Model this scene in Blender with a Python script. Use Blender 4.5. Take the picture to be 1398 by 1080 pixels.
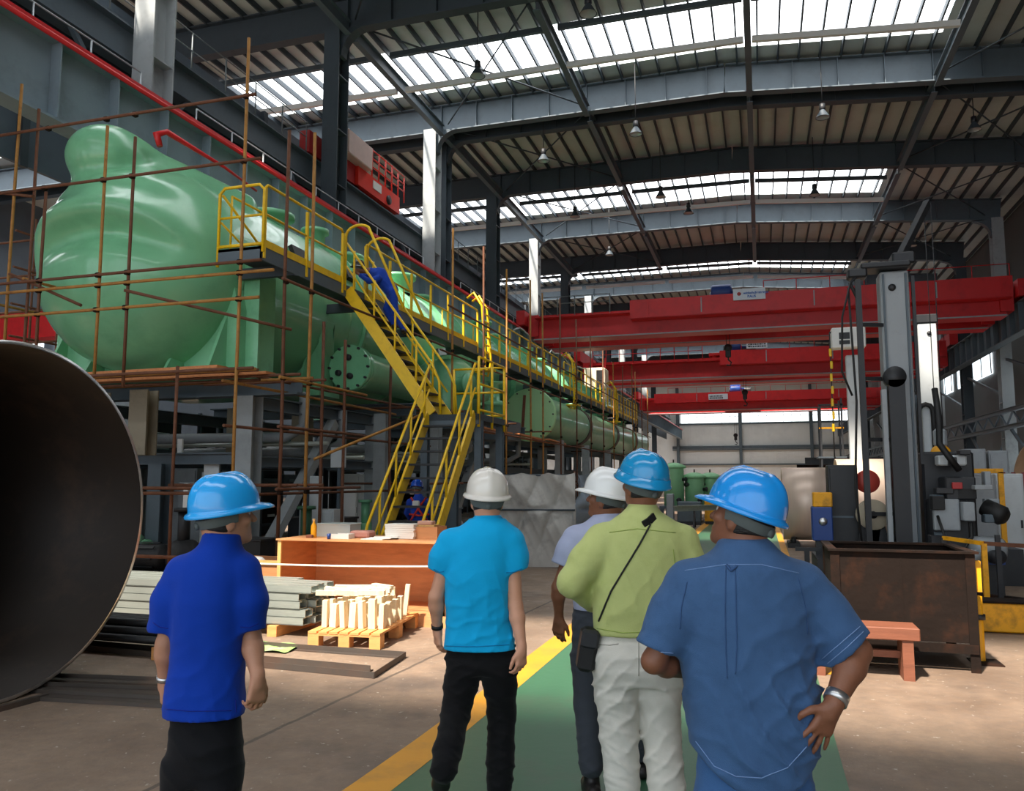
import bpy, bmesh, math, random
import numpy as np
from mathutils import Vector, Matrix
from mathutils.bvhtree import BVHTree

for _o in list(bpy.data.objects):
    bpy.data.objects.remove(_o, do_unlink=True)
SC = bpy.context.scene
COL = SC.collection
random.seed(7)

# ------------------------------------------------------------------ camera
# the hall runs along +Y, X is across it, the floor is Z = 0; eye height 1.75 m
F_PX, EYE = 1100.0, 1.75
PITCH = math.atan(115 / F_PX)
YAW = math.atan(341 * math.cos(PITCH) / F_PX)
FW = Vector((-math.sin(YAW) * math.cos(PITCH), math.cos(YAW) * math.cos(PITCH), math.sin(PITCH)))
RT = Vector((math.cos(YAW), math.sin(YAW), 0))
UP = RT.cross(FW)
FH = Vector((-math.sin(YAW), math.cos(YAW), 0))
cam_d = bpy.data.cameras.new('camera')
cam = bpy.data.objects.new('camera', cam_d)
COL.objects.link(cam)
cam_d.sensor_fit = 'HORIZONTAL'
cam_d.sensor_width = 36
cam_d.lens = 36 * F_PX / 1398
cam_d.clip_start, cam_d.clip_end = 0.05, 600
cam.matrix_world = Matrix.Translation((0, 0, EYE)) @ Matrix((RT, UP, -FW)).transposed().to_4x4()
SC.camera = cam

# ------------------------------------------------------------------ light
SC.view_settings.view_transform = 'Standard'
SC.view_settings.look = 'None'
SC.view_settings.exposure = 0.35
SC.view_settings.gamma = 1.0
SC.view_settings.use_curve_mapping = False
W = bpy.data.worlds.new('sky')
SC.world = W
W.use_nodes = True
W.node_tree.nodes['Background'].inputs[0].default_value = (0.80, 0.90, 1.0, 1)
W.node_tree.nodes['Background'].inputs[1].default_value = 1.5
SUN_DIR = Vector((0.25, 0.68, -1.0)).normalized()      # travels forward and down through the roof lights
sun_d = bpy.data.lights.new('sun', 'SUN')
sun_d.energy = 20.0
sun_d.angle = math.radians(2.5)
sun_d.color = (1.0, 0.89, 0.76)
sun = bpy.data.objects.new('sun', sun_d)
COL.objects.link(sun)
sun.rotation_euler = SUN_DIR.to_track_quat('-Z', 'Y').to_euler()
sun.location = (0, -10, 30)
SKYLIGHT = 6.5            # glow of the translucent roof lights
# ------------------------------------------------------------------ helpers
def at(px, py, t):
    """point on the sight line of a pixel, t metres along the camera axis"""
    d = FW + RT * ((px - 699) / F_PX) + UP * ((540 - py) / F_PX)
    return Vector((0, 0, EYE)) + d * t
def _ray(px, py):
    return FW + RT * ((px - 699) / F_PX) + UP * ((540 - py) / F_PX)
def atX(px, py, x):
    d = _ray(px, py); return Vector((0, 0, EYE)) + d * (x / d.x)
def atY(px, py, y):
    d = _ray(px, py); return Vector((0, 0, EYE)) + d * (y / d.y)
def atZ(px, py, z):
    d = _ray(px, py); return Vector((0, 0, EYE)) + d * ((z - EYE) / d.z)
def V(*a): return Vector(a)

WORLD = {}
def tag(o, label=None, cat=None, group=None, kind=None):
    if label: o['label'] = label
    if cat: o['category'] = cat
    if group: o['group'] = group
    if kind: o['kind'] = kind
    return o
def thing(name, label, cat, loc=(0, 0, 0), group=None):
    o = bpy.data.objects.new(name, None)
    o.empty_display_size = 0.2
    COL.objects.link(o)
    o.location = loc
    WORLD[o] = Vector(loc)
    return tag(o, label, cat, group)
def link(name, me, parent=None, label=None, recenter=True):
    co = np.empty(len(me.vertices) * 3, dtype=np.float32)
    me.vertices.foreach_get('co', co)
    co = co.reshape(-1, 3)
    lo, hi = co.min(0), co.max(0)
    c = np.array([(lo[0] + hi[0]) / 2, (lo[1] + hi[1]) / 2, lo[2]], dtype=np.float32)
    co -= c
    me.vertices.foreach_set('co', co.ravel())
    me.update()
    o = bpy.data.objects.new(name, me)
    COL.objects.link(o)
    if parent is not None:
        o.parent = parent
        o.location = Vector([float(v) for v in c]) - WORLD[parent]
    else:
        o.location = [float(v) for v in c]
    WORLD[o] = Vector([float(v) for v in c])
    if label: o['label'] = label
    return o
def dup(root, delta, label=None, group=None, rot=None):
    """copy of a thing with copies of its parts and sub-parts, shifted by delta"""
    r = root.copy(); COL.objects.link(r); r.location = root.location + Vector(delta)
    WORLD[r] = WORLD[root] + Vector(delta)
    if rot is not None: r.rotation_euler = (0, 0, rot)
    if label: r['label'] = label
    if group: r['group'] = group
    for ch in list(root.children):
        c = ch.copy(); COL.objects.link(c); c.parent = r
        for g in list(ch.children):
            d = g.copy(); COL.objects.link(d); d.parent = c
    return r

class MB:
    """collects simple solids and links them as one mesh object"""
    def __init__(s): s.v = []; s.f = []; s.sm = []
    def add(s, vs, fs, smooth=False):
        n = len(s.v)
        s.v += [tuple(v) for v in vs]
        s.f += [tuple(i + n for i in f) for f in fs]
        s.sm += [smooth] * len(fs)
        return s
    def box(s, c, d, rz=0.0, R=None):
        hx, hy, hz = d[0] / 2, d[1] / 2, d[2] / 2
        M = R if R is not None else Matrix.Rotation(rz, 3, 'Z')
        c = Vector(c)
        vs = [c + M @ Vector((x * hx, y * hy, z * hz)) for z in (-1, 1) for y in (-1, 1) for x in (-1, 1)]
        return s.add(vs, [(0, 2, 3, 1), (4, 5, 7, 6), (0, 1, 5, 4), (2, 6, 7, 3), (0, 4, 6, 2), (1, 3, 7, 5)])
    def box2(s, a, b):
        return s.box([(p + q) / 2 for p, q in zip(a, b)], [abs(q - p) for p, q in zip(a, b)])
    def bbox(s, c, d, r=0.01, rz=0.0):
        """box with chamfered vertical and top edges"""
        hx, hy, hz = d[0] / 2, d[1] / 2, d[2] / 2
        r = min(r, hx * .9, hy * .9, hz * .9)
        M = Matrix.Rotation(rz, 3, 'Z'); c = Vector(c)
        def ring(z, k):
            x, y = hx - k, hy - k
            q = r * .7 if k == 0 else r * .4
            return [(x - q, -y, z), (x, -y + q, z), (x, y - q, z), (x - q, y, z), (-x + q, y, z), (-x, y - q, z), (-x, -y + q, z), (-x + q, -y, z)]
        rs = [ring(-hz, r * .7), ring(-hz + r * .7, 0), ring(hz - r * .7, 0), ring(hz, r * .7)]
        vs = [c + M @ Vector(p) for rr in rs for p in rr]
        fs = [tuple(range(7, -1, -1)), tuple(range(24, 32))]
        for k in range(3):
            for i in range(8):
                j = (i + 1) % 8
                fs.append((k * 8 + i, k * 8 + j, k * 8 + 8 + j, k * 8 + 8 + i))
        return s.add(vs, fs)
    def bar(s, a, b, w, h, up=(0, 0, 1)):
        """rectangular bar from a to b, w across, h along up"""
        a, b = Vector(a), Vector(b)
        t = (b - a).normalized(); u = Vector(up)
        x = t.cross(u)
        if x.length < 1e-4: x = t.cross(Vector((0, 1, 0)))
        x.normalize(); y = x.cross(t).normalized()
        vs = [p + x * (i * w / 2) + y * (j * h / 2) for p in (a, b) for j in (-1, 1) for i in (-1, 1)]
        return s.add(vs, [(0, 1, 3, 2), (4, 6, 7, 5), (0, 4, 5, 1), (2, 3, 7, 6), (0, 2, 6, 4), (1, 5, 7, 3)])
    def ibeam(s, a, b, w, h, tf=.03, tw=.02, up=(0, 0, 1)):
        a, b = Vector(a), Vector(b)
        t = (b - a).normalized(); u = Vector(up)
        x = t.cross(u).normalized(); y = x.cross(t).normalized()
        o = y * (h / 2 - tf / 2)
        s.bar(a + o, b + o, w, tf, y); s.bar(a - o, b - o, w, tf, y); s.bar(a, b, tw, h - 2 * tf, y)
        return s
    def tube(s, pts, r, n=8, cap=True):
        pts = [Vector(p) for p in pts]
        m = len(pts)
        rs = r if isinstance(r, (list, tuple)) else [r] * m
        t0 = (pts[1] - pts[0]).normalized()
        x = t0.cross(Vector((0, 0, 1)))
        if x.length < 1e-3: x = t0.cross(Vector((1, 0, 0)))
        x.normalize()
        vs = []
        for i, p in enumerate(pts):
            t = (pts[min(i + 1, m - 1)] - pts[max(i - 1, 0)]).normalized()
            x = (x - t * x.dot(t)).normalized(); y = t.cross(x)
            for k in range(n):
                a = 2 * math.pi * k / n
                vs.append(p + (x * math.cos(a) + y * math.sin(a)) * rs[i])
        fs = [(i * n + k, i * n + (k + 1) % n, (i + 1) * n + (k + 1) % n, (i + 1) * n + k) for i in range(m - 1) for k in range(n)]
        s.add(vs, fs, True)
        if cap:
            q = len(s.v) - len(vs)
            s.f += [tuple(q + k for k in range(n - 1, -1, -1)), tuple(q + (m - 1) * n + k for k in range(n))]
            s.sm += [False, False]
        return s
    def lathe(s, prof, base, axis=(0, 0, 1), n=32, smooth=True, close=False):
        """prof: (radius, height) pairs about axis through base"""
        base = Vector(base); ax = Vector(axis).normalized()
        x = ax.cross(Vector((0, 0, 1)))
        if x.length < 1e-3: x = Vector((1, 0, 0))
        x.normalize(); y = ax.cross(x)
        vs = [base + ax * h + (x * math.cos(2 * math.pi * k / n) + y * math.sin(2 * math.pi * k / n)) * r for r, h in prof for k in range(n)]
        m = len(prof)
        fs = [(i * n + k, i * n + (k + 1) % n, (i + 1) * n + (k + 1) % n, (i + 1) * n + k) for i in range(m - 1) for k in range(n)]
        if close: fs += [((m - 1) * n + k, (m - 1) * n + (k + 1) % n, (k + 1) % n, k) for k in range(n)]
        return s.add(vs, fs, smooth)
    def prism(s, poly, off):
        """polygon (list of points) pushed by off"""
        p = [Vector(q) for q in poly]; off = Vector(off); n = len(p)
        return s.add(p + [q + off for q in p], [tuple(range(n - 1, -1, -1)), tuple(range(n, 2 * n))] + [(i, (i + 1) % n, n + (i + 1) % n, n + i) for i in range(n)])
    def grid(s, fn, nu, nv, smooth=True):
        vs = [fn(i / nu, j / nv) for j in range(nv + 1) for i in range(nu + 1)]
        fs = [(j * (nu + 1) + i, j * (nu + 1) + i + 1, (j + 1) * (nu + 1) + i + 1, (j + 1) * (nu + 1) + i) for j in range(nv) for i in range(nu)]
        return s.add(vs, fs, smooth)
    def build(s, name, m, parent=None, label=None, fix=True):
        me = bpy.data.meshes.new(name)
        me.from_pydata(s.v, [], s.f)
        me.polygons.foreach_set('use_smooth', s.sm)
        if fix:
            bm = bmesh.new(); bm.from_mesh(me)
            bmesh.ops.recalc_face_normals(bm, faces=bm.faces)
            bm.to_mesh(me); bm.free()
        me.materials.append(m)
        return link(name, me, parent, label)

# ---- signed-distance modelling for soft bodies
def cap(a, b, r1, r2):
    a = np.array(a, dtype=np.float32); b = np.array(b, dtype=np.float32)
    ba = b - a; L2 = float(ba @ ba) + 1e-9
    def f(P):
        h = np.clip(((P - a) @ ba) / L2, 0, 1)
        return np.linalg.norm(P - a - h[:, None] * ba, axis=1) - (r1 + (r2 - r1) * h)
    return f
def ell(c, r, R=None):
    c = np.array(c, dtype=np.float32); r = np.array(r, dtype=np.float32)
    R = None if R is None else np.array(R, dtype=np.float32)      # rows = local axes
    def f(P):
        q = P - c
        if R is not None: q = q @ R.T
        k0 = np.linalg.norm(q / r, axis=1); k1 = np.linalg.norm(q / (r * r), axis=1) + 1e-9
        return k0 * (k0 - 1) / k1
    return f
def loft(rows, e=2.3):
    """rows: (z, u centre, half width, w centre, half depth), any order; coordinates (u, w, z)"""
    rows = sorted(rows); A = np.array(rows, dtype=np.float32)
    zz = np.linspace(A[0, 0], A[-1, 0], 60)
    cols = [np.interp(zz, A[:, 0], A[:, i]) for i in range(1, 5)]
    ker = np.array([1, 2, 3, 2, 1]) / 9.0
    cols = [np.convolve(np.pad(c, 2, mode='edge'), ker, 'valid') for c in cols]
    def f(P):
        z = P[:, 2]
        uc, a, wc, b = [np.interp(z, zz, c) for c in cols]
        k = (np.abs((P[:, 0] - uc) / a) ** e + np.abs((P[:, 1] - wc) / b) ** e) ** (1 / e)
        d = (k - 1) * np.minimum(a, b)
        return np.maximum(d, np.maximum(z - zz[-1], zz[0] - z))
    return f
def clip(f, p, n):
    """keep the side of the plane through p that n points away from"""
    p = np.array(p, dtype=np.float32); n = np.array(n, dtype=np.float32); n = n / np.linalg.norm(n)
    return lambda P: np.maximum(f(P), (P - p) @ n)
def smin(a, b, k):
    h = np.clip(.5 + .5 * (b - a) / k, 0, 1)
    return b + (a - b) * h - k * h * (1 - h)
def union(parts, k=.02):
    """parts: functions or (function, k)"""
    def f(P):
        d = None
        for q in parts:
            g, kk = q if isinstance(q, tuple) else (q, k)
            v = g(P)
            d = v if d is None else smin(d, v, kk)
        return d
    return f
def surfnet(f, lo, hi, h, slack=1.3):
    lo = np.array(lo, dtype=np.float32); hi = np.array(hi, dtype=np.float32)
    B = 8
    nb = np.maximum(1, np.ceil((hi - lo) / (h * B)).astype(int))
    n = nb * B + 1
    D = np.full(n, 1.0, dtype=np.float32)
    bi = np.stack(np.meshgrid(*[np.arange(k) for k in nb], indexing='ij'), -1).reshape(-1, 3)
    cen = lo + (bi * B + B / 2) * h
    dc = f(cen.astype(np.float32))
    act = np.abs(dc) < h * B * .87 * slack + h
    for b, v in zip(bi, dc):
        if v < 0: D[b[0] * B:b[0] * B + B + 1, b[1] * B:b[1] * B + B + 1, b[2] * B:b[2] * B + B + 1] = -1.0
    off = np.stack(np.meshgrid(*[np.arange(B + 1)] * 3, indexing='ij'), -1).reshape(-1, 3)
    ab = bi[act]
    for k in range(0, len(ab), 400):
        q = ab[k:k + 400]
        I = (q[:, None, :] * B + off[None]).reshape(-1, 3)
        D[I[:, 0], I[:, 1], I[:, 2]] = f((lo + I * h).astype(np.float32))
    S = D < 0
    nx, ny, nz = n
    acc = np.zeros((nx - 1, ny - 1, nz - 1, 3), dtype=np.float32); cnt = np.zeros((nx - 1, ny - 1, nz - 1), dtype=np.float32)
    cells = [slice(0, -1), slice(1, None)]
    for ax in range(3):
        o = [a for a in range(3) if a != ax]
        for da in (0, 1):
            for db in (0, 1):
                s0 = [None] * 3; s1 = [None] * 3
                s0[ax] = slice(0, -1); s1[ax] = slice(1, None)
                s0[o[0]] = s1[o[0]] = cells[da]; s0[o[1]] = s1[o[1]] = cells[db]
                a = D[tuple(s0)]; b = D[tuple(s1)]
                m = (a < 0) != (b < 0)
                t = np.where(m, a / np.where(m, a - b, 1), 0)
                acc[..., ax] += np.where(m, t, 0); acc[..., o[0]] += np.where(m, da, 0); acc[..., o[1]] += np.where(m, db, 0)
                cnt += m
    idx = np.full(cnt.shape, -1, dtype=np.int64)
    c = np.argwhere(cnt > 0)
    idx[c[:, 0], c[:, 1], c[:, 2]] = np.arange(len(c))
    verts = lo + (c + acc[c[:, 0], c[:, 1], c[:, 2]] / cnt[c[:, 0], c[:, 1], c[:, 2]][:, None]) * h
    faces = []
    for ax in range(3):
        o = [(ax + 1) % 3, (ax + 2) % 3]
        s0 = [slice(0, None)] * 3; s1 = [slice(0, None)] * 3
        s0[ax] = slice(0, -1); s1[ax] = slice(1, None)
        m = S[tuple(s0)] != S[tuple(s1)]
        e = np.argwhere(m)
        e = e[(e[:, o[0]] > 0) & (e[:, o[1]] > 0) & (e[:, o[0]] < n[o[0]] - 1) & (e[:, o[1]] < n[o[1]] - 1)]
        inside = S[e[:, 0], e[:, 1], e[:, 2]]
        def g(a, b):
            q = e.copy(); q[:, o[0]] -= a; q[:, o[1]] -= b
            return idx[q[:, 0], q[:, 1], q[:, 2]]
        Q = np.stack([g(1, 1), g(0, 1), g(0, 0), g(1, 0)], 1)
        Q[~inside] = Q[~inside][:, ::-1]
        faces.append(Q)
    return verts, np.concatenate(faces)
def sdf_mesh(name, f, lo, hi, h, mat_, parent=None, label=None, xf=None, smooth_it=1):
    v, q = surfnet(f, lo, hi, h)
    for _ in range(smooth_it):                   # light relaxation
        s = np.zeros_like(v); k = np.zeros(len(v))
        for i in range(4):
            j = (i + 1) % 4
            np.add.at(s, q[:, i], v[q[:, j]]); np.add.at(k, q[:, i], 1)
            np.add.at(s, q[:, j], v[q[:, i]]); np.add.at(k, q[:, j], 1)
        v = v * .4 + .6 * s / np.maximum(k, 1)[:, None]
    if xf is not None: v = xf(v)
    me = bpy.data.meshes.new(name)
    me.from_pydata(v.tolist(), [], q.tolist())
    me.polygons.foreach_set('use_smooth', [True] * len(q))
    me.materials.append(mat_)
    return link(name, me, parent, label)
# ------------------------------------------------------------------ materials
def lin(c):
    r = []
    for v in c[:3]:
        v = v / 255.0
        r.append(v / 12.92 if v <= .04045 else ((v + .055) / 1.055) ** 2.4)
    return (r[0], r[1], r[2], 1)
def M(name, col, rough=.55, metal=0.0, v=.12, vs=3.0, bump=0.0, bs=40.0, dirt=None, damt=.5, ds=2.0, coat=0.0, stretch=None, sheen=0.0, spec=.5):
    """painted / rusty / woven surface: value noise, optional dirt patches and fine bump"""
    m = bpy.data.materials.new(name); m.use_nodes = True
    nt = m.node_tree; N = nt.nodes; L = nt.links
    b = N['Principled BSDF']
    b.inputs['Roughness'].default_value = rough; b.inputs['Metallic'].default_value = metal
    b.inputs['Coat Weight'].default_value = coat
    b.inputs['Sheen Weight'].default_value = sheen
    b.inputs['Specular IOR Level'].default_value = spec
    tc = N.new('ShaderNodeTexCoord'); co = tc.outputs['Object']
    if stretch:
        mp = N.new('ShaderNodeMapping'); mp.inputs['Scale'].default_value = stretch
        L.new(co, mp.inputs['Vector']); co = mp.outputs['Vector']
    n1 = N.new('ShaderNodeTexNoise'); n1.inputs['Scale'].default_value = vs; n1.inputs['Detail'].default_value = 6
    L.new(co, n1.inputs['Vector'])
    c = lin(col)
    mix = N.new('ShaderNodeMix'); mix.data_type = 'RGBA'
    mix.inputs[6].default_value = tuple(x * (1 - v) for x in c[:3]) + (1,)
    mix.inputs[7].default_value = tuple(min(1, x * (1 + v)) for x in c[:3]) + (1,)
    L.new(n1.outputs['Fac'], mix.inputs[0])
    out = mix.outputs[2]
    if dirt:
        n2 = N.new('ShaderNodeTexNoise'); n2.inputs['Scale'].default_value = ds; n2.inputs['Detail'].default_value = 8; n2.inputs['Roughness'].default_value = .65
        L.new(co, n2.inputs['Vector'])
        mr = N.new('ShaderNodeMapRange'); mr.inputs['From Min'].default_value = .5; mr.inputs['From Max'].default_value = .72; mr.inputs['To Max'].default_value = damt
        L.new(n2.outputs['Fac'], mr.inputs['Value'])
        m2 = N.new('ShaderNodeMix'); m2.data_type = 'RGBA'
        L.new(mr.outputs['Result'], m2.inputs[0]); L.new(out, m2.inputs[6]); m2.inputs[7].default_value = lin(dirt)
        out = m2.outputs[2]
    L.new(out, b.inputs['Base Color'])
    if bump:
        n3 = N.new('ShaderNodeTexNoise'); n3.inputs['Scale'].default_value = bs; n3.inputs['Detail'].default_value = 4
        L.new(co, n3.inputs['Vector'])
        bp = N.new('ShaderNodeBump'); bp.inputs['Strength'].default_value = bump; bp.inputs['Distance'].default_value = .02
        L.new(n3.outputs['Fac'], bp.inputs['Height']); L.new(bp.outputs['Normal'], b.inputs['Normal'])
    return m
def ribbed(m, axis, freq, strength, dist=.03):
    """adds sheet-metal ribs to a material as bump"""
    nt = m.node_tree; N = nt.nodes; L = nt.links
    tc = N.new('ShaderNodeNewGeometry')
    sp = N.new('ShaderNodeSeparateXYZ'); L.new(tc.outputs['Position'], sp.inputs[0])
    mu = N.new('ShaderNodeMath'); mu.operation = 'MULTIPLY'; mu.inputs[1].default_value = freq * 2 * math.pi; L.new(sp.outputs[axis], mu.inputs[0])
    sn = N.new('ShaderNodeMath'); sn.operation = 'SINE'; L.new(mu.outputs[0], sn.inputs[0])
    pw = N.new('ShaderNodeMath'); pw.operation = 'GREATER_THAN'; pw.inputs[1].default_value = .75; L.new(sn.outputs[0], pw.inputs[0])
    bp = N.new('ShaderNodeBump'); bp.inputs['Strength'].default_value = strength; bp.inputs['Distance'].default_value = dist
    L.new(pw.outputs[0], bp.inputs['Height']); L.new(bp.outputs['Normal'], N['Principled BSDF'].inputs['Normal'])
    return m

GREEN = M('green_paint', (128, 198, 152), .27, v=.10, vs=1.2, bump=.14, bs=3.5, dirt=(96, 160, 120), damt=.5, ds=1.1, coat=.25)
GREEN2 = M('green_paint_plain', (128, 198, 152), .36, v=.10, vs=2, dirt=(70, 120, 90), damt=.35, ds=3, coat=.2)
STEEL = M('grey_blue_structural_paint', (84, 97, 106), .55, v=.14, vs=1.5, dirt=(60, 62, 62), damt=.4, ds=1.5)
STEEL_D = M('dark_and_shaded_steel_paint', (62, 72, 80), .6, v=.14, vs=1.5, dirt=(40, 42, 44), damt=.4, ds=1.5)
STEEL_L = M('pale_column_paint', (188, 190, 190), .55, v=.08, vs=1.2, dirt=(120, 116, 110), damt=.45, ds=1.8)
GREY = M('machine_grey', (150, 156, 160), .45, v=.06, vs=2, dirt=(90, 90, 90), damt=.35, ds=2.5)
GREY_L = M('light_cabinet_grey', (196, 202, 204), .45, v=.05, vs=2, dirt=(150, 150, 146), damt=.3, ds=3)
DARK = M('dark_machine_paint', (34, 36, 40), .5, v=.2, vs=4, dirt=(60, 54, 48), damt=.3, ds=5)
BLACK = M('black_rubber', (18, 18, 19), .6, v=.15, vs=6)
RED = M('crane_red', (208, 34, 38), .42, v=.10, vs=1.0, dirt=(110, 20, 26), damt=.35, ds=1.2)
RED_B = M('bright_red', (226, 52, 36), .4, v=.08, vs=2)
YEL = M('safety_yellow', (240, 196, 16), .42, v=.08, vs=4, dirt=(170, 120, 20), damt=.35, ds=6)
YEL_O = M('orange_yellow_block', (240, 168, 10), .55, v=.08, vs=3, dirt=(90, 66, 20), damt=.7, ds=4)
RUST = M('rusty_scaffold_tube', (108, 68, 46), .7, .2, v=.35, vs=9, dirt=(84, 46, 30), damt=.7, ds=7)
RUST_Y = M('ochre_scaffold_tube', (166, 118, 54), .65, .1, v=.25, vs=9, dirt=(110, 62, 36), damt=.7, ds=6)
RUST_P = M('rusty_plate', (30, 22, 18), .8, .0, spec=.15, v=.4, vs=3, bump=.25, bs=14, dirt=(72, 42, 26), damt=.6, ds=2.2)
MILL = M('mill_scale_steel', (92, 84, 78), .55, .5, v=.2, vs=3, dirt=(120, 86, 66), damt=.45, ds=2.0)
GALV = M('galvanised_steel', (176, 184, 178), .42, .55, v=.16, vs=14, dirt=(225, 228, 215), damt=.35, ds=9, stretch=(.15, 1, 1))
RUNWAY = M('runway_paint', (128, 144, 154), .55, v=.12, vs=1.2, dirt=(92, 98, 102), damt=.5, ds=1.2)
CHROME = M('bright_metal', (205, 205, 205), .28, .9, v=.05)
WHITE = M('white_paint', (228, 228, 224), .5, v=.04, vs=4)
RAILW = M('pale_railing', (190, 196, 200), .45, .3, v=.08, vs=6)
RAILG = M('grey_railing', (120, 128, 132), .5, .3, v=.1, vs=6)
BLUE_M = M('motor_blue', (24, 62, 132), .45, v=.1, vs=4)
def wood(name, col, dark, ax=(1, 8, 8)):
    return M(name, col, .62, v=.22, vs=3, bump=.1, bs=20, dirt=dark, damt=.45, ds=2.2, stretch=ax)
PLY = wood('plywood_orange', (208, 148, 98), (164, 104, 62), (1, 1, 6))
PLY_E = wood('plywood_edge', (232, 182, 112), (170, 110, 60), (4, 4, 1))
PALW = wood('pallet_wood', (224, 160, 96), (170, 104, 56), (2, 2, 8))
PLANK = wood('scaffold_plank', (196, 126, 74), (120, 70, 42), (8, 1, 8))
BLOCKW = wood('pale_timber_block', (240, 220, 188), (196, 164, 120), (6, 6, 1))
REDW = wood('red_brown_timber', (128, 76, 54), (84, 48, 34), (1, 6, 6))
TARP = M('grey_tarpaulin', (178, 175, 169), .72, v=.18, vs=3, bump=.25, bs=9, dirt=(112, 108, 104), damt=.6, ds=2.5)
TARP_B = M('bluish_tarpaulin', (156, 168, 184), .7, v=.14, vs=3, bump=.25, bs=9, dirt=(112, 118, 130), damt=.5, ds=2.5)
PANEL = ribbed(M('roof_sheeting', (198, 207, 204), .7, v=.08, vs=.5, dirt=(170, 174, 164), damt=.4, ds=.8), 1, .55, .35, .02)
CLAD = ribbed(M('blue_grey_cladding', (88, 100, 112), .6, v=.10, vs=.4, dirt=(70, 78, 86), damt=.4, ds=.6), 1, .9, .3)
CLAD_E = ribbed(M('pale_wall_cladding', (226, 228, 226), .6, v=.05, vs=.3, dirt=(190, 192, 192), damt=.5, ds=.25), 0, 1.0, .5)
CLAD_R = ribbed(M('grey_wall_cladding', (104, 108, 110), .65, v=.08, vs=.3), 1, 1.0, .5)
STRAPG = M('grey_helmet_webbing', (92, 100, 98), .7, v=.12, vs=20)
HAIR = M('black_hair', (20, 17, 15), .55, v=.3, vs=40, bump=.4, bs=160)
SHOE = M('dark_shoe_leather', (36, 32, 32), .45, v=.15, vs=12)
EYEW = M('eye_white', (225, 222, 214), .3, v=.02)

def floor_mat():
    m = bpy.data.materials.new('worn_concrete'); m.use_nodes = True
    nt = m.node_tree; N = nt.nodes; L = nt.links; b = N['Principled BSDF']
    geo = N.new('ShaderNodeNewGeometry')
    def noise(s, d=6, r=.6):
        n = N.new('ShaderNodeTexNoise'); n.inputs['Scale'].default_value = s; n.inputs['Detail'].default_value = d; n.inputs['Roughness'].default_value = r
        L.new(geo.outputs['Position'], n.inputs['Vector']); return n.outputs['Fac']
    def rng(x, a, c, lo=0., hi=1.):
        r = N.new('ShaderNodeMapRange'); r.inputs['From Min'].default_value = a; r.inputs['From Max'].default_value = c
        r.inputs['To Min'].default_value = lo; r.inputs['To Max'].default_value = hi; L.new(x, r.inputs['Value']); return r.outputs['Result']
    def mix(f, a, c):
        k = N.new('ShaderNodeMix'); k.data_type = 'RGBA'; L.new(f, k.inputs[0])
        if isinstance(a, tuple): k.inputs[6].default_value = a
        else: L.new(a, k.inputs[6])
        if isinstance(c, tuple): k.inputs[7].default_value = c
        else: L.new(c, k.inputs[7])
        return k.outputs[2]
    base = mix(rng(noise(.9, 8), .3, .7), lin((118, 98, 82)), lin((158, 136, 116)))
    base = mix(rng(noise(9, 6, .7), .35, .75, 0, .6), base, lin((104, 92, 84)))
    base = mix(rng(noise(.55, 5, .55), .56, .70, 0, .75), base, lin((76, 68, 64)))           # old oil patches
    base = mix(rng(noise(5.5, 10, .8), .63, .72, 0, .55), base, lin((66, 60, 56)))            # scuffs
    base = mix(rng(noise(17, 3, .6), .66, .72, 0, .75), base, lin((206, 198, 186)))           # paint flecks
    sp = N.new('ShaderNodeSeparateXYZ'); L.new(geo.outputs['Position'], sp.inputs[0])
    nl = N.new('ShaderNodeMath'); nl.operation = 'MULTIPLY_ADD'; nl.inputs[1].default_value = .05; L.new(noise(3), nl.inputs[0])
    sl = N.new('ShaderNodeMath'); sl.operation = 'MULTIPLY_ADD'; sl.inputs[1].default_value = -.055; sl.inputs[2].default_value = 3.58
    L.new(sp.outputs['Y'], sl.inputs[0])
    ad = N.new('ShaderNodeMath'); L.new(sp.outputs['X'], ad.inputs[0]); L.new(sl.outputs[0], ad.inputs[1])
    L.new(ad.outputs[0], nl.inputs[2])
    pp = N.new('ShaderNodeMath'); pp.operation = 'PINGPONG'; pp.inputs[1].default_value = 3.0; L.new(nl.outputs[0], pp.inputs[0])
    lt = N.new('ShaderNodeMath'); lt.operation = 'LESS_THAN'; lt.inputs[1].default_value = .018; L.new(pp.outputs[0], lt.inputs[0])
    mm = N.new('ShaderNodeMath'); mm.operation = 'MULTIPLY'; mm.inputs[1].default_value = .7; L.new(lt.outputs[0], mm.inputs[0])
    base = mix(mm.outputs[0], base, lin((62, 56, 52)))                                         # saw-cut joints
    L.new(base, b.inputs['Base Color'])
    L.new(rng(noise(2.5), .3, .7, .5, .8), b.inputs['Roughness'])
    bp = N.new('ShaderNodeBump'); bp.inputs['Strength'].default_value = .25; bp.inputs['Distance'].default_value = .02
    L.new(noise(14, 8, .7), bp.inputs['Height']); L.new(bp.outputs['Normal'], b.inputs['Normal'])
    return m
FLOOR = floor_mat()
LANE = M('green_floor_paint', (58, 104, 76), .42, v=.12, vs=.8, bump=.08, bs=12, dirt=(88, 84, 74), damt=.75, ds=.8)
LINE = M('yellow_floor_paint', (216, 152, 40), .5, v=.10, vs=2, bump=.08, bs=12, dirt=(168, 124, 62), damt=.6, ds=2.5)

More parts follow.
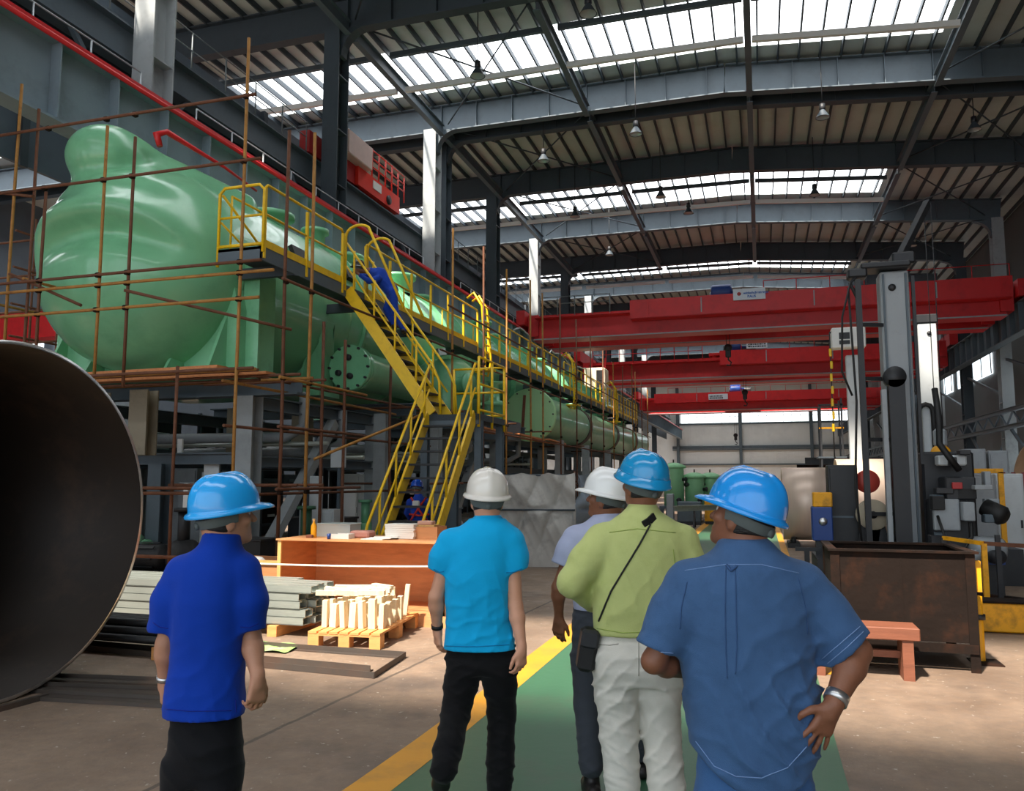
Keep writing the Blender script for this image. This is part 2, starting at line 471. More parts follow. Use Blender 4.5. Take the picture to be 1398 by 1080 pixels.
def skylight_mat(name, glow, clear, tint=(1, 1, 1, 1)):
    m = bpy.data.materials.new(name); m.use_nodes = True
    nt = m.node_tree; N = nt.nodes; L = nt.links
    for n in list(N): N.remove(n)
    o = N.new('ShaderNodeOutputMaterial'); e = N.new('ShaderNodeEmission'); t = N.new('ShaderNodeBsdfTransparent'); x = N.new('ShaderNodeMixShader')
    e.inputs['Color'].default_value = tint; e.inputs['Strength'].default_value = glow
    x.inputs[0].default_value = 1 - clear
    L.new(t.outputs[0], x.inputs[1]); L.new(e.outputs[0], x.inputs[2]); L.new(x.outputs[0], o.inputs[0])
    return m
SKYL = skylight_mat('translucent_roof_light', SKYLIGHT, .5, (.96, .98, 1, 1))
WIN = skylight_mat('bright_window_glazing', 2.2, 0.0, (.86, .95, 1, 1))
LAMPG = M('lamp_glass', (170, 176, 180), .2, .2)
def glow(name, col, s):
    m = bpy.data.materials.new(name); m.use_nodes = True
    b = m.node_tree.nodes['Principled BSDF']
    b.inputs['Base Color'].default_value = lin(col); b.inputs['Emission Color'].default_value = lin(col); b.inputs['Emission Strength'].default_value = s
    return m
# ------------------------------------------------------------------ the hall
X_L, X_R, Y_N, Y_F = -45.0, 15.4, -22.0, 146.0
def zb(x):                                   # underside of the roof frames
    return 18.15 if x < -1 else 18.15 - (x + 1) * .085
def zr(x):                                   # roof sheeting
    return zb(x) + 1.5
def struct(o): o['kind'] = 'structure'; return o

b = MB(); b.add([(X_L, Y_N, 0), (X_R, Y_N, 0), (X_R, Y_F, 0), (X_L, Y_F, 0)], [(0, 1, 2, 3)])
struct(b.build('floor', FLOOR, fix=False))
LX0, LX1 = -2.28, .42
def curve_x(y):                              # the aisle edge bends a little towards the camera
    return 0.0 if y > 6 else -(6 - y) ** 2 * .012
b = MB(); ys = [-6 + i * .8 for i in range(16)] + [8 + i * 10 for i in range(14)]
for y0, y1 in zip(ys, ys[1:]):
    b.add([(LX0 + .24 + curve_x(y0), y0, .003), (LX1, y0, .003), (LX1, y1, .003), (LX0 + .24 + curve_x(y1), y1, .003)], [(0, 1, 2, 3)])
struct(b.build('trim_1', LANE, fix=False))
b = MB()
for y0, y1 in zip(ys, ys[1:]):
    b.add([(LX0 + curve_x(y0), y0, .005), (LX0 + .26 + curve_x(y0), y0, .005), (LX0 + .26 + curve_x(y1), y1, .005), (LX0 + curve_x(y1), y1, .005)], [(0, 1, 2, 3)])
struct(b.build('trim_2', LINE, fix=False))
b = MB()
for y0, y1 in zip(ys, ys[1:]):
    if y1 > 9: b.add([(LX1 - .02, y0, .005), (LX1 + .14, y0, .005), (LX1 + .14, y1, .005), (LX1 - .02, y1, .005)], [(0, 1, 2, 3)])
struct(b.build('trim_3', LINE, fix=False))

# roof: sheeting in strips, translucent roof lights between them
FY = [16.0 + 9.1 * k for k in range(-4, 15)]
LIGHTS = [(29.3 + 18.2 * k, 33.1 + 18.2 * k) for k in range(-2, 6)] + [(127.0, 131.0)]  # the last roof light is added to brighten the end wall
SX1 = 7.2
KN = [X_L, -22, -1, SX1, X_R]
ceil = thing('ceiling', None, None, (0, 60, 18))
struct(ceil)
edges = [Y_N] + [e for s in LIGHTS for e in s] + [Y_F]
b = MB()
for i in range(0, len(edges), 2):
    y0, y1 = edges[i], edges[i + 1]
    for a, c in zip(KN, KN[1:]):
        b.add([(a, y0, zr(a)), (c, y0, zr(c)), (c, y1, zr(c)), (a, y1, zr(a)), (a, y0, zr(a) + .12), (c, y0, zr(c) + .12), (c, y1, zr(c) + .12), (a, y1, zr(a) + .12)],
              [(0, 1, 2, 3), (4, 5, 6, 7), (0, 1, 5, 4), (2, 3, 7, 6)])
for y0, y1 in LIGHTS:
    a, c = SX1, X_R
    b.add([(a, y0, zr(a)), (c, y0, zr(c)), (c, y1, zr(c)), (a, y1, zr(a))], [(0, 1, 2, 3)])
b.build('roof_sheet', PANEL, ceil, fix=False)
for i, (y0, y1) in enumerate(LIGHTS):
    b = MB()
    for a, c in zip(KN, KN[1:-1]):
        b.add([(a, y0, zr(a) + .02), (c, y0, zr(c) + .02), (c, y1, zr(c) + .02), (a, y1, zr(a) + .02)], [(0, 1, 2, 3)])
    struct(b.build('window_%d' % (i + 1), SKYL, fix=False))
for i in range(47):                          # purlins run the length of the hall
    x = -22.6 + i * .82
    b = MB(); z = zr(x) - .13
    b.bar((x, Y_N, z), (x, Y_F, z), .07, .24)
    b.build('purlin', STEEL_D, ceil)
for x in (-13.9, -6.95, 0.0, 7.1):            # longitudinal trusses hung under the frames
    for k in range(2, 9):
        y0, y1 = FY[k] + .25, FY[k + 1] - .25
        b = MB(); z = zb(x)
        b.ibeam((x, y0, z - .02), (x, y1, z - .02), .24, .5, .03, .03)
        b.build('longitudinal_girder', STEEL, ceil)
for k, (y0, y1) in enumerate(LIGHTS):          # cross ties under each roof light; lower row white, sunlight painted in
    if k < 1 or k > 5: continue
    for (ya, dz, m_, h) in ((y0 - 1.4, .5, STEEL, .2), (y0 + .1, -.22, WHITE, .22)):
        for xa, xc in ((-22, -14.1), (-13.7, -7.1), (-6.8, -.15), (.15, 6.95)):
            b = MB(); b.bar((xa, ya, zb(xa) + dz), (xc, ya, zb(xc) + dz), .16, h); b.build('cross_tie', m_, ceil)
for k in range(3, 9):                          # thin diagonal wind bracing
    y0, y1 = FY[k] + .3, FY[k + 1] - .3
    for xa, xc in ((-13.6, -7.1), (7.2, 13.0)):
        for s in (0, 1):
            p, q = (xa, (y0, y1)[s], zb(xa) + .25), (xc, (y1, y0)[s], zb(xc) + .25)
            b = MB(); b.tube([p, q], .035, 6); b.build('brace_rod', STEEL_D, ceil)

COLM = M('column_paint', (158, 164, 166), .55, v=.08, vs=1.2, dirt=(96, 98, 98), damt=.45, ds=1.4)
def frame(y, label, deep=1.3, dark=False):
    colm, rft = (STEEL_D, STEEL_D) if dark else (COLM, STEEL)  # dark frames carry backlit shade as colour; the steel shares one paint
    t = thing('portal_frame', label, 'roof frame', (0, y, 0), 'portal frames carrying the roof')
    b = MB()
    for xa, xc in ((-44.5, -14.6), (-14.6, -1), (-1, 13.9)):
        h = deep
        A, Bq = V(xa, y, zb(xa) + h / 2), V(xc, y, zb(xc) + h / 2)
        b.ibeam(A, Bq, .42, h, .05, .03)
    x = -14
    while x < 13.5:
        b.box((x, y - .10, zb(x) + deep / 2), (.03, .19, deep - .1)); x += 1.75
    b.build('rafter', rft, t)
    for x, s, nm in ((-14.5, 1, 'left'), (13.6, -1, 'right')):
        b = MB(); zt = zb(x) + .1
        b.box((x, y - .36, zt / 2), (.62, .05, zt)); b.box((x, y + .36, zt / 2), (.62, .05, zt)); b.box((x, y, zt / 2), (.05, .7, zt))
        for k in range(1, 9): b.box((x, y, k * 2.05), (.6, .68, .04))
        b.build('column', colm, t)
        b = MB(); h = []
        for i in range(9):                    # curved knee plate
            a = i / 8 * math.pi / 2
            h.append((x + s * (.3 + .95 * (1 - math.sin(a))), y - .2, zb(x) - .95 * (1 - math.cos(a))))
        h.append((x + s * .2, y - .2, zb(x) - 1.0)); h.append((x + s * .2, y - .2, zb(x) + .05))
        b.prism(h, (0, .4, 0)); b.build('knee_plate', rft, t)
    return t
ORD = ['nearest', 'second', 'third', 'fourth', 'fifth', 'sixth', 'seventh', 'eighth', 'ninth', 'tenth', 'eleventh', 'twelfth', 'thirteenth', 'fourteenth', 'fifteenth', 'sixteenth', 'seventeenth', 'eighteenth', 'nineteenth', 'twentieth']
for k in range(1, len(FY) - 3):
    j = k - 4
    if j < 0: lab = 'grey steel portal frame overhead behind the visitors, %s back from the pale column' % ORD[-j - 1]
    elif j == 0: lab = 'portal frame whose pale column rises behind the red crane rail at upper left'
    else: lab = 'grey steel portal frame spanning the roof, %s beyond the pale near column' % ORD[j - 1]
    frame(FY[k], lab, dark=j % 2 == 1)
frame(FY[6] + 1.35, 'dark portal frame standing close behind the pale lit one, as a pair', dark=True)

# walls
b = MB(); b.add([(X_L, Y_F, 0), (X_R, Y_F, 0), (X_R, Y_F, 20), (X_L, Y_F, 20)], [(0, 1, 2, 3)])
struct(b.build('wall_end', CLAD_E, fix=False))
for i, (xa, xc) in enumerate(((-13.5, -3.6), (-3.0, 8.0), (8.6, 15))):
    b = MB(); b.box(((xa + xc) / 2, Y_F - .1, 12.8), (xc - xa, .06, 2.1))
    w = struct(b.build('window_%d' % (20 + i), WIN))
    b = MB(); n = int((xc - xa) / 1.25)
    for j in range(n + 1): b.box((xa + (xc - xa) * j / n, Y_F - .15, 12.8), (.07, .06, 2.1))
    b.box(((xa + xc) / 2, Y_F - .15, 12.8), (xc - xa, .06, .07))
    b.build('window_bars', STEEL, w)
for i, x in enumerate((-14.0, -3.3, 8.3)):
    b = MB(); b.ibeam((x, Y_F - .5, 0), (x, Y_F - .5, 18), .5, .6, .05, .05, up=(0, 1, 0)); struct(b.build('trim_%d' % (10 + i), STEEL))
for i, (z, h) in enumerate(((7.4, .5), (7.0, .2), (4.4, .25), (11.5, .3))):
    b = MB(); b.box((0, Y_F - .35, z), (30, .2, h)); struct(b.build('trim_%d' % (14 + i), STEEL))
b = MB(); b.add([(X_R, Y_N, 0), (X_R, Y_F, 0), (X_R, Y_F, 19), (X_R, Y_N, 19)], [(0, 1, 2, 3)])
struct(b.build('wall_right', CLAD_R, fix=False))
for i, (y0, y1, z0, z1) in enumerate(((44, 49, 2.4, 3.9), (50, 56, 2.4, 3.9), (62, 72, 9.0, 11.5), (74, 84, 9.0, 11.5), (49, 53, 6.6, 7.6))):
    b = MB(); b.box2((X_R - .12, y0, z0), (X_R - .04, y1, z1)); w = struct(b.build('window_%d' % (30 + i), WIN))
    b = MB()
    for j in range(5): b.box((X_R - .15, y0 + (y1 - y0) * j / 4, (z0 + z1) / 2), (.06, .08, z1 - z0))
    b.build('window_bars', STEEL, w)
b = MB(); b.add([(X_L, Y_N, 0), (X_L, Y_F, 0), (X_L, Y_F, 20), (X_L, Y_N, 20)], [(0, 1, 2, 3)])
struct(b.build('wall_left', CLAD, fix=False))
for i, (y0, y1) in enumerate(((34, 41), (42, 50))):
    b = MB(); b.box2((X_L + .04, y0, 9.9), (X_L + .12, y1, 11.4)); struct(b.build('window_%d' % (40 + i), WIN))
b = MB(); b.box2((-16.0, -2, 8.9), (-15.9, Y_F - 1, 14.2)); struct(b.build('wall_aisle', CLAD))
for i in range(16):
    b = MB(); y = 9 + i * 4.55; b.box((-15.8, y, 11.5), (.14, .2, 5.4)); struct(b.build('trim_%d' % (30 + i), STEEL_D))

# crane runways
def railing(b, x, y0, y1, z, h=1.05, step=1.5, r=.022):
    n = int((y1 - y0) / step)
    for i in range(n + 1): b.tube([(x, y0 + i * step, z), (x, y0 + i * step, z + h)], r, 6)
    for k in (.5, 1.0): b.tube([(x, y0, z + h * k), (x, y0 + n * step, z + h * k)], r * .9, 6)
t = thing('crane_runway', 'deep blue-grey runway girder with red rail beside the green vessel', 'crane runway', (-13.3, 40, 8.8), 'crane runways')
b = MB(); b.ibeam((-13.3, -4, 9.62), (-13.3, 144, 9.62), .5, 1.65, .05, .05)
y = -3.3
while y < 144: b.box((-13.16, y, 9.62), (.26, .035, 1.55)); y += 1.52
b.build('girder', RUNWAY, t)
b = MB(); b.bar((-13.15, -4, 10.53), (-13.15, 144, 10.53), .13, .15); b.tube([(-12.98, -4, 10.40), (-12.98, 144, 10.40)], .05, 8)
b.build('rail', RED, t, 'red conductor rail')
b = MB(); b.box2((-14.1, -4, 10.38), (-13.4, 144, 10.43)); b.build('walkway_plate', STEEL_D, t)
b = MB(); railing(b, -13.95, -3, 15.2, 10.43); railing(b, -13.95, 17, 33.4, 10.43); railing(b, -13.95, 36.6, 120, 10.43); b.build('railing', RAILW, t)
t = thing('crane_runway', 'upper grey runway beam under the roof above the left wall', 'crane runway', (-15.3, 40, 12.0), 'crane runways')
b = MB(); b.ibeam((-15.2, 6, 12.75), (-15.2, 144, 12.75), .5, .95, .05, .05)
b.build('girder', STEEL, t)
for k in range(3, 12):
    for s in (-1, 1):
        b = MB(); b.bar((-15.1, FY[k] + s * .4, 10.6), (-15.1, FY[k] + s * 2.0, 12.3), .12, .12); b.build('knee_brace', STEEL, t)
b = MB(); b.box2((-15.85, 6, 13.22), (-15.0, 144, 13.27)); b.build('walkway_plate', STEEL_D, t)
b = MB(); railing(b, -15.0, 6, 24, 13.27); railing(b, -15.0, 36, 120, 13.27); b.build('railing', RAILG, t)
t = thing('crane_runway', 'grey runway girder along the right wall, rising to the right edge', 'crane runway', (12.5, 60, 8.9), 'crane runways')
b = MB(); b.ibeam((12.5, 20, 9.7), (12.5, 144, 9.7), .5, 1.5, .05, .05)
y = 20
while y < 144: b.box((12.36, y, 9.7), (.26, .04, 1.4)); y += 1.52
b.build('girder', STEEL, t)
b = MB(); b.bar((12.5, 20, 10.52), (12.5, 144, 10.52), .1, .14); b.build('rail', STEEL_D, t)
t = thing('pipe_bridge', 'low grey lattice beam running along the right columns', 'beam', (12.6, 60, 4.9))
b = MB()
for z in (4.6, 5.5): b.ibeam((12.9, 30, z), (12.9, 140, z), .22, .24, .03, .03)
for i in range(44):
    y = 30 + i * 2.5; b.bar((12.9, y, 4.7), (12.9, y + 1.25, 5.4), .08, .08); b.bar((12.9, y + 1.25, 5.4), (12.9, y + 2.5, 4.7), .08, .08)
b.build('lattice_beam', STEEL, t)
for k in range(6, 14):
    t = thing('wall_brace', 'diagonal steel bracing on the right wall, %s from the right edge' % ORD[k - 6], 'brace', (13.6, FY[k] + 4.5, 0), 'right wall braces')
    b = MB(); y0, y1 = FY[k] + .5, FY[k + 1] - .5
    b.bar((13.6, y0, .2), (13.6, y1, 4.6), .14, .14); b.build('strut', STEEL, t)
    b = MB(); b.bar((13.75, y0, 4.6), (13.75, y1, .2), .14, .14); b.build('strut', STEEL, t)
    b = MB(); b.bar((13.6, y0, 6.6), (13.6, y1, 8.6), .14, .14); b.build('strut', STEEL, t)

# high-bay lamps
def lamp(p, label):
    p = Vector(p)
    t = thing('high_bay_lamp', label, 'lamp', p, 'high bay lamps under the roof')
    b = MB(); b.tube([p + V(0, 0, .35), V(p.x, p.y, zr(p.x) + .02)], .02, 6); b.lathe([(.02, .42), (.11, .40), (.12, .18), (.08, .14)], p, n=14); b.build('ballast', DARK, t)
    b = MB(); b.lathe([(.08, .16), (.15, .05), (.27, -.16), (.285, -.18), (.26, -.16), (.14, .04)], p, n=18); b.build('reflector', STEEL_D, t)
    b = MB(); b.lathe([(.0, -.10), (.2, -.12), (.26, -.165)], p, n=18); b.build('lens', LAMPG, t)
for px, py, z, lab in ((803, 12, 16.6, 'bell lamp hanging highest, near the top edge of the photo'), (652, 98, 16.6, 'bell lamp at the crossing of brace rods in front of the bright roof light'),
                       (868, 178, 16.6, 'bell lamp hanging below the middle of the big lit beam'), (742, 215, 16.6, 'bell lamp at the brace crossing in the dark left bay'),
                       (1123, 155, 16.6, 'bell lamp below the big beam, right of middle'), (1330, 172, 16.4, 'bell lamp at the brace crossing in the upper right bay'),
                       (902, 265, 16.6, 'small bell lamp in front of the second roof light, left one'), (1112, 262, 16.4, 'small bell lamp in front of the second roof light, right one'),
                       (785, 292, 16.6, 'small bell lamp at the white brace crossing under the second roof light'), (940, 287, 16.6, 'small bell lamp above the white strut of the second roof light'),
                       (1245, 332, 16.2, 'small bell lamp above the grey machine column'), (832, 345, 16.5, 'far bell lamp above the red crane on the left')):
    lamp(atZ(px, py, z), lab)
# ------------------------------------------------------------------ the green vessel on its supports
VX, VZ, VR = -11.2, 5.72, 2.0
ves = thing('pressure_vessel', 'huge green wrapped pressure vessel lying on grey steel supports, dome end nearest', 'vessel', (VX, 30, 3.6))
def _head(P):
    x, y, z = P[:, 0] - VX, P[:, 1], P[:, 2] - VZ
    r = np.sqrt(x * x + z * z)
    yc = 12.6
    t = np.clip((yc - y) / 1.85, 0, None)
    d = (((r / VR) ** 2.25 + t ** 2.25) ** (1 / 2.25) - 1) * VR * .88
    # slack fold of the wrapping across the dome: bulge above, hollow below
    zz = z - (.62 - .16 * x * x + .05 * x)
    fr = np.clip((12.8 - y) / 1.4, 0, 1) * np.exp(-((x - .1) / 1.35) ** 4)
    d = d - fr * (.20 * np.exp(-((zz - .16) / .26) ** 2) - .26 * np.exp(-((zz + .30) / .26) ** 2) + .06 * np.exp(-((zz - .85) / .16) ** 2))
    th = np.arctan2(z, x + 1e-6); d = d + .010 * (1 - np.abs(np.sin(th * 11 + r * 1.5 + .6 * np.sin(th * 5)))) ** 3 * np.clip((r - .6) / .8, 0, 1) * (y < 14)
    return np.maximum(d, y - 17.0)
noz = ell((-11.62, 11.8, 7.76), (.74, .74, .64))
nz2 = cap((-11.62, 11.9, 7.0), (-11.62, 11.8, 7.6), .66, .62)
sweep = cap((-11.2, 12.2, 7.66), (-10.1, 13.9, 7.44), .46, .22)
tent = cap((-11.1, 12.7, 7.25), (-10.9, 15.5, 7.2), .55, .5)
b_ = union([_head, (nz2, .14), (noz, .05), (tent, .25), (sweep, .30)])
sdf_mesh('shell', b_, (-13.9, 10.5, 3.3), (-8.7, 17.1, 9.3), .062, GREEN, ves, 'green wrapped dome end with a bulging nozzle cover on top', smooth_it=2)
b = MB(); prof = []
y = 16.9
for (ya, yb, r) in ((16.9, 27, 1.98), (27, 27.25, 2.14), (27.25, 40, 1.9), (40, 40.25, 2.05), (40.25, 56, 1.82), (56, 57.2, 1.5), (57.2, 57.8, .9), (57.8, 57.9, .1)):
    prof += [(r, ya), (r, yb)]
b.lathe(prof, (VX, 0, VZ), (0, 1, 0), n=56)
b.build('shell', GREEN, ves)
for y in (17.6, 20.4, 23.3, 25.0, 30.2, 33.5, 37.0, 43.0, 46.5, 50):
    b = MB(); b.lathe([(1.8, -.05), (2.07, -.05), (2.07, .05), (1.8, .05)], (VX, y, VZ), (0, 1, 0), n=48, smooth=False); b.build('stiffening_ring', GREEN2, ves)
for i, y in enumerate((15.6, 16.9, 19.2, 21.6, 24.2, 29, 32, 35.5, 39, 44, 48.5, 53)):            # nozzles along the top right of the shell
    dr = V(0, 0, 1); p = V(VX + (.95 if i % 2 else .55), y, VZ + 1.55)
    r = (.40, .24, .34)[i % 3]
    b = MB(); b.lathe([(r, 0), (r, .45), (r * 1.4, .45), (r * 1.4, .55), (r * .2, .57), (0, .57)], p, dr, n=22); b.build('nozzle', GREEN2, ves)
# lifting lug with red cap, dark square openings in the wrapping
b = MB(); b.tube([(-10.55, 11.9, 7.94), (-10.6, 11.86, 8.16), (-10.5, 12.0, 8.26), (-10.1, 13.2, 7.98), (-9.9, 14.0, 7.75)], [.055, .075, .06, .03, .025], 10); b.build('guy_hook', RED, ves, 'red hook and line on top of the dome')
for (y, a, w, h) in ((14.75, 24, .5, .30), (17.1, 28, .42, .26)):
    a = math.radians(a); dr = V(math.cos(a), 0, math.sin(a)); p = V(VX, y, VZ) + dr * 2.03
    b = MB(); b.box(p, (.12, w, h), R=Matrix.Rotation(-a, 3, 'Y')); b.build('cover_slot', BLACK, ves, 'dark opening in the green cover')
b = MB(); b.tube([(-9.28, 13.3, 5.9), (-9.16, 13.3, 5.86), (-9.05, 13.3, 5.84)], .12, 14); b.build('side_nozzle', GREEN2, ves)
# saddles
def saddle(y, w, x0, x1, lab=None):
    b = MB()
    poly = [(x0, y - w / 2, 3.72), (x1, y - w / 2, 3.72), (x1, y - w / 2, 4.9)]
    for i in range(13):
        a = math.radians(-12 - i * 13); poly.append((VX + 2.0 * math.cos(a), y - w / 2, VZ + 2.0 * math.sin(a)))
    poly.append((x0, y - w / 2, 4.9))
    b.prism(poly, (0, w, 0)); b.box(((x0 + x1) / 2, y, 3.66), (x1 - x0 + .3, w + .5, .12))
    b.build('saddle', GREEN2, ves, lab)
    for k in range(5):
        x = x0 + .25 + k * (x1 - x0 - .5) / 4
        b = MB(); b.prism([(x - .03, y - w / 2, 3.72), (x - .03, y - w / 2 - .5, 3.72), (x - .03, y - w / 2, 4.3 + abs(k - 2) * .25)], (.06, 0, 0)); b.build('saddle_rib', GREEN2, ves)
saddle(12.75, .5, -13.35, -9.15)
b = MB(); b.box((-9.05, 13.1, 4.75), (.16, .62, 2.05)); b.box((-9.05, 12.78, 4.75), (.34, .05, 2.05)); b.build('saddle_post', GREEN2, ves)
for y in (16.0, 22.5, 27.5, 34, 41, 48):
    saddle(y, .4, -13.2, -9.38)
    b = MB(); b.box((-9.33, y, 4.75), (.10, .5, 1.9)); b.build('saddle_post', GREEN2, ves)

# lower pipes with blind flanges
GREEN_P = M('pale_green_primer', (176, 226, 172), .45, v=.06, vs=2)
def lower_pipe(x, y0, y1, z, r, label, bolts=12):
    t = thing('header_pipe', label, 'pipe', (x, y0, z - r))
    b = MB(); b.lathe([(r, y0 + .05), (r, y1), (r * .8, y1 + .25), (0, y1 + .35)], (x, 0, z), (0, 1, 0), n=40); b.build('shell', GREEN2, t)
    b = MB(); R = r * 1.18
    b.lathe([(0, y0 - .10), (R - .02, y0 - .10), (R, y0 - .08), (R, y0 - .01), (r, y0 - .005), (r * 1.0, y0 + .02), (R, y0 + .03), (R, y0 + .12), (r, y0 + .13)], (x, 0, z), (0, 1, 0), n=40, smooth=False)
    b.build('blind_flange', GREEN_P if r > .6 else GREEN, t)
    for k in range(bolts):
        a = 2 * math.pi * k / bolts
        b = MB(); b.tube([(x + math.cos(a) * (r * 1.09), y0 - .16, z + math.sin(a) * (r * 1.09)), (x + math.cos(a) * (r * 1.09), y0 - .08, z + math.sin(a) * (r * 1.09))], .03, 6); b.build('bolt', DARK, t)
    return t
p1 = lower_pipe(-8.75, 16.1, 20.4, 4.25, .44, 'green pipe with bolted blind flange under the walkway, left of the yellow stairs')
for (dx, dz) in ((-.0, .22), (-.24, -.12), (.05, -.2)):
    b = MB(); b.lathe([(0, -.04), (.07, -.04), (.07, .02)], (-8.75 + dx, 15.96, 4.25 + dz), (0, 1, 0), n=14); b.build('port_plug', DARK, p1)
p2 = lower_pipe(-8.35, 29.4, 57, 4.2, .86, 'thick green pipe with pale blind end right of the yellow stairs')
for y in (36.5, 44, 51):
    b = MB(); b.lathe([(.86, -.05), (.89, -.05), (.89, .55), (.86, .55)], (-8.35, y, 4.2), (0, 1, 0), n=40, smooth=False); b.build('bare_weld_band', MILL, p2, 'unpainted weld band')
b = MB(); b.bar((-8.62, 29.26, 3.4), (-8.52, 29.26, 4.95), .10, .05, (0, 1, 0)); b.build('flange_strap', REDW, p2, 'reddish wooden strip on the flange')
for y in (33, 40, 47.5, 54):
    b = MB(); b.lathe([(.42, 0), (.42, .9), (.55, .9), (.55, 1.0), (0, 1.02)], (-8.9, y, 4.6), (-.25, 0, 1), n=22); b.build('branch', GREEN2, p2)
# middle deck of green gear behind the stairs
t = thing('cooler_shell', 'round green shell standing behind the stair landing', 'vessel', (-8.6, 21.5, 3.0))
b = MB(); b.lathe([(0, 5.2), (.55, 5.15), (.78, 4.95), (.8, 3.9), (.8, 3.7)], (-8.65, 21.5, 0), n=30); b.build('shell', GREEN2, t)
b = MB(); b.box((-8.65, 21.5, 3.4), (1.9, 1.9, .5)); b.build('base_frame', STEEL, t)
for i, (x, y, z) in enumerate(((-8.0, 20.9, 4.4), (-8.0, 22.1, 4.3))):
    b = MB(); b.lathe([(.2, 0), (.2, .3), (.3, .3), (.3, .4), (0, .4)], (x, y, z), (1, -.3, 0), n=18); b.build('nozzle', GREEN, t)
t = thing('valve_block', 'small pale green valve body under the walkway beside the landing', 'valve', (-8.2, 24.6, 3.6))
b = MB(); b.lathe([(.3, 0), (.34, .5), (.42, .5), (.42, .62), (.2, .7), (.16, 1.2), (.3, 1.24), (.3, 1.3), (0, 1.3)], (-8.2, 24.6, 3.6), n=20); b.build('body', GREEN, t)
b = MB(); b.box((-8.2, 24.6, 3.3), (1.4, 1.4, .6)); b.build('stand', STEEL, t)

# steel support structure
sup = thing('support_frame', 'grey steel support frame on the floor carrying the green vessel', 'steel frame', (-11, 30, 0))
BEIGE = M('beige_primer', (150, 140, 120), .6, v=.12, dirt=(90, 84, 74), damt=.5)
def ib(name, a, c, w, h, m=STEEL, up=(0, 0, 1)):
    b = MB(); b.ibeam(a, c, w, h, .03, .03, up); b.build(name, m, sup)
LY = [12.9, 18.0, 22.5, 27.5, 34, 41, 48, 55]
for y in LY:
    for x in (-13.2, -9.1):
        ib('leg', (x, y, 0), (x, y, 3.3), .34, .34, STEEL if x < -10 else COLM, (0, 1, 0))
    ib('cross_beam', (-13.8, y, 3.45), (-8.0 if y < 30 else -9.0, y, 3.45), .34, .3)
    ib('cross_beam', (-13.4, y, 2.15), (-9.1, y, 2.15), .2, .22)
for x in (-13.2, -9.1):
    for y0, y1 in zip(LY, LY[1:]):
        ib('longitudinal_beam', (x, y0 + .2, 3.2), (x, y1 - .2, 3.2), .24, .26)
        ib('longitudinal_beam', (x, y0 + .2, 2.1), (x, y1 - .2, 2.1), .18, .2)
for y0, y1 in ((12.9, 18.0), (22.5, 27.5), (34, 41)):
    b = MB(); b.bar((-9.0, y0 + .3, .2), (-9.0, y0 + 2.9, 3.0), .2, .2); b.build('diagonal_brace', COLM, sup)
for x, y in ((-12.0, 12.2), (-10.9, 12.2), (-11.6, 16), (-10.2, 16.5)):
    ib('post', (x, y, 2.2), (x, y, 3.4), .4, .3, BEIGE, (0, 1, 0))
    ib('post', (x, y + .5, 0), (x, y + .5, 2.05), .3, .3, STEEL, (0, 1, 0))
for x, y in ((-8.55, 17.3), (-8.4, 20.2), (-7.6, 31), (-7.6, 36), (-7.7, 42), (-7.7, 49)):
    ib('leg', (x, y, 0), (x, y, 3.3), .3, .3, COLM, (0, 1, 0))

# ------------------------------------------------------------------ walkway with yellow guard rails
WX0, WX1, WZ = -8.92, -8.02, 5.72
wk = thing('walkway', 'long raised walkway with yellow guard rails along the green vessel', 'walkway', (-8.5, 30, 5.5))
b = MB(); b.box2((WX0, 11.55, WZ - .05), (WX1, 55, WZ)); b.build('deck', STEEL_D, wk)
b = MB(); b.box2((WX1 - .04, 11.55, WZ - .24), (WX1, 55, WZ)); b.build('edge_channel', STEEL, wk)
b = MB(); b.box2((WX0, 11.55, WZ - .24), (WX1, 11.6, WZ)); b.build('edge_channel', STEEL, wk)
for i in range(14):
    y = 12.6 + i * 3.2
    b = MB(); b.bar((VX + 1.7, y, WZ - .16), (WX1, y, WZ - .16), .1, .2); b.build('bracket', STEEL_D, wk)
GAPS = [(14.35, 15.25), (22.6, 23.4)]
def guard(x, y0, y1, step=1.15):
    n = max(1, round((y1 - y0) / step))
    for i in range(n + 1):
        y = y0 + (y1 - y0) * i / n
        b = MB(); b.box((x, y, WZ + .42), (.05, .05, 1.24)); b.build('post', YEL, wk)
    for h, r in ((1.10, .026), (.58, .02)):
        b = MB(); b.tube([(x, y0, WZ + h - (.06 if h > 1 else 0)), (x, y0 + .06, WZ + h), (x, y1 - .06, WZ + h), (x, y1, WZ + h - (.06 if h > 1 else 0))], r, 7); b.build('rail', YEL, wk)
    b = MB(); b.box2((x - .008, y0, WZ), (x + .008, y1, WZ + .13)); b.build('toe_board', YEL, wk)
guard(WX1, 11.6, 14.3); guard(WX1, 15.3, 22.5); guard(WX1, 23.5, 32.6); guard(WX1, 33.6, 43); guard(WX1, 44, 55)
b = MB(); P0 = V(WX0, 11.57, WZ); P1 = V(WX1, 11.57, WZ)
b.tube([P0 + V(0, 0, -.3), P0 + V(0, 0, 1.0), P0 + V(.10, 0, 1.1), P1 + V(-.10, 0, 1.1), P1 + V(0, 0, 1.0), P1 + V(0, 0, -.1)], .028, 8)
b.build('end_rail', YEL, wk)
b = MB(); b.tube([P0 + V(0, 0, .56), P1 + V(0, 0, .56)], .022, 7); b.build('end_rail', YEL, wk)
b = MB(); b.tube([P0 + V(0, 0, .05), P1 + V(0, 0, .05)], .03, 7); b.build('end_rail', YEL, wk)
b = MB(); b.tube([P0 + V(.02, .05, 1.0), V(WX0, 13.4, WZ + .1)], .024, 7); b.build('end_brace', YEL, wk)
b = MB(); b.tube([P0 + V(.02, .03, .5), V(WX0 + .1, 12.6, WZ + .05)], .02, 7); b.build('end_brace', YEL, wk)
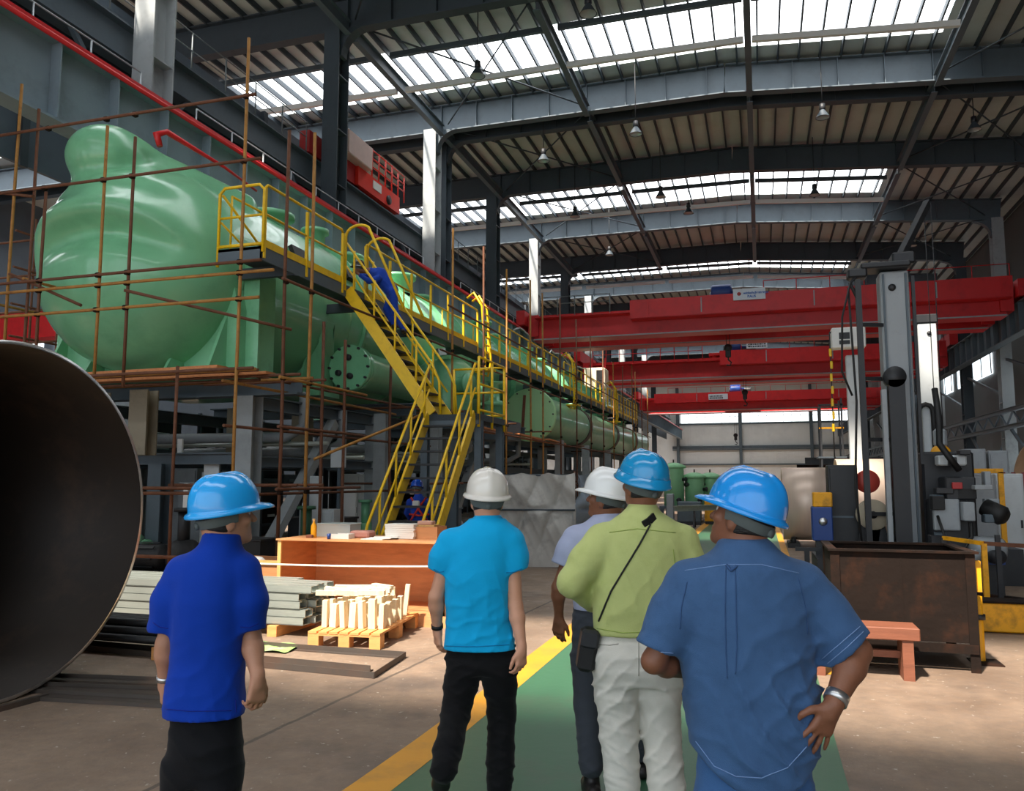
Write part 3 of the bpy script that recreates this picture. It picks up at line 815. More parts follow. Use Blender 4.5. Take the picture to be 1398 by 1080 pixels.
for y0, y1 in ((11.9, 14.2), (16.5, 30), (31, 54)):
    b = MB(); b.tube([(WX0, y0, WZ + 1.08), (WX0, y1, WZ + 1.08)], .022, 7); b.build('inner_rail', YEL, wk)
    n = int((y1 - y0) / 2.4)
    for i in range(n + 1):
        b = MB(); b.tube([(WX0, y0 + i * (y1 - y0) / max(n, 1), WZ), (WX0, y0 + i * (y1 - y0) / max(n, 1), WZ + 1.08)], .02, 6); b.build('inner_post', YEL, wk)

# stairs: upper flight goes down across the hall, lower flight comes back towards the visitors
LZ = 3.0
st = thing('steel_stairs', 'yellow steel stairs with dark treads in two flights up to the walkway', 'stairs', (-6.6, 14, 0))
def flight(a, c, across, n, m=YEL):
    """stringers from a (top) to c (bottom); across = vector to the other stringer"""
    a, c, w = Vector(a), Vector(c), Vector(across)
    for k in (0, 1):
        b = MB(); b.bar(a + w * k, c + w * k, .045, .24); b.build('stringer', m, st)
    d = c - a
    hd = V(d.x, d.y, 0).normalized()
    for i in range(1, n):
        p = a + d * (i / n) + w * .5 + V(0, 0, .03)
        b = MB(); wd = w.normalized()
        R = Matrix((hd, wd, V(0, 0, 1))).transposed()
        b.box(p, (.24, w.length - .05, .035), R=R); b.build('tread', DARK, st)
    for k in (0, 1):
        o = w * k
        for h, r in ((1.0, .026), (.52, .02)):
            b = MB(); b.tube([a + o + V(0, 0, h) - hd * .05, c + o + V(0, 0, h)] + ([c + o + V(0, 0, h) + hd * .16 + V(0, 0, -.35), c + o + hd * .2] if h > .9 else []), r, 7); b.build('handrail', m, st)
        for i in range(4):
            p = a + d * ((i + .3) / 4) + o
            b = MB(); b.tube([p, p + V(0, 0, 1.0)], .022, 6); b.build('baluster', m, st)
flight((-8.0, 14.5, 5.62), (-6.12, 14.5, 3.02), (0, .85, 0), 12)
b = MB(); b.box2((-6.3, 14.4, LZ - .12), (-5.1, 16.1, LZ)); b.build('landing', STEEL_D, st)
b = MB(); b.box2((-6.3, 14.4, LZ - .2), (-5.1, 14.45, LZ)); b.build('landing_edge', STEEL, st)
flight((-6.14, 14.4, 2.98), (-6.14, 11.95, .02), (.95, 0, 0), 12)
for p, q in (((-5.12, 14.45), (-5.12, 16.05)), ((-5.12, 16.05), (-6.25, 16.05))):
    for h in (1.1, .58, .08):
        b = MB(); b.tube([(p[0], p[1], LZ + h), (q[0], q[1], LZ + h)], .024, 7); b.build('landing_rail', YEL, st)
for x, y in ((-5.12, 14.45), (-5.12, 15.25), (-5.12, 16.05), (-5.7, 16.05), (-6.25, 16.05)):
    b = MB(); b.tube([(x, y, LZ - .25), (x, y, LZ + 1.1)], .028, 7); b.build('landing_post', YEL, st)
for x, y in ((-6.2, 16.0), (-5.2, 16.0), (-5.15, 14.55), (-6.28, 14.6)):
    b = MB(); b.ibeam((x, y, 0), (x, y, LZ - .12), .14, .14, .02, .02, (0, 1, 0)); b.build('landing_leg', STEEL, st)
# tall hoop rails at the stair head
for y in (14.42, 15.38):
    b = MB(); pts = [V(-8.02, y, 5.6)]
    for i in range(9):
        a = math.pi - i / 8 * math.pi * .75
        pts.append(V(-7.72 + .30 * math.cos(a), y, 6.72 + .22 * math.sin(a)))
    pts.append(V(-6.7, y, 5.15))
    b.tube(pts, .03, 8); b.build('hoop_rail', YEL, st)
# ladders and coiled yellow gear hung on the rails further along
def ladder(y, label, n=9):
    t = thing('hung_ladder', label, 'ladder', (-7.8, y, 4.7))
    for k in (0, 1):
        b = MB(); pts = [V(-7.95, y + .45 * k, 6.95), V(-7.75, y + .45 * k, 7.1), V(-7.5, y + .45 * k, 6.7), V(-7.45, y + .5 * k + .2, 5.2), V(-7.55, y + .4 * k + .3, 4.75), V(-7.8, y + .4 * k + .3, 4.85)]
        b.tube(pts, .035, 8); b.build('side_rail', YEL, t)
    for i in range(n):
        z = 4.95 + i * .22
        b = MB(); b.tube([(-7.47, y - .02 + .1, z), (-7.47, y + .56, z)], .025, 6); b.build('rung', YEL, t)
    b = MB(); b.box((-7.55, y + .45, 4.9), (.5, .5, .06)); b.build('foot_plate', YEL, t)
ladder(21.4, 'yellow hooked ladder hanging on the walkway rail above the landing')
ladder(32.9, 'yellow hooked ladder hanging on the walkway rail over the thick pipe')
ladder(43.3, 'far yellow hooked ladder hanging on the walkway rail near its end')
t = thing('cable', 'pale cable sagging along the top of the walkway railing', 'cable', (-8.1, 30, 6.8))
b = MB(); pts = []
for i in range(60):
    y = 27 + i * .45
    pts.append(V(-8.25 + .1 * math.sin(i * .8), y, 7.05 + .16 * math.sin(i * .55) + .06 * math.sin(i * 1.7)))
b.tube(pts, .03, 6); b.build('sheath', RAILW, t)
# ------------------------------------------------------------------ tube scaffolding
def pole(parent, name, a, c, m, r=.026):
    b = MB(); a, c = Vector(a), Vector(c)
    mid = [a.lerp(c, t) + V(random.uniform(-1, 1), random.uniform(-1, 1), random.uniform(-.4, .4)) * .012 for t in (.33, .67)]
    b.tube([a] + mid + [c], r, 8); return b.build(name, m, parent)
def clampon(parent, p, m=None):
    b = MB(); b.bbox(p, (.085, .085, .08), .02); b.build('coupler', m or RUST_P, parent)
scf = thing('tube_scaffold', 'rusty tube scaffold standing in front of the green dome', 'scaffold', (-10.5, 10.3, 0))
FYs = 10.25
UP_ = [(30, 115, 560), (63, 262, 520), (147, 172, 520), (185, 187, 530), (340, 52, 745)]
ux = []
for i, (px, y0, y1) in enumerate(UP_):
    p = atY(px, y0, FYs); x = p.x
    q = V(x, FYs, 3.2 if i < 4 else 0)
    ux.append(x)
    pole(scf, 'upright', q, p, (RUST_Y, RUST, RUST_Y, RUST, RUST_Y)[i])
for (pa, pc, m) in (((0, 185), (338, 131), RUST), ((0, 262), (345, 220), RUST), ((2, 390), (345, 353), RUST), ((2, 402), (362, 368), RUST_Y), ((2, 434), (342, 405), RUST_Y)):
    a, c = atY(pa[0], pa[1], FYs - .05), atY(pc[0], pc[1], FYs - .05)
    z = (a.z + c.z) / 2
    pole(scf, 'ledger', (-13.8, FYs - .055, z), (c.x + .15, FYs - .055, z), m)
    for x in ux[1:]: clampon(scf, (x, FYs - .03, z))
for a, c in (((-12.0, 10.2, 5.2), (-10.6, 10.35, 4.6)), ((-9.6, 10.2, 4.75), (-7.3, 11.4, 4.2)), ((-13.5, 10.3, 6.9), (-11.6, 10.2, 6.5))):
    pole(scf, 'brace', a, c, RUST)
# working level of tubes and boards under the dome
for i in range(6):
    y = 10.15 + i * .42; z = 3.38 + .05 * (i % 3)
    pole(scf, 'transom', (-13.4, y, z), (-7.2 - .25 * (i % 4), y + .1, z + .03), (RUST, RUST_Y, RUST)[i % 3])
for i in range(2):
    y = 10.7 + i * .8
    b = MB(); b.box((-10.6 + .3 * (i % 2), y, 3.50), (5.2, .26, .045), rz=.02 * (i - 2)); b.build('board', PLANK, scf)
for z in (1.62, 1.55):
    pole(scf, 'ledger', (-13.6, 10.2, z), (-7.1, 10.2, z), RUST)
for x in (-12.6, -10.4, -8.6):
    pole(scf, 'upright', (x, 10.3, 0), (x, 10.3, 3.5), RUST)
pole(scf, 'ledger', (-13.4, 10.0, .62), (-7.2, 10.0, .62), RUST)
for x in (-13.4, -11.2):                                  # return bays going back along the far side
    for y in (10.3, 13.4):
        pole(scf, 'upright', (x - .5, y, 0), (x - .5, y, 8.1), RUST)
    pole(scf, 'ledger', (x - .5, 10.2, 5.1), (x - .5, 14, 5.1), RUST_Y)

sc2 = thing('tube_scaffold', 'row of rusty scaffold tubes standing along the walkway side of the vessel', 'scaffold', (-7.4, 20, 0))
SX = -7.42
side = [(11.35, 7.6, RUST), (12.15, 7.9, RUST_Y), (17.4, 4.5, RUST), (18.9, 8.2, RUST_Y), (21.3, 8.4, RUST), (23.5, 8.3, RUST_Y), (26.2, 8.6, RUST_Y), (27.8, 8.5, RUST_Y), (30.5, 8.9, RUST), (33.4, 8.6, RUST), (36.4, 8.4, RUST), (39.5, 8.2, RUST), (42.4, 8.0, RUST_Y), (45.5, 8.2, RUST), (49, 8.8, RUST_Y), (50.3, 8.5, RUST_Y), (53, 8.2, RUST), (56, 8.0, RUST_Y)]
for y, zt, m in side:
    pole(sc2, 'upright', (SX, y, 0), (SX, y, zt), m, .03)
    for z in (5.0, 3.4, 1.55): clampon(sc2, (SX + .02, y, z))
for z, y0, y1, m in ((5.02, 11.2, 18.2, RUST), (3.40, 11.2, 14.2, RUST_Y), (1.6, 11.2, 14.0, RUST), (6.1, 18.5, 34, RUST), (6.05, 33, 57, RUST), (4.9, 18, 40, RUST), (4.7, 39, 57, RUST), (3.1, 21, 57, RUST), (1.55, 21, 57, RUST), (2.6, 11.2, 14.2, RUST)):
    pole(sc2, 'ledger', (SX + .05, y0, z), (SX + .05, y1, z), m)
for y in (11.35, 12.15, 17.4, 18.9, 23.5, 27.8, 33.4, 39.5):
    for z in (3.4 if y < 28 else 3.1, 1.6): pole(sc2, 'transom', (SX + .3, y + .06, z + .06), (-9.6, y + .06, z + .06), RUST)
for y, zt, m in ((12.75, 4.6, RUST), (13.55, 4.4, RUST)):
    pole(sc2, 'upright', (-7.5, y, 0), (-7.5, y, zt), m, .03)
pole(sc2, 'upright', (-8.2, 17.0, 0), (-8.2, 17.0, 4.6), RUST, .035)
for z in (3.52, 2.62, 1.5): pole(sc2, 'ledger', (-8.25, 11.0, z), (-8.25, 19.5, z), RUST)
pole(sc2, 'ledger', (-8.3, 11.0, 3.35), (-8.3, 17.5, 3.3), RUST_Y)
pole(sc2, 'brace', (-7.3, 12.2, 2.1), (-6.3, 14.4, 3.0), RUST_Y)
for i in range(6):
    b = MB(); y0 = 21.5 + (i % 3) * 3.6
    b.box((-7.75 + .2 * (i // 3), y0 + 1.6, 3.16 + .05 * (i // 3)), (.18, 4.2, .045), rz=.03 * (i - 2)); b.build('board', PLANK, sc2)
for i in range(4):
    b = MB(); b.box((-7.8 + .22 * i, 25 + i * .8, 1.68), (.18, 4.2, .045), rz=-.04 * (i - 2)); b.build('board', PLANK, sc2)
# far tubes in the left aisle
sc3 = thing('tube_scaffold', 'dark scaffold tubes left of the green dome under the runway girder', 'scaffold', (-15, 16, 0))
for x, y, z in ((-15.2, 13.5, 7.5), (-16.6, 13.5, 6.6), (-15.2, 17, 8), (-16.6, 17, 8), (-18.2, 17, 7.6)):
    pole(sc3, 'upright', (x, y, 0), (x, y, z), RUST)
for z in (7.0, 6.2, 5.4, 4.7):
    pole(sc3, 'ledger', (-19.5, 13.4, z), (-14.3, 13.4, z), RUST); pole(sc3, 'ledger', (-15.2, 13, z + .1), (-15.2, 18, z + .1), RUST)
# ------------------------------------------------------------------ big rolled shell at the left edge
MILLD = M('dark_mill_scale', (48, 40, 35), .5, .3, v=.25, vs=2, dirt=(88, 66, 52), damt=.6, ds=1.4)
t = thing('rolled_steel_shell', 'huge open rolled steel cylinder lying at the left edge', 'steel cylinder', (-9, 5.06, 0))
b = MB(); CXp, CYp, CZp, R1, R0 = -5.76, 5.06, 1.44, 1.43, 1.405
b.lathe([(R1, 0), (R1, 6.5), (R0, 6.5), (R0, 0)], (CXp, CYp, CZp), (-1, 0, 0), n=96, close=True)
b.build('shell', MILLD, t)
b = MB(); b.lathe([(0, 6.4), (R0, 6.4), (R0, 6.5), (0, 6.5)], (CXp, CYp, CZp), (-1, 0, 0), n=64); b.build('end_plate', MILLD, t)  # plate added to keep light out of the cylinder
b = MB(); b.lathe([(R0 - .001, -.006), (R1 + .004, -.006), (R1 + .004, .05), (R1, .05)], (CXp, CYp, CZp), (-1, 0, 0), n=96)
b.build('ground_edge', CHROME, t, 'bright ground rim of the open end')
for x in (-7.2, -10.8):
    t = thing('pipe_cradle', 'dark timber cradle under the rolled cylinder, %s' % ('near its open end' if x > -9 else 'at its far end'), 'cradle', (x, 5.06, 0))
    for s in (-1, 1):
        b = MB(); b.prism([(x - .15, 5.06 + s * .55, 0), (x - .15, 5.06 + s * 1.25, 0), (x - .15, 5.06 + s * 1.25, .62), (x - .15, 5.06 + s * .98, .30), (x - .15, 5.06 + s * .55, .08)], (.3, 0, 0)); b.build('wedge', REDW, t)
# flat bars on the floor in front of it
for i, (pa, pc, w, lab) in enumerate((((-60, 921), (235, 932), .11, 'long flat steel bar on the floor, farthest of those before the big cylinder'), ((-60, 934), (232, 946), .13, 'long flat steel bar on the floor, middle one before the big cylinder'),
                           ((58, 949), (236, 959), .12, 'long flat steel bar on the floor, nearest before the big cylinder'))):
    a, c = atZ(*pa, .03), atZ(*pc, .03)
    b = MB(); b.bar(a - V(0, 0, .015), c - V(0, 0, .015), w, .03); b.bar(a + V(0, w / 2, .005), c + V(0, w / 2, .005), .012, .05)
    o = b.build('flat_bar', MILL); tag(o, lab, 'steel bar', 'flat bars by the cylinder')
a, c = atZ(-10, 970, .02), atZ(64, 950, .02)
b = MB(); b.bar(a, c, .05, .04); tag(b.build('flat_bar', MILL), 'short steel bar lying askew at the left edge of the floor', 'steel bar', 'flat bars by the cylinder')

# rectangular angle-iron frame
t = thing('angle_iron_frame', 'long rusty angle-iron frame lying on the floor before the pallet', 'steel frame', (-4.9, 7.1, 0))
A, B_, C_, D_ = V(-7.2, 6.86, 0), V(-3.33, 6.66, 0), V(-3.42, 7.52, 0), V(-7.2, 7.55, 0)
def angle(name, a, c, inward):
    b = MB(); u = Vector(inward).normalized()
    b.bar(a + u * .03 + V(0, 0, .006), c + u * .03 + V(0, 0, .006), .06, .01); b.bar(a + V(0, 0, .03), c + V(0, 0, .03), .008, .055); b.build(name, MILL, t)
angle('long_bar', A, B_, (0, 1, 0)); angle('long_bar', D_, C_, (0, -1, 0)); angle('end_bar', B_, C_, (-1, 0, 0))
angle('long_bar', A + V(0, .22, .0), B_ + V(-.15, .22, 0), (0, 1, 0))

# plywood crate, open towards the visitors
t = thing('plywood_crate', 'big open orange plywood crate with boxes on its lid', 'crate', (-4.8, 9.6, 0))
cx0, cx1, cy0, cy1, ch = -5.95, -3.72, 9.12, 10.05, 1.0
def cr(name, a, c, m=PLY, lab=None): b = MB(); b.box2(a, c); b.build(name, m, t, lab)
cr('bottom_panel', (cx0, cy0, .12), (cx1, cy1, .15)); cr('back_panel', (cx0, cy1 - .02, .12), (cx1, cy1, ch - .02))
cr('side_panel', (cx0, cy0 + .02, .12), (cx0 + .02, cy1 - .02, ch - .02)); cr('side_panel', (cx1 - .02, cy0 + .02, .12), (cx1, cy1 - .02, ch - .02))
cr('lid', (cx0 - .02, cy0 - .02, ch - .02), (cx1 + .42, cy1 + .05, ch), PLY)
for x in (cx0 + .02, cx1 - .02): cr('corner_batten', (x - .025, cy0, .12), (x + .025, cy0 + .03, ch - .02), PLY_E, 'pale corner batten')
cr('sill', (cx0, cy0 - .02, 0), (cx1 + .1, cy0 + .02, .13)); cr('skid', (cx0, cy1 - .1, 0), (cx1, cy1, .12), PALW)
t = thing('plywood_crate', 'closed orange plywood crate right of the open one, half hidden by the cyan shirt', 'crate', (-3.4, 9.7, 0))
b = MB(); b.box2((cx1 + .02, cy0 + .15, .03), (cx1 + .40, cy1 - .05, ch - .03)); b.build('body', PLY, t)
b = MB(); b.box2((cx1 + .02, cy0 + .13, .03), (cx1 + .06, cy0 + .15, ch - .03)); b.box2((cx1 + .36, cy0 + .13, .03), (cx1 + .40, cy0 + .15, ch - .03)); b.build('corner_batten', PLY_E, t)
b = MB(); b.box2((cx1 + .02, cy0 + .15, 0), (cx1 + .12, cy1 - .05, .03)); b.build('skid', PALW, t)
t = thing('plywood_crate', 'low orange plywood crate left of the open one behind the royal blue shirt', 'crate', (-6.6, 9.8, 0))
def lc(name, a, c, m=PLY): b = MB(); b.box2(a, c); b.build(name, m, t)
lc('front_panel', (-7.4, 9.4, 0), (-6.0, 9.42, .66)); lc('back_panel', (-7.4, 10.2, 0), (-6.0, 10.22, .66)); lc('side_panel', (-7.4, 9.42, 0), (-7.38, 10.2, .66)); lc('side_panel', (-6.02, 9.42, 0), (-6.0, 10.2, .66))
lc('bottom_panel', (-7.38, 9.42, .02), (-6.02, 10.2, .05)); lc('top_batten', (-7.42, 9.37, .64), (-6.0, 9.40, .69), PLY_E)
for i, (x, y, z, r, m, lab) in enumerate(((-6.75, 9.8, .05, .30, WHITE, 'white crumpled rag heap in the low crate'), (-6.3, 9.75, .05, .34, REDW, 'reddish rag heap in the low crate beside the open one'))):
    rs = random.Random(i)
    f = union([ell((x + rs.uniform(-.12, .12), y + rs.uniform(-.1, .1), z + rs.uniform(.25, .62)), (rs.uniform(.08, .16), rs.uniform(.08, .15), rs.uniform(.06, .14))) for _ in range(9)] + [ell((x, y, z + .25), (.24, .24, .26))], .05)
    o = sdf_mesh('rag_heap', f, (x - .4, y - .4, z), (x + .4, y + .4, z + .85), .03, m); tag(o, lab, 'rags')
# things on the crate lid
def carton(name, px0, px1, py0, y, dep, m, label, cat='box', z0=1.0, lid=None, rz=0):
    a, c = atY(px0, py0, y), atY(px1, py0, y)
    t = thing(name, label, cat, ((a.x + c.x) / 2, y, z0))
    b = MB(); h = a.z - z0
    w = c.x - a.x; cx = (a.x + c.x) / 2; yy = y + dep / 2
    b.box2((a.x, y, z0), (c.x, y + .012, a.z)); b.box2((a.x, y + dep - .012, z0), (c.x, y + dep, a.z)); b.box2((a.x, y + .012, z0), (a.x + .012, y + dep - .012, a.z)); b.box2((c.x - .012, y + .012, z0), (c.x, y + dep - .012, a.z)); b.box2((a.x + .012, y + .012, z0), (c.x - .012, y + dep - .012, z0 + .012))
    b.build('body', m, t)
    if lid:
        b = MB(); b.bbox((cx, yy, a.z + .008), (w + .02, dep + .02, .016), .006); b.build('lid', lid, t)
    return t
CLEARB = M('cloudy_plastic', (196, 206, 204), .3, v=.05, coat=.3)
PAPER = M('white_paper', (232, 230, 224), .7, v=.05, vs=20, stretch=(1, 1, 14))
carton('plastic_tub', 433, 478, 716, 9.62, .30, CLEARB, 'cloudy plastic tub at the back of the crate lid', lid=CLEARB)
carton('document_tray', 452, 476, 729, 9.30, .16, WHITE, 'small white carton in front of the cloudy tub')
b = MB()
for i in range(7): b.box((atY(546, 730, 9.5).x + .004 * ((i * 5) % 3 - 1), 9.62, 1.018 + i * .026), (.40, .28, .024), rz=.01 * ((i * 7) % 5 - 2))
tag(b.build('paper_stack', PAPER), 'stack of white paper reams on the crate lid', 'paper stack')
b = MB(); b.bbox((atY(490, 735, 9.5).x, 9.6, 1.045), (.28, .22, .09), .03); tag(b.build('folded_cloth', M('dull_pink_cloth', (196, 140, 126), .8, v=.1)), 'dull pink folded cloth between tub and papers', 'cloth')
t = carton('wooden_box', 564, 597, 719, 9.55, .32, PLY, 'small open wooden box at the right end of the crate lid', lid=None)
b = MB(); p = atY(578, 716, 9.6); b.bbox((p.x, 9.7, 1.20), (.2, .14, .05), .015); tag(b.build('cloth_pad', M('pinkish_pad', (222, 172, 150), .8)), 'pinkish pad lying on the small wooden box', 'pad')
b = MB(); b.box((p.x, 9.7, 1.165), (.3, .2, .02)); tag(b.build('thin_board', PLY_E), 'thin board across the small wooden box', 'board')
t = thing('spray_bottle', 'orange yellow bottle at the left end of the crate lid', 'bottle', atY(428, 738, 9.4))
p = atY(428, 738, 9.4); p.z = 1.0
b = MB(); b.lathe([(0, 0), (.035, 0), (.037, .03), (.037, .15), (.015, .19), (.014, .21)], p, n=18); b.build('body', YEL_O, t)
b = MB(); b.lathe([(.016, .205), (.018, .24), (0, .243)], p, n=12); b.build('cap', PLY_E, t)
p = atY(420, 738, 9.3); b = MB(); b.bbox((p.x, 9.35, 1.02), (.09, .06, .04), .01); tag(b.build('wood_offcut', REDW), 'small reddish wood offcut beside the bottle', 'wood')
p = atY(449, 736, 9.2); b = MB(); b.lathe([(0, 0), (.022, 0), (.026, .07), (.024, .07), (.02, .004), (0, .004)], (p.x, 9.2, 1.0), n=16); tag(b.build('cup', BLUE_M), 'small dark blue cup near the lid front edge', 'cup')
b = MB(); p = atY(512, 738, 9.35)
for i in range(3): b.box((p.x + .06 * i, 9.35 + .03 * i, 1.006 + .01 * i), (.3, .2, .009), rz=.2 * i)
tag(b.build('loose_papers', PAPER), 'loose white sheets on the middle of the crate lid', 'papers')
# white rope across the crate
t = thing('barrier_rope', 'white rope stretched in front of the plywood crates', 'rope', (-5, 8.95, 0))
b = MB(); a, c = V(-7.3, 9.0, .70), V(-3.35, 8.95, .745)
b.tube([a.lerp(c, i / 14) + V(0, 0, -.03 * math.sin(i / 14 * math.pi)) for i in range(15)], .012, 7); b.build('rope', M('pale_rope', (240, 232, 214), .8), t)
for q in (a, c):
    b = MB(); b.tube([(q.x, q.y, 0), (q.x, q.y, q.z + .04)], .015, 8); b.lathe([(0, 0), (.12, 0), (.11, .02), (.02, .03)], (q.x, q.y, 0), n=16); b.build('stanchion', RUST, t)

# galvanised profiles stacked on timbers
GX1 = -4.93
for row in range(5):
    z = .13 + row * .088
    for k in range(4):
        y = 8.18 + k * .185 + .01 * (row % 2); x1 = GX1 + random.uniform(-.10, .05) + (.12 if row == 4 else 0) - (.5 if row == 4 and k > 2 else 0)
        x0 = -9.0 + random.uniform(-.1, .1)
        b = MB(); b.bar((x0, y, z + .004), (x1, y, z + .004), .16, .008); b.bar((x0, y - .076, z + .042), (x1, y - .076, z + .042), .008, .078); b.bar((x0, y + .076, z + .042), (x1, y + .076, z + .042), .008, .078)
        b.bar((x0, y - .05, z + .078), (x1, y - .05, z + .078), .05, .006); b.bar((x0, y + .05, z + .078), (x1, y + .05, z + .078), .05, .006)
        tag(b.build('steel_profile', GALV), 'galvanised channel left of the pallet, %s layer up, %s from the front' % (ORD[row].replace('nearest', 'first'), ORD[k].replace('nearest', 'first')), 'steel profile', 'galvanised channels stacked by the pallet')
for x, nm in ((-5.3, 'right'), (-6.9, 'middle'), (-8.5, 'left')):
    b = MB(); b.box((x, 8.46, .06), (.12, .82, .12)); tag(b.build('timber_bearer', PALW), 'timber bearer under the galvanised channels, %s one' % nm, 'timber', 'bearers under the channels')
b = MB(); n = 14
b.grid(lambda u, v: V(-5.6 + u * .95, 7.30 + v * .40, .012 + .02 * math.sin(u * 9 + v * 4) ** 2), n, 6); tag(b.build('plastic_sheet', M('greenish_sheet', (150, 190, 110), .5, v=.3, vs=8, dirt=(210, 205, 185), damt=.8, ds=5), fix=False), 'crumpled greenish sheet on the floor before the channels', 'sheet')
# bundle of black tubes near the cylinder
for row in range(3):
    for k in range(6 - row):
        y = 6.72 + k * .082 + row * .041; z = .16 + row * .072
        b = MB(); x1 = -5.35 + random.uniform(-.03, .03)
        b.lathe([(.040, 0), (.040, 3.4), (.034, 3.4), (.034, 0)], (x1, y + .1, z), (-1, 0, 0), n=14, close=True)
        tag(b.build('steel_tube', DARK), 'black steel tube beside the big cylinder, %s layer up, %s from the front' % (ORD[row].replace('nearest', 'first'), ORD[k].replace('nearest', 'first')), 'tube', 'black tubes beside the cylinder')
for x in (-5.7, -7.6):
    b = MB(); b.box((x, 7.02, .06), (.1, .66, .12)); tag(b.build('timber_bearer', PALW), 'timber bearer under the black tubes, %s' % ('near their open ends' if x > -6 else 'at the far left'), 'timber', 'bearers under the tubes')

# pallet with pale timber wedges
t = thing('wooden_pallet', 'wooden pallet with a heap of pale timber pieces', 'pallet', (-4.4, 8.4, 0))
O = V(-4.62, 7.68, 0); ux_ = (V(-3.93, 7.76, 0) - O).normalized(); uy_ = V(-ux_.y, ux_.x, 0); PW, PD = .80, 1.35
Rp = Matrix((ux_, uy_, V(0, 0, 1))).transposed()
def pb(name, u, w, z, d, m=PALW): b = MB(); b.box(O + ux_ * u + uy_ * w + V(0, 0, z), d, R=Rp); b.build(name, m, t)
for i in range(3):
    for j in range(3): pb('foot_block', .06 + i * (PW - .12) / 2, .07 + j * (PD - .14) / 2, .06, (.12, .13, .12))
for j in range(3): pb('stringer_board', PW / 2, .07 + j * (PD - .14) / 2, .131, (PW, .13, .022))
for i in range(7): pb('deck_board', .05 + i * (PW - .1) / 6, PD / 2, .153, (.095, PD, .022))
rs = random.Random(5); nn = 0
def block(u, w, z, d, rx, ry, rz, lab):
    b = MB(); R = Rp @ (Matrix.Rotation(rz, 3, 'Z') @ Matrix.Rotation(ry, 3, 'Y') @ Matrix.Rotation(rx, 3, 'X'))
    b.box(O + ux_ * u + uy_ * w + V(0, 0, z), d, R=R)
    # notched end so it reads as a cut wedge
    tag(b.build('timber_piece', BLOCKW), lab, 'timber piece', 'pale timber pieces on the pallet')
for r in range(4):                       # standing rows
    for k in range(7):
        h = rs.uniform(.24, .31)
        block(.07 + k * .108 + rs.uniform(-.006, .006), .28 + r * .2 + rs.uniform(-.012, .012), .166 + h / 2, (.055 + .02 * (k % 2), .09, h), rs.uniform(-.05, .05), rs.uniform(-.05, .05), rs.uniform(-.12, .12),
              'pale standing timber wedge, %s row from the front, %s from the left' % (ORD[r].replace('nearest', 'first'), ORD[k].replace('nearest', 'first')))
for k in range(9):
    block(.12 + (k % 3) * .22 + rs.uniform(-.03, .03), .3 + (k // 3) * .24, .52 + .008 * (k % 3), (.30, .06, .05), rs.uniform(-.1, .1), rs.uniform(-.08, .08), rs.uniform(-.5, .5), 'pale timber stick lying on the heap, %s from the left, %s row' % (ORD[k % 3].replace('nearest', 'first'), ORD[k // 3].replace('nearest', 'first')))
for k, (u, w, h, tl) in enumerate(((.72, 1.12, .36, .10), (.60, 1.0, .34, -.06), (.46, 1.14, .3, .04))):
    block(u, w, .166 + h / 2, (.05, .06, h), 0, tl, .1, 'tall pale stick standing at the back of the pallet, %s from the right' % ORD[k].replace('nearest', 'first'))

# grey tarpaulin screen
t = thing('tarpaulin_screen', 'grey crumpled tarpaulin screen on a frame right of the yellow stairs', 'tarpaulin', (-4.2, 15.6, 0))
def tarp(name, A, Bp, h, m, seed, nu=70, nv=44):
    A, Bp = Vector(A), Vector(Bp); d = Bp - A; nrm = V(d.y, -d.x, 0).normalized(); rs = random.Random(seed)
    ph = [rs.uniform(0, 6.3) for _ in range(8)]
    def fn(u, v):
        sag = .05 * abs(math.sin(u * math.pi * 3)) * v
        q = u * 5 + 1.6 * math.sin(v * 3 + ph[4]); k = .12 * (1 - abs(math.sin(q + v * 2.2 + ph[0]))) ** 1.5 - .10 * (1 - abs(math.sin(u * 9 - v * 4 + ph[1]))) ** 2 + .06 * math.sin(v * 9 + u * 7 + ph[2]) + .035 * (1 - abs(math.sin(u * 23 + v * 13 + ph[3]))) ** 2
        k *= .35 + .65 * math.sin(min(1, v * 1.0) * math.pi * .9)
        if abs(v - .62) < .02: k *= .3
        return A + d * u + nrm * k + V(0, 0, h * v - sag)
    b = MB(); b.grid(fn, nu, nv)
    b.build(name, m, t, fix=False)
tarp('sheet', (-5.15, 15.55, .03), (-3.55, 15.8, .03), 1.86, TARP, 1)
tarp('side_sheet', (-3.55, 15.8, .03), (-3.3, 18.8, .03), 1.86, TARP_B, 2)
for p in ((-5.15, 15.68), (-3.6, 15.95), (-3.38, 18.7)):
    b = MB(); b.tube([(p[0], p[1], 0), (p[0], p[1], 1.92)], .024, 8); b.build('post', RUST, t)
for z in (1.84, 1.15):
    b = MB(); b.tube([(-5.2, 15.62 - .12 * (z < 1.5), z), (-3.55, 15.86 - .12 * (z < 1.5), z)], .02, 8); b.build('rail', STEEL_D, t)

# ------------------------------------------------------------------ gear under the vessel
def cabinet(x, y, w, d, h, m, label, name='electrical_cabinet', z0=0.0, rz=0):
    t = thing(name, label, 'cabinet', (x, y, z0))
    b = MB(); b.bbox((x, y, z0 + .05 + (h - .05) / 2), (w, d, h - .05), .015, rz); b.build('body', m, t)
    b = MB(); b.box((x, y, z0 + .03), (w * .94, d * .94, .06), rz); b.build('plinth', DARK, t)
    M_ = Matrix.Rotation(rz, 3, 'Z'); n = 2 if w > .7 else 1
    for k in range(n):
        ww = (w - .05) / n
        c = Vector((x, y, z0 + h / 2 + .03)) + M_ @ V(-w / 2 + .025 + ww * (k + .5), -d / 2 - .012, 0)
        b = MB(); b.bbox(c, (ww - .012, .024, h - .16), .008, rz); dd = b.build('door', m, t)
        b = MB(); b.box(c + M_ @ V(ww * .38, -.022, 0), (.03, .03, .14), rz); b.build('handle', DARK, dd)
    return t
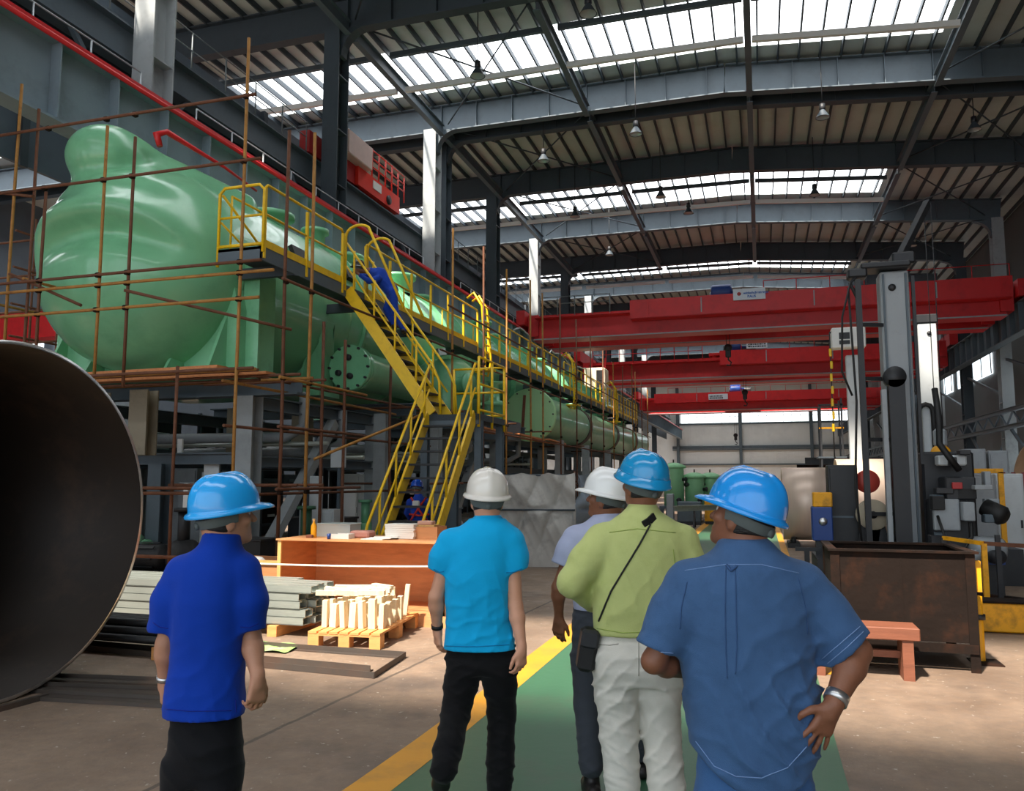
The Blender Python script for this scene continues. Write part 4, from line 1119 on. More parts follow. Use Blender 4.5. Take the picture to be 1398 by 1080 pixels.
under = [(-10.1, 13.6, .75, .5, 1.9, GREY_L, 'pale grey cabinet under the dome, behind the first pale leg'), (-11.2, 14.2, .6, .5, 1.7, GREY, 'grey cabinet under the dome, left of the pale one'),
         (-8.7, 14.9, .8, .45, 1.15, GREY_L, 'white panel box under the blind-flanged pipe'), (-9.9, 19.0, .9, .5, 1.9, WHITE, 'white cabinet deep under the vessel, left of the stair'),
         (-12.2, 15.2, .7, .5, 2.0, GREY, 'tall grey cabinet deep under the dome near the cylinder')]
for u in under: cabinet(*u)
def pump(x, y, label, m=GREEN2, s=1.0):
    t = thing('pump_set', label, 'pump', (x, y, 0))
    b = MB(); b.box((x, y, .08 * s), (1.5 * s, .6 * s, .16 * s)); b.build('base_plate', DARK, t)
    b = MB(); b.lathe([(0, 0), (.2, .02), (.22, .1), (.22, .7), (.2, .78), (.06, .8), (.06, .95)], (x - .65 * s, y, .46 * s), (1, 0, 0), n=20); b.build('motor', m, t)
    for k in range(8):
        a = k / 8 * 6.283; b = MB(); b.box((x - .25 * s, y + math.cos(a) * .235, .46 * s + math.sin(a) * .235), (.5, .014, .05), R=Matrix.Rotation(a, 3, 'X')); b.build('cooling_fin', m, t)
    b = MB(); b.lathe([(0, 0), (.16, 0), (.3, .05), (.3, .3), (.16, .34), (.14, .5), (.2, .5), (.2, .55), (0, .55)], (x + .3 * s, y, .46 * s), (1, 0, 0), n=22); b.build('casing', m, t)
    b = MB(); b.tube([(x + .45 * s, y, .6), (x + .45 * s, y, 1.25)], .1, 14); b.lathe([(.1, 0), (.17, 0), (.17, .06), (0, .06)], (x + .45 * s, y, 1.22), n=18); b.build('outlet', m, t)
pump(-11.7, 12.4, 'green pump set on the floor under the dome near the cylinder')
pump(-9.7, 11.4, 'dark pump set on the floor under the dome, behind the royal blue shirt', DARK)
pump(-8.3, 12.9, 'dark green pump set left of the stair foot', M('deep_green_paint', (52, 96, 72), .45))
pump(-9.4, 17.3, 'green pump set deep under the blind-flanged pipe')
pump(-8.6, 20.5, 'grey pump set behind the landing legs', GREY)
pump(-8.4, 26.5, 'grey pump set under the thick pipe, above the tarpaulin', GREY)
for i, (x, y, l, w, h, m, lab) in enumerate(((-10.8, 11.6, 1.1, .6, .5, DARK, 'dark storage bin under the dome, leftmost'), (-8.3, 11.7, 1.0, .5, .75, DARK, 'dark storage bin before the first pale leg'), (-7.4, 12.6, .9, .5, .55, DARK, 'dark storage bin by the stair foot'),
                                            (-9.2, 15.8, 1.3, .7, .9, DARK, 'dark machine box under the blind-flanged pipe'), (-7.9, 19.2, 1.0, .8, 1.0, STEEL, 'grey machine box behind the stair treads'))):
    t = thing('storage_bin', lab, 'bin', (x, y, 0))
    b = MB(); b.box2((x - l / 2, y - w / 2, .08), (x + l / 2, y - w / 2 + .03, h)); b.box2((x - l / 2, y + w / 2 - .03, .08), (x + l / 2, y + w / 2, h)); b.box2((x - l / 2, y - w / 2 + .03, .08), (x - l / 2 + .03, y + w / 2 - .03, h)); b.box2((x + l / 2 - .03, y - w / 2 + .03, .08), (x + l / 2, y + w / 2 - .03, h)); b.box2((x - l / 2 + .03, y - w / 2 + .03, .08), (x + l / 2 - .03, y + w / 2 - .03, .11))
    b.build('body', m, t)
    b = MB(); b.bbox(((x), y, h + .02), (l + .06, w + .06, .04), .01); b.build('rim', m, t)
    for sx in (-1, 1): b = MB(); b.box((x + sx * (l / 2 - .1), y, .04), (.08, w, .08)); b.build('runner', m, t)
# work benches with rails and pipework seen between the legs
for i, (y, z) in enumerate(((14.6, 2.75), (16.2, 2.5), (19.6, 2.7), (24.5, 2.6), (30, 2.6))):
    t = thing('pipe_run', 'grey pipe run under the vessel, %s from the near end' % ORD[i].replace('nearest', 'first'), 'pipe', (-11, y, z), 'pipe runs under the vessel')
    b = MB(); b.tube([(-13.2, y, z - .12), (-9.4, y, z - .12), (-9.0, y, z + .1), (-9.0, y, z + .8)], .11, 12); b.build('pipe', GREY, t)
    b = MB(); b.tube([(-13.2, y + .3, z - .25), (-8.6, y + .3, z - .25)], .05, 10); b.build('small_pipe', GALV, t)

for i, (px, py0, py1, Y, w, lab) in enumerate(((255, 660, 722, 11.9, .10, 'narrow white strip board standing under the dome beside the big cylinder'), (290, 628, 690, 13.0, .34, 'pale panel with a dark hole standing under the dome'), (247, 592, 612, 13.1, .12, 'small pale plate on the frame beam under the dome'),
        (462, 622, 650, 15.0, .34, 'white board hung behind the slanted brace'), (478, 668, 700, 16.2, .30, 'cream lit panel low under the blind-flanged pipe'), (432, 650, 700, 14.6, .28, 'pale grey board behind the slanted brace foot'))):
    a, c = atY(px, py0, Y), atY(px, py1, Y); z0 = 0.0 if i not in (2, 3) else (2.26 if i == 2 else 2.0); z1 = a.z if i not in (2, 3) else z0 + (a.z - c.z)
    t = thing('panel_board', lab, 'board', (a.x, Y, z0))
    b = MB(); b.bbox((a.x, Y, (z0 + z1) / 2), (w, .05, z1 - z0), .01); b.build('board', GREY_L if i % 2 else WHITE, t)
    if i == 3: b = MB(); b.box((a.x, Y + .05, 1.0), (.06, .05, 2.0)); b.build('prop', STEEL, t)
    if i in (1, 5): b = MB(); b.box((a.x, Y - .03, z0 + (z1 - z0) * .45), (.06, .015, .09)); b.build('hole', BLACK, t)
# added racks and crates, closing off the sunlit aisle behind the vessel
for i in range(9):
    y = 11.5 + i * 5.2
    t = thing('added_rack', 'added dark rack blocking light behind the vessel supports, %s from the near end' % ORD[i].replace('nearest', 'first'), 'rack', (-15.2, y, 0), 'added racks behind the vessel')
    for k, (yy) in enumerate((y - 2.2, y, y + 2.2)):
        b = MB(); b.box((-14.95, yy, 1.8), (.08, .08, 3.6)); b.build('upright', STEEL_D, t)
    for z in (.35, 1.4, 2.5, 3.5):
        b = MB(); b.box((-15.25, y, z), (.7, 4.5, .07)); b.build('shelf', STEEL_D, t)
    b = MB(); b.box((-15.62, y, 1.8), (.03, 4.5, 3.6)); b.build('back_panel', DARK, t)
    rs = random.Random(i + 40)
    for z in (.385, 1.435, 2.535):
        for k in range(4):
            w, h = rs.uniform(.6, 1.0), rs.uniform(.35, .85)
            tt = thing('added_crate', 'added crate on the %s shelf of the %s rack, %s along' % (('lowest', 'middle', 'upper')[int(z)], ORD[i].replace('nearest', 'first'), ORD[k].replace('nearest', 'first')), 'crate', (-15.2, y - 1.65 + k * 1.1, z), 'crates on the added racks')
            b = MB(); b.bbox((-15.22, y - 1.65 + k * 1.1, z + h / 2), (.55, w, h), .02); b.build('body', (DARK, STEEL_D, GREY, RUST_P, STEEL, BLACK)[rs.randrange(6)], tt)
            b = MB(); b.box((-14.93, y - 1.65 + k * 1.1, z + h * .6), (.02, w * .4, h * .2)); b.build('label_plate', (GREY_L, STEEL, DARK)[rs.randrange(3)], tt)
# ------------------------------------------------------------------ right side
# rusty tank
t = thing('rusty_tank', 'open rust-brown steel tank on short legs beside the low bench', 'tank', (1.22, 8.95, 0))
tx0, tx1, ty0, ty1, tz0, tz1 = .62, 1.84, 8.46, 9.5, .26, 1.07
def tk(name, a, c, m=RUST_P, lab=None): b = MB(); b.box2(a, c); b.build(name, m, t, lab)
tk('front_plate', (tx0, ty0, tz0), (tx1, ty0 + .015, tz1)); tk('back_plate', (tx0, ty1 - .015, tz0), (tx1, ty1, tz1))
tk('side_plate', (tx0, ty0 + .015, tz0), (tx0 + .015, ty1 - .015, tz1)); tk('side_plate', (tx1 - .015, ty0 + .015, tz0), (tx1, ty1 - .015, tz1)); tk('bottom_plate', (tx0 + .015, ty0 + .015, tz0), (tx1 - .015, ty1 - .015, tz0 + .02))
for a, c in (((tx0 - .03, ty0 - .04, tz1), (tx1 + .04, ty0 + .05, tz1 + .02)), ((tx0 - .03, ty1 - .05, tz1), (tx1 + .04, ty1 + .04, tz1 + .02)), ((tx0 - .03, ty0 + .05, tz1), (tx0 + .05, ty1 - .05, tz1 + .02)), ((tx1 - .05, ty0 + .05, tz1), (tx1 + .04, ty1 - .05, tz1 + .02))): tk('rim', a, c)
for x in (tx0, tx1):
    for y in (ty0, ty1):
        b = MB(); sx = 1 if x == tx0 else -1; sy = 1 if y == ty0 else -1
        b.box2((x, y - sy * .012, 0), (x + sx * .07, y, tz1)); b.box2((x - sx * .012, y - sy * .012, 0), (x, y + sy * .07, tz1)); b.build('corner_leg', RUST_P, t)
tk('lower_rail', (tx0, ty0 - .03, tz0 - .09), (tx1, ty0, tz0 - .01)); tk('lower_rail', (tx0, ty1, tz0 - .09), (tx1, ty1 + .03, tz0 - .01))
tk('middle_stiffener', ((tx0 + tx1) / 2 - .006, ty0 - .004, tz0), ((tx0 + tx1) / 2 + .006, ty0, tz1))
tk('clamp', (tx1 + .012, ty0 + .05, .72), (tx1 + .07, ty0 + .13, 1.0), YEL_O)
# bench
t = thing('timber_bench', 'low red-brown timber bench in front of the rusty tank', 'bench', (.75, 8.1, 0))
b = MB(); b.bbox((.83, 8.10, .40), (.90, .34, .11), .012); b.build('seat', REDW, t)
for x in (.45, 1.18):
    b = MB(); b.box((x, 8.10, .172), (.09, .3, .344)); b.build('leg', REDW, t)
b = MB(); b.box((.815, 8.10, .2), (.64, .05, .06)); b.build('stretcher', REDW, t)
# yellow post right of the tank
t = thing('bollard_post', 'short yellow post with foot plate at the right corner of the rusty tank', 'post', (1.98, 8.9, 0))
b = MB(); b.lathe([(.035, .012), (.035, .62), (0, .63)], (1.98, 9.0, 0), n=14); b.build('post', YEL_O, t)
b = MB(); b.box((2.0, 8.95, .006), (.26, .3, .012)); b.build('foot_plate', RUST_P, t)
b = MB(); b.lathe([(.036, 0), (.055, 0), (.055, .05), (.036, .05)], (1.98, 9.0, .4), n=14); b.build('clamp', DARK, t)
# yellow barrier block
t = thing('barrier_block', 'long low yellow barrier block on the floor at the right edge', 'barrier', (4.0, 10.8, 0))
b = MB(); b.bbox((4.15, 10.85, .175), (3.8, .34, .33), .02); b.build('body', YEL_O, t)
b = MB(); b.box((4.15, 10.85, .348), (3.84, .38, .02)); b.build('top_plate', RUST_P, t)
# small yellow handrail frame
t = thing('yellow_rail_frame', 'yellow and brown handrail frame behind the barrier block', 'railing', (3.0, 12.3, 0))
for p in (((2.72, 11.9, 0), (2.72, 11.9, .93)), ((3.05, 12.6, 0), (3.05, 12.6, 1.0))):
    b = MB(); b.bar(p[0], p[1], .06, .06, (0, 1, 0)); b.build('post', YEL_O if p[0][0] < 2.8 else DARK, t)
b = MB(); b.bar((2.35, 12.4, .96), (2.72, 11.9, .93), .06, .05); b.build('top_rail', YEL_O, t)
b = MB(); b.bar((2.72, 11.9, .93), (4.2, 12.0, .86), .05, .05); b.build('top_rail', RUST, t)
b = MB(); b.bar((2.35, 12.4, .96), (2.35, 12.4, .02), .06, .06, (0, 1, 0)); b.build('post', DARK, t)
b = MB(); b.bar((2.35, 12.4, .1), (2.72, 11.9, .1), .05, .05); b.build('bottom_rail', YEL_O, t)
b = MB(); b.bar((2.1, 13.6, .12), (4.6, 11.6, .12), .09, .09); tag(b.build('steel_bar', RUST_P), 'dark steel bar lying on the floor behind the yellow barrier', 'steel bar')
t = thing('cable', 'black cable snaking over the floor behind the barrier block', 'cable', (3.2, 13, 0))
b = MB(); b.tube([(2.2 + i * .16, 13.4 + .5 * math.sin(i * .6), .03) for i in range(20)], .025, 8); b.build('sheath', BLACK, t)

# column-and-boom machine
t = thing('welding_manipulator', 'tall grey column machine with dark mast behind the rusty tank', 'machine', (2.2, 14.6, 0))
b = MB(); b.box((2.1, 14.6, .25), (2.6, 1.6, .5)); b.box((2.1, 13.78, .42), (2.6, .06, .16)); b.build('base', DARK, t)
b = MB(); b.bbox((2.2, 14.6, 2.85), (.44, .44, 4.7), .03); b.build('column', GREY, t)
b = MB(); b.box((2.03, 14.36, 2.85), (.03, .04, 4.6)); b.box((2.37, 14.36, 2.85), (.03, .04, 4.6)); b.build('guide_rail', STEEL, t)
b = MB(); b.lathe([(.0, -.03), (.05, -.03), (.06, 0), (.06, .03)], (2.16, 14.36, 4.92), (0, 1, 0), n=16); b.build('cap_plug', DARK, t)
b = MB(); p = []
b.bar((2.12, 14.2, .5), (2.12, 14.2, 3.35), .24, .2, (0, 1, 0)); b.lathe([(0, -.1), (.17, -.1), (.17, .1), (0, .1)], (2.10, 14.2, 3.4), (0, 1, 0), n=24); b.build('mast', DARK, t)
b = MB(); b.bar((1.93, 14.2, .5), (1.93, 14.2, 3.2), .07, .16, (0, 1, 0)); b.build('side_plate', GREY, t)
b = MB(); b.bar((1.62, 14.2, .5), (1.62, 14.2, 5.05), .09, .09, (0, 1, 0)); b.build('cable_mast', DARK, t)
b = MB(); b.bar((2.48, 14.4, 2.0), (2.48, 14.4, 5.1), .05, .06, (0, 1, 0)); b.build('conduit', DARK, t)
b = MB(); b.bbox((2.05, 14.4, 5.27), (.75, .5, .1), .03); b.bbox((2.35, 14.5, 5.40), (.35, .4, .2), .04); b.bbox((1.62, 14.3, 5.16), (.3, .3, .16), .04); b.tube([(1.6, 14.2, 5.1), (1.5, 14.2, 5.0), (1.62, 14.2, 4.7)], .03, 8); b.build('head', DARK, t)
for z in (1.2, 2.4, 3.4, 4.3): b = MB(); b.bar((1.62, 14.25, z), (2.0, 14.4, z), .05, .06); b.build('mast_bracket', DARK, t)
b = MB(); b.tube([(1.50, 14.0, .55), (1.42, 13.95, 1.6), (1.5, 14.0, 3.0), (1.46, 14.1, 4.9)], .018, 6); b.build('hanging_cable', BLACK, t)
b = MB(); b.tube([(1.44, 14.0, 3.1), (1.30, 14.0, 3.5), (1.34, 14.0, 4.4), (1.5, 14.1, 5.0)], .018, 6); b.build('hanging_cable', BLACK, t)
# carriage, drives and cables at the column foot
b = MB(); b.bbox((2.75, 14.2, 1.0), (.5, .6, .9), .03); b.bbox((2.9, 14.1, 1.62), (.42, .5, .35), .03); b.build('carriage', DARK, t)
b = MB(); b.bbox((2.68, 13.86, 1.22), (.36, .12, .48), .02); b.build('gearbox', GREY, t)
b = MB(); b.bbox((2.84, 13.80, 1.66), (.14, .06, .10), .01); b.build('control_box', M('dull_red_box', (170, 40, 40), .5), t)
b = MB(); b.lathe([(0, 0), (.17, .02), (.19, .08), (.19, .4), (.15, .46), (0, .48)], (2.95, 13.7, .72), (1, .2, 0), n=22); b.build('motor', GREY, t)
b = MB(); b.lathe([(0, 0), (.13, .02), (.15, .3), (.1, .36), (0, .36)], (3.2, 13.9, 1.35), (.6, -.5, -.4), n=20); b.build('torch_head', BLACK, t)
b = MB(); b.tube([(2.55, 13.8, 1.2), (2.6, 13.55, .85), (2.78, 13.5, .66), (2.95, 13.55, .9), (2.98, 13.7, 1.2)], .022, 7); b.build('hose', BLACK, t)
b = MB(); b.bbox((2.85, 14.6, 1.35), (.75, .4, 1.7), .05); b.build('dark_backdrop', DARK, t)  # dark block added as a backdrop to deepen the gloom behind the drives
rs = random.Random(11)
for k in range(16):
    x, z = 2.55 + rs.random() * .95, .7 + rs.random() * 1.5
    w, h = .08 + rs.random() * .2, .06 + rs.random() * .22
    b = MB(); b.bbox((x, 13.75 + rs.random() * .4, z), (w, .12 + rs.random() * .15, h), .015); b.build('drive_part', (DARK, BLACK, DARK, STEEL, GREY)[rs.randrange(5)], t)
for k in range(3):
    b = MB(); b.lathe([(0, 0), (.09, .01), (.10, .05), (.10, .2), (.06, .24), (0, .25)], (2.55 + .32 * k, 13.55, .62), (.3, -.9, .1), n=18); b.build('motor', (DARK, GREY, DARK)[k], t)
b = MB(); b.tube([(2.9, 13.9, 1.9), (2.75, 13.8, 2.1), (2.65, 13.9, 2.3), (2.7, 14.1, 2.7), (2.7, 14.3, 3.2)], .05, 10); b.build('conduit', BLACK, t)
b = MB(); b.bbox((2.85, 14.2, 2.05), (.4, .3, .16), .03); b.build('bracket', GREY_L, t)
b = MB(); b.bar((1.0, 13.72, .55), (3.4, 13.72, .55), .06, .1); b.build('bed_rail', BLUE_M, t)
t = thing('rear_column', 'narrower grey column with dark cap standing behind the tall machine', 'machine', (4.0, 22, 0))
b = MB(); b.bbox((4.02, 22, 2.8), (.42, .4, 5.6), .02); b.build('column', GREY_L, t)
b = MB(); b.bbox((4.02, 22, 5.72), (.50, .46, .22), .03); b.build('cap', DARK, t)
b = MB(); b.lathe([(0, -.02), (.05, -.02), (.05, .02)], (4.06, 21.79, 5.35), (0, 1, 0), n=14); b.build('eye_hole', DARK, t)
b = MB(); pts = [V(3.72, 21.7, 1.6), V(3.72, 21.7, 3.4)] + [V(3.72 + .16 * (1 - math.cos(a)), 21.7, 3.4 + .18 * math.sin(a)) for a in (.5, 1, 1.57, 2.2, 2.8)] + [V(4.04, 21.7, 3.3), V(4.04, 21.7, 1.8)]
b.tube(pts, .06, 8); b.build('cable_chain', BLACK, t)
b = MB(); b.box((4.0, 22, .2), (1.2, 1.0, .4)); b.build('base', DARK, t)
# black cabinet, blue and yellow boxes
t = cabinet(1.31, 15.0, .47, .5, 1.72, DARK, 'black upright cabinet between the steel drum and the tall machine', 'machine_cabinet', .28)
b = MB(); b.box((1.31, 14.73, 1.13), (.4, .02, .03)); b.build('trim_bar', STEEL, t)
b = MB(); b.box((1.31, 15.0, .14), (.6, .6, .28)); b.build('stand', DARK, t)
t = thing('drive_unit', 'blue drive unit with yellow top box beside the black cabinet', 'machine', (.92, 14.4, 0))
b = MB(); b.bbox((.94, 14.6, 1.02), (.32, .34, .56), .02); b.build('housing', BLUE_M, t)
b = MB(); b.box((.94, 14.6, .37), (.22, .24, .74)); b.build('pedestal', DARK, t)
b = MB(); b.bbox((.96, 14.6, 1.42), (.30, .3, .24), .02); b.build('top_box', YEL_O, t, 'yellow top box')
b = MB(); b.lathe([(0, -.03), (.05, -.03), (.07, 0), (.07, .04)], (.95, 14.42, 1.06), (0, 1, 0), n=18); b.build('dial', CHROME, t)
b = MB(); b.bar((.68, 14.45, 0), (.68, 14.45, .62), .08, .08, (0, 1, 0)); b.bar((.5, 14.45, .6), (.9, 14.45, .6), .06, .06); b.build('roller_arm', DARK, t)
t = thing('red_disc', 'round red dished plate beside the black cabinet', 'disc', (1.75, 14.9, 1.6))
b = MB(); b.lathe([(0, -.05), (.10, -.045), (.19, -.01), (.20, .0), (.19, .015), (.08, .02), (0, .02)], (1.72, 15.0, 1.72), (0, 1, 0), n=28); b.build('plate', M('dull_red_paint', (200, 70, 56), .4), t)
b = MB(); b.bar((1.72, 15.05, .5), (1.72, 15.05, 1.75), .06, .06, (0, 1, 0)); b.build('stem', DARK, t)
t = thing('cable_reel', 'beige cable reel below the red disc', 'reel', (1.72, 14.4, .5))
for y in (14.42, 14.62):
    b = MB(); b.lathe([(.06, 0), (.24, .0), (.25, .012), (.24, .025), (.06, .025)], (1.72, y, 1.18), (0, 1, 0), n=28); b.build('flange', M('beige_reel', (172, 160, 138), .6), t)
b = MB(); b.lathe([(.20, 0), (.20, .18)], (1.72, 14.44, 1.18), (0, 1, 0), n=26); b.lathe([(.0, -.03), (.06, -.03), (.06, .24), (0, .24)], (1.72, 14.42, 1.18), (0, 1, 0), n=14); b.build('cable', BLACK, t)
b = MB(); b.bar((1.60, 14.54, .5), (1.72, 14.54, 1.18), .05, .3); b.bar((1.84, 14.54, .5), (1.72, 14.54, 1.18), .05, .3); b.build('stand', DARK, t)
# steel drums on rollers
def drum(x0, x1, y, r, z, label):
    t = thing('steel_drum_shell', label, 'steel drum', ((x0 + x1) / 2, y, z - r))
    b = MB(); b.lathe([(r - .02, 0), (r, 0), (r, x1 - x0), (r - .02, x1 - x0)], (x0, y, z), (1, 0, 0), n=64, close=True); b.build('shell', M('brushed_steel', (224, 200, 182), .36, .25, v=.10, vs=3, stretch=(4, .3, .3)), t)
    b = MB(); b.lathe([(0, .10), (r - .03, .10), (r - .02, .12), (0, .12)], (x0 + .02, y, z), (1, 0, 0), n=48); b.build('end_plate', MILL, t)
    for k in (.2, .8):
        tt = thing('roller_stand', 'roller stand under the %s, %s end' % (label.split(' lying')[0], 'left' if k < .5 else 'right'), 'stand', (x0 + (x1 - x0) * k, y, 0))
        x = x0 + (x1 - x0) * k
        zz = z - r
        for s in (-1, 1):
            b = MB(); b.lathe([(0, -.06), (.10, -.06), (.10, .06), (0, .06)], (x, y + s * r * .45, z - math.sqrt((r + .10) ** 2 - (r * .45) ** 2) + .0), (1, 0, 0), n=18); b.build('roller', DARK, tt)
        b = MB(); b.box((x, y, .06), (.3, r * 1.3, .12)); b.build('base', DARK, tt)
drum(.50, 1.75, 22.9, .95, 1.12, 'brushed steel drum lying behind the denim shirt')
drum(2.0, 3.4, 24.6, 1.08, 1.25, 'second brushed steel drum lying behind the black cabinet')
t = thing('steel_shell', 'tan rolled shell far back at the right edge', 'steel drum', (8.6, 28, 0))
b = MB(); b.lathe([(1.45, 0), (1.45, 5), (1.42, 5), (1.42, 0)], (8.2, 29, 1.5), (1, .2, 0), n=48, close=True); b.build('shell', M('tan_steel', (176, 152, 128), .45, .4), t)
for k in (.8, 4.0):
    b = MB(); b.box((8.2 + k, 29 + .2 * k, .05), (.4, 1.6, .1)); b.build('cradle', DARK, t)
# cabinets at the right
cabinet(4.45, 20.0, .42, .5, 2.42, GREY, 'tall grey cabinet, left one of the pair at the back right')
cabinet(4.92, 20.1, .38, .5, 2.38, GREY, 'tall grey cabinet, right one of the pair at the back right')
t = cabinet(3.62, 15.9, .42, .4, 1.22, GREY, 'grey control cabinet inside a yellow guard frame', 'control_cabinet', .62)
t2 = thing('guard_frame', 'yellow guard frame around the grey control cabinet', 'frame', (3.6, 15.7, 0))
for a, c in (((3.30, 15.6, .62), (3.30, 15.6, 1.88)), ((3.88, 15.6, .62), (3.88, 15.6, 1.88)), ((3.26, 15.6, 1.90), (3.92, 15.6, 1.90))):
    b = MB(); b.bar(a, c, .08, .06, (0, 1, 0)); b.build('bar', YEL_O, t2)
b = MB(); b.box((3.6, 15.8, .3), (1.0, .8, .6)); b.build('plinth', DARK, t2)
cabinet(4.27, 16.9, .46, .5, 1.86, GREY_L, 'white cabinet right of the yellow guard frame')
t = thing('hook_block', 'yellow and grey hook block beside the dark machine', 'hook', (3.2, 16.6, 1.6))
b = MB(); b.bbox((3.18, 16.6, 2.52), (.22, .16, .34), .06); b.build('housing', GREY, t)
b = MB(); b.lathe([(0, -.07), (.16, -.06), (.18, 0), (.16, .06), (0, .07)], (3.18, 16.6, 2.22), (0, 1, 0), n=24); b.bbox((3.18, 16.6, 2.08), (.24, .1, .28), .06); b.build('sheave', YEL_O, t)
b = MB(); b.tube([(3.18, 16.6, 1.98), (3.18, 16.6, 1.86), (3.26, 16.6, 1.78), (3.2, 16.6, 1.68), (3.1, 16.6, 1.74)], .03, 8); b.build('hook', DARK, t)
for s in (-.06, .06): b = MB(); b.tube([(3.18 + s, 16.6, 2.6), (3.18 + s, 16.6, 7.0)], .008, 5); b.build('rope', DARK, t)
b = MB(); b.bar((3.18, 16.6, 7.0), (2.2, 14.6, 5.2), .1, .14); b.build('jib', DARK, t)
t = thing('yellow_pipe_frame', 'yellow bent pipe guard at the right edge', 'frame', (4.6, 16.2, 0))
b = MB(); b.tube([(4.55, 16.2, 1.0), (4.55, 16.2, .75), (4.6, 16.2, .62), (4.8, 16.2, .58), (5.6, 16.2, .58)], .06, 10); b.build('pipe', YEL_O, t)
b = MB(); b.box((4.6, 16.2, .27), (.3, .3, .54)); b.build('foot', DARK, t)
t = thing('red_pipe_stand', 'dark red pipe stand at the right edge', 'stand', (4.9, 18.5, 0))
for k in range(3): b = MB(); b.tube([(4.75 + .15 * k, 18.5, 0), (4.65 + .18 * k, 18.5, 1.9)], .04, 8); b.build('leg', M('dark_red_%d' % k, (110, 30, 36), .5), t)
b = MB(); b.bar((4.6, 18.5, 1.2), (5.1, 18.5, 1.2), .05, .05); b.build('cross_bar', RED, t)
# maintenance tower with light box behind the machine
t = thing('access_tower', 'thin access tower with yellow chain and white lamp box behind the red crane girder', 'tower', (1.9, 26, 0))
for x in (1.75, 2.35):
    for y in (26, 26.8): b = MB(); b.bar((x, y, 0), (x, y, 4.2 if x > 2 else 4.0), .05, .05, (0, 1, 0)); b.build('post', DARK, t)
for z in (1.6, 2.4, 3.3, 4.0):
    b = MB(); b.bar((1.7, 26, z), (2.4, 26, z), .05, .05); b.build('rail', DARK if z != 3.3 else YEL_O, t)
b = MB(); b.box((2.05, 26.4, 2.42), (.8, .9, .05)); b.build('deck', STEEL_D, t)
b = MB(); b.bbox((2.72, 26.2, 3.9), (.34, .3, 3.2), .02); b.bbox((2.72, 26.2, 1.1), (.34, .3, 2.2), .02); b.build('mast', GREY_L, t)
b = MB(); b.bbox((2.62, 26.0, 6.0), (.95, .5, .62), .04); b.build('lamp_box', WHITE, t)
b = MB(); b.box((2.5, 25.74, 6.05), (.3, .02, .2)); b.box((2.5, 25.74, 5.85), (.3, .02, .12)); b.build('lamp_panel', DARK, t)
for k in range(7):
    b = MB(); b.bbox((2.1 + .02 * (k % 2), 25.9, 3.3 + k * .38), (.075, .06, .24), .02); b.build('chain_guard', YEL, t)
b = MB(); b.tube([(2.1, 25.9, 2.4), (2.1, 25.9, 6.2)], .02, 6); b.bar((2.1, 25.95, 6.2), (2.6, 26, 6.2), .05, .05); b.build('chain', DARK, t)
# rail bed and beams behind the drum
t = thing('beam_stack', 'long rusty beams lying on trestles behind the steel drum', 'beam', (2.5, 30, 0))
for k in range(3):
    b = MB(); b.ibeam((.9 + .3 * k, 30 + .4 * k, 1.9 + .26 * k), (5.5, 30 + .4 * k, 1.9 + .26 * k), .2, .24, .03, .03); b.build('beam', (GALV, RUST_P, DARK)[k], t)
for x in (1.6, 4.6): b = MB(); b.box((x, 30.4, .89), (.3, 1.4, 1.78)); b.build('trestle', DARK, t)
# green drums beyond the visitors
GREEN_C = M('canister_green', (150, 212, 160), .42, v=.06, vs=2, dirt=(100, 150, 112), damt=.3)
def canister(x, y, r, z0, z1, label):
    t = thing('green_canister', label, 'tank', (x, y, z0), 'green upright canisters')
    b = MB(); b.lathe([(0, z0), (r, z0), (r, z1 - .22)], (x, y, 0), n=36); b.build('body', GREEN_C, t)
    b = MB(); b.lathe([(r + .04, z1 - .24), (r + .10, z1 - .22), (r + .10, z1 - .14), (r * .8, z1 - .05), (r * .4, z1), (0, z1 + .01)], (x, y, 0), n=36); b.build('lid', GREEN_C, t)
    for k, (a, z) in enumerate(((-2.2, z1 - .5), (-1.1, z0 + .25), (-.4, z1 - .7))):
        p = V(x + math.cos(a) * r, y + math.sin(a) * r, z); b = MB(); b.lathe([(.07, 0), (.07, .12), (.1, .12), (.1, .16), (0, .16)], p, (math.cos(a), math.sin(a), 0), n=14); b.build('port', DARK, t)
    b = MB(); b.tube([(x, y, z1), (x, y, z1 + .14)], .03, 8); b.build('lifting_eye', DARK, t)
canister(-3.55, 34.7, .42, .66, 2.46, 'tallest green canister, left of the other two')
canister(-2.72, 35.0, .40, .66, 2.05, 'shorter green canister in the middle of the three')
canister(-2.12, 35.7, .38, .66, 2.05, 'shorter green canister at the right of the three')
t = thing('canister_stand', 'grey steel stand carrying the three green canisters', 'stand', (-2.8, 35, 0))
b = MB(); b.box2((-4.1, 34.1, .56), (-1.6, 36.3, .655)); b.build('top', STEEL, t)
for x in (-4.0, -2.9, -1.7):
    for y in (34.2, 36.2): b = MB(); b.box((x, y, .28), (.14, .14, .56)); b.build('leg', STEEL, t)
t = thing('grey_machine_box', 'grey machine box on the floor before the green canisters', 'machine', (-2.9, 32.6, 0))
b = MB(); b.bbox((-2.75, 32.6, .5), (.9, .6, .8), .05); b.build('body', STEEL, t)
b = MB(); b.box((-2.75, 32.6, .05), (.9, .6, .1)); b.build('plinth', DARK, t)
b = MB(); b.bbox((-3.5, 32.7, .6), (.28, .4, 1.2), .04); b.build('side_post', GREY, t)
t = thing('yellow_tool_box', 'yellow box beside the grey machine before the canisters', 'box', (-1.9, 33.0, 0))
b = MB(); b.bbox((-1.95, 33.2, .52), (.5, .5, .8), .03); b.build('body', YEL_O, t)
b = MB(); b.bbox((-1.95, 33.2, .06), (.46, .46, .12), .02); b.build('base', DARK, t)
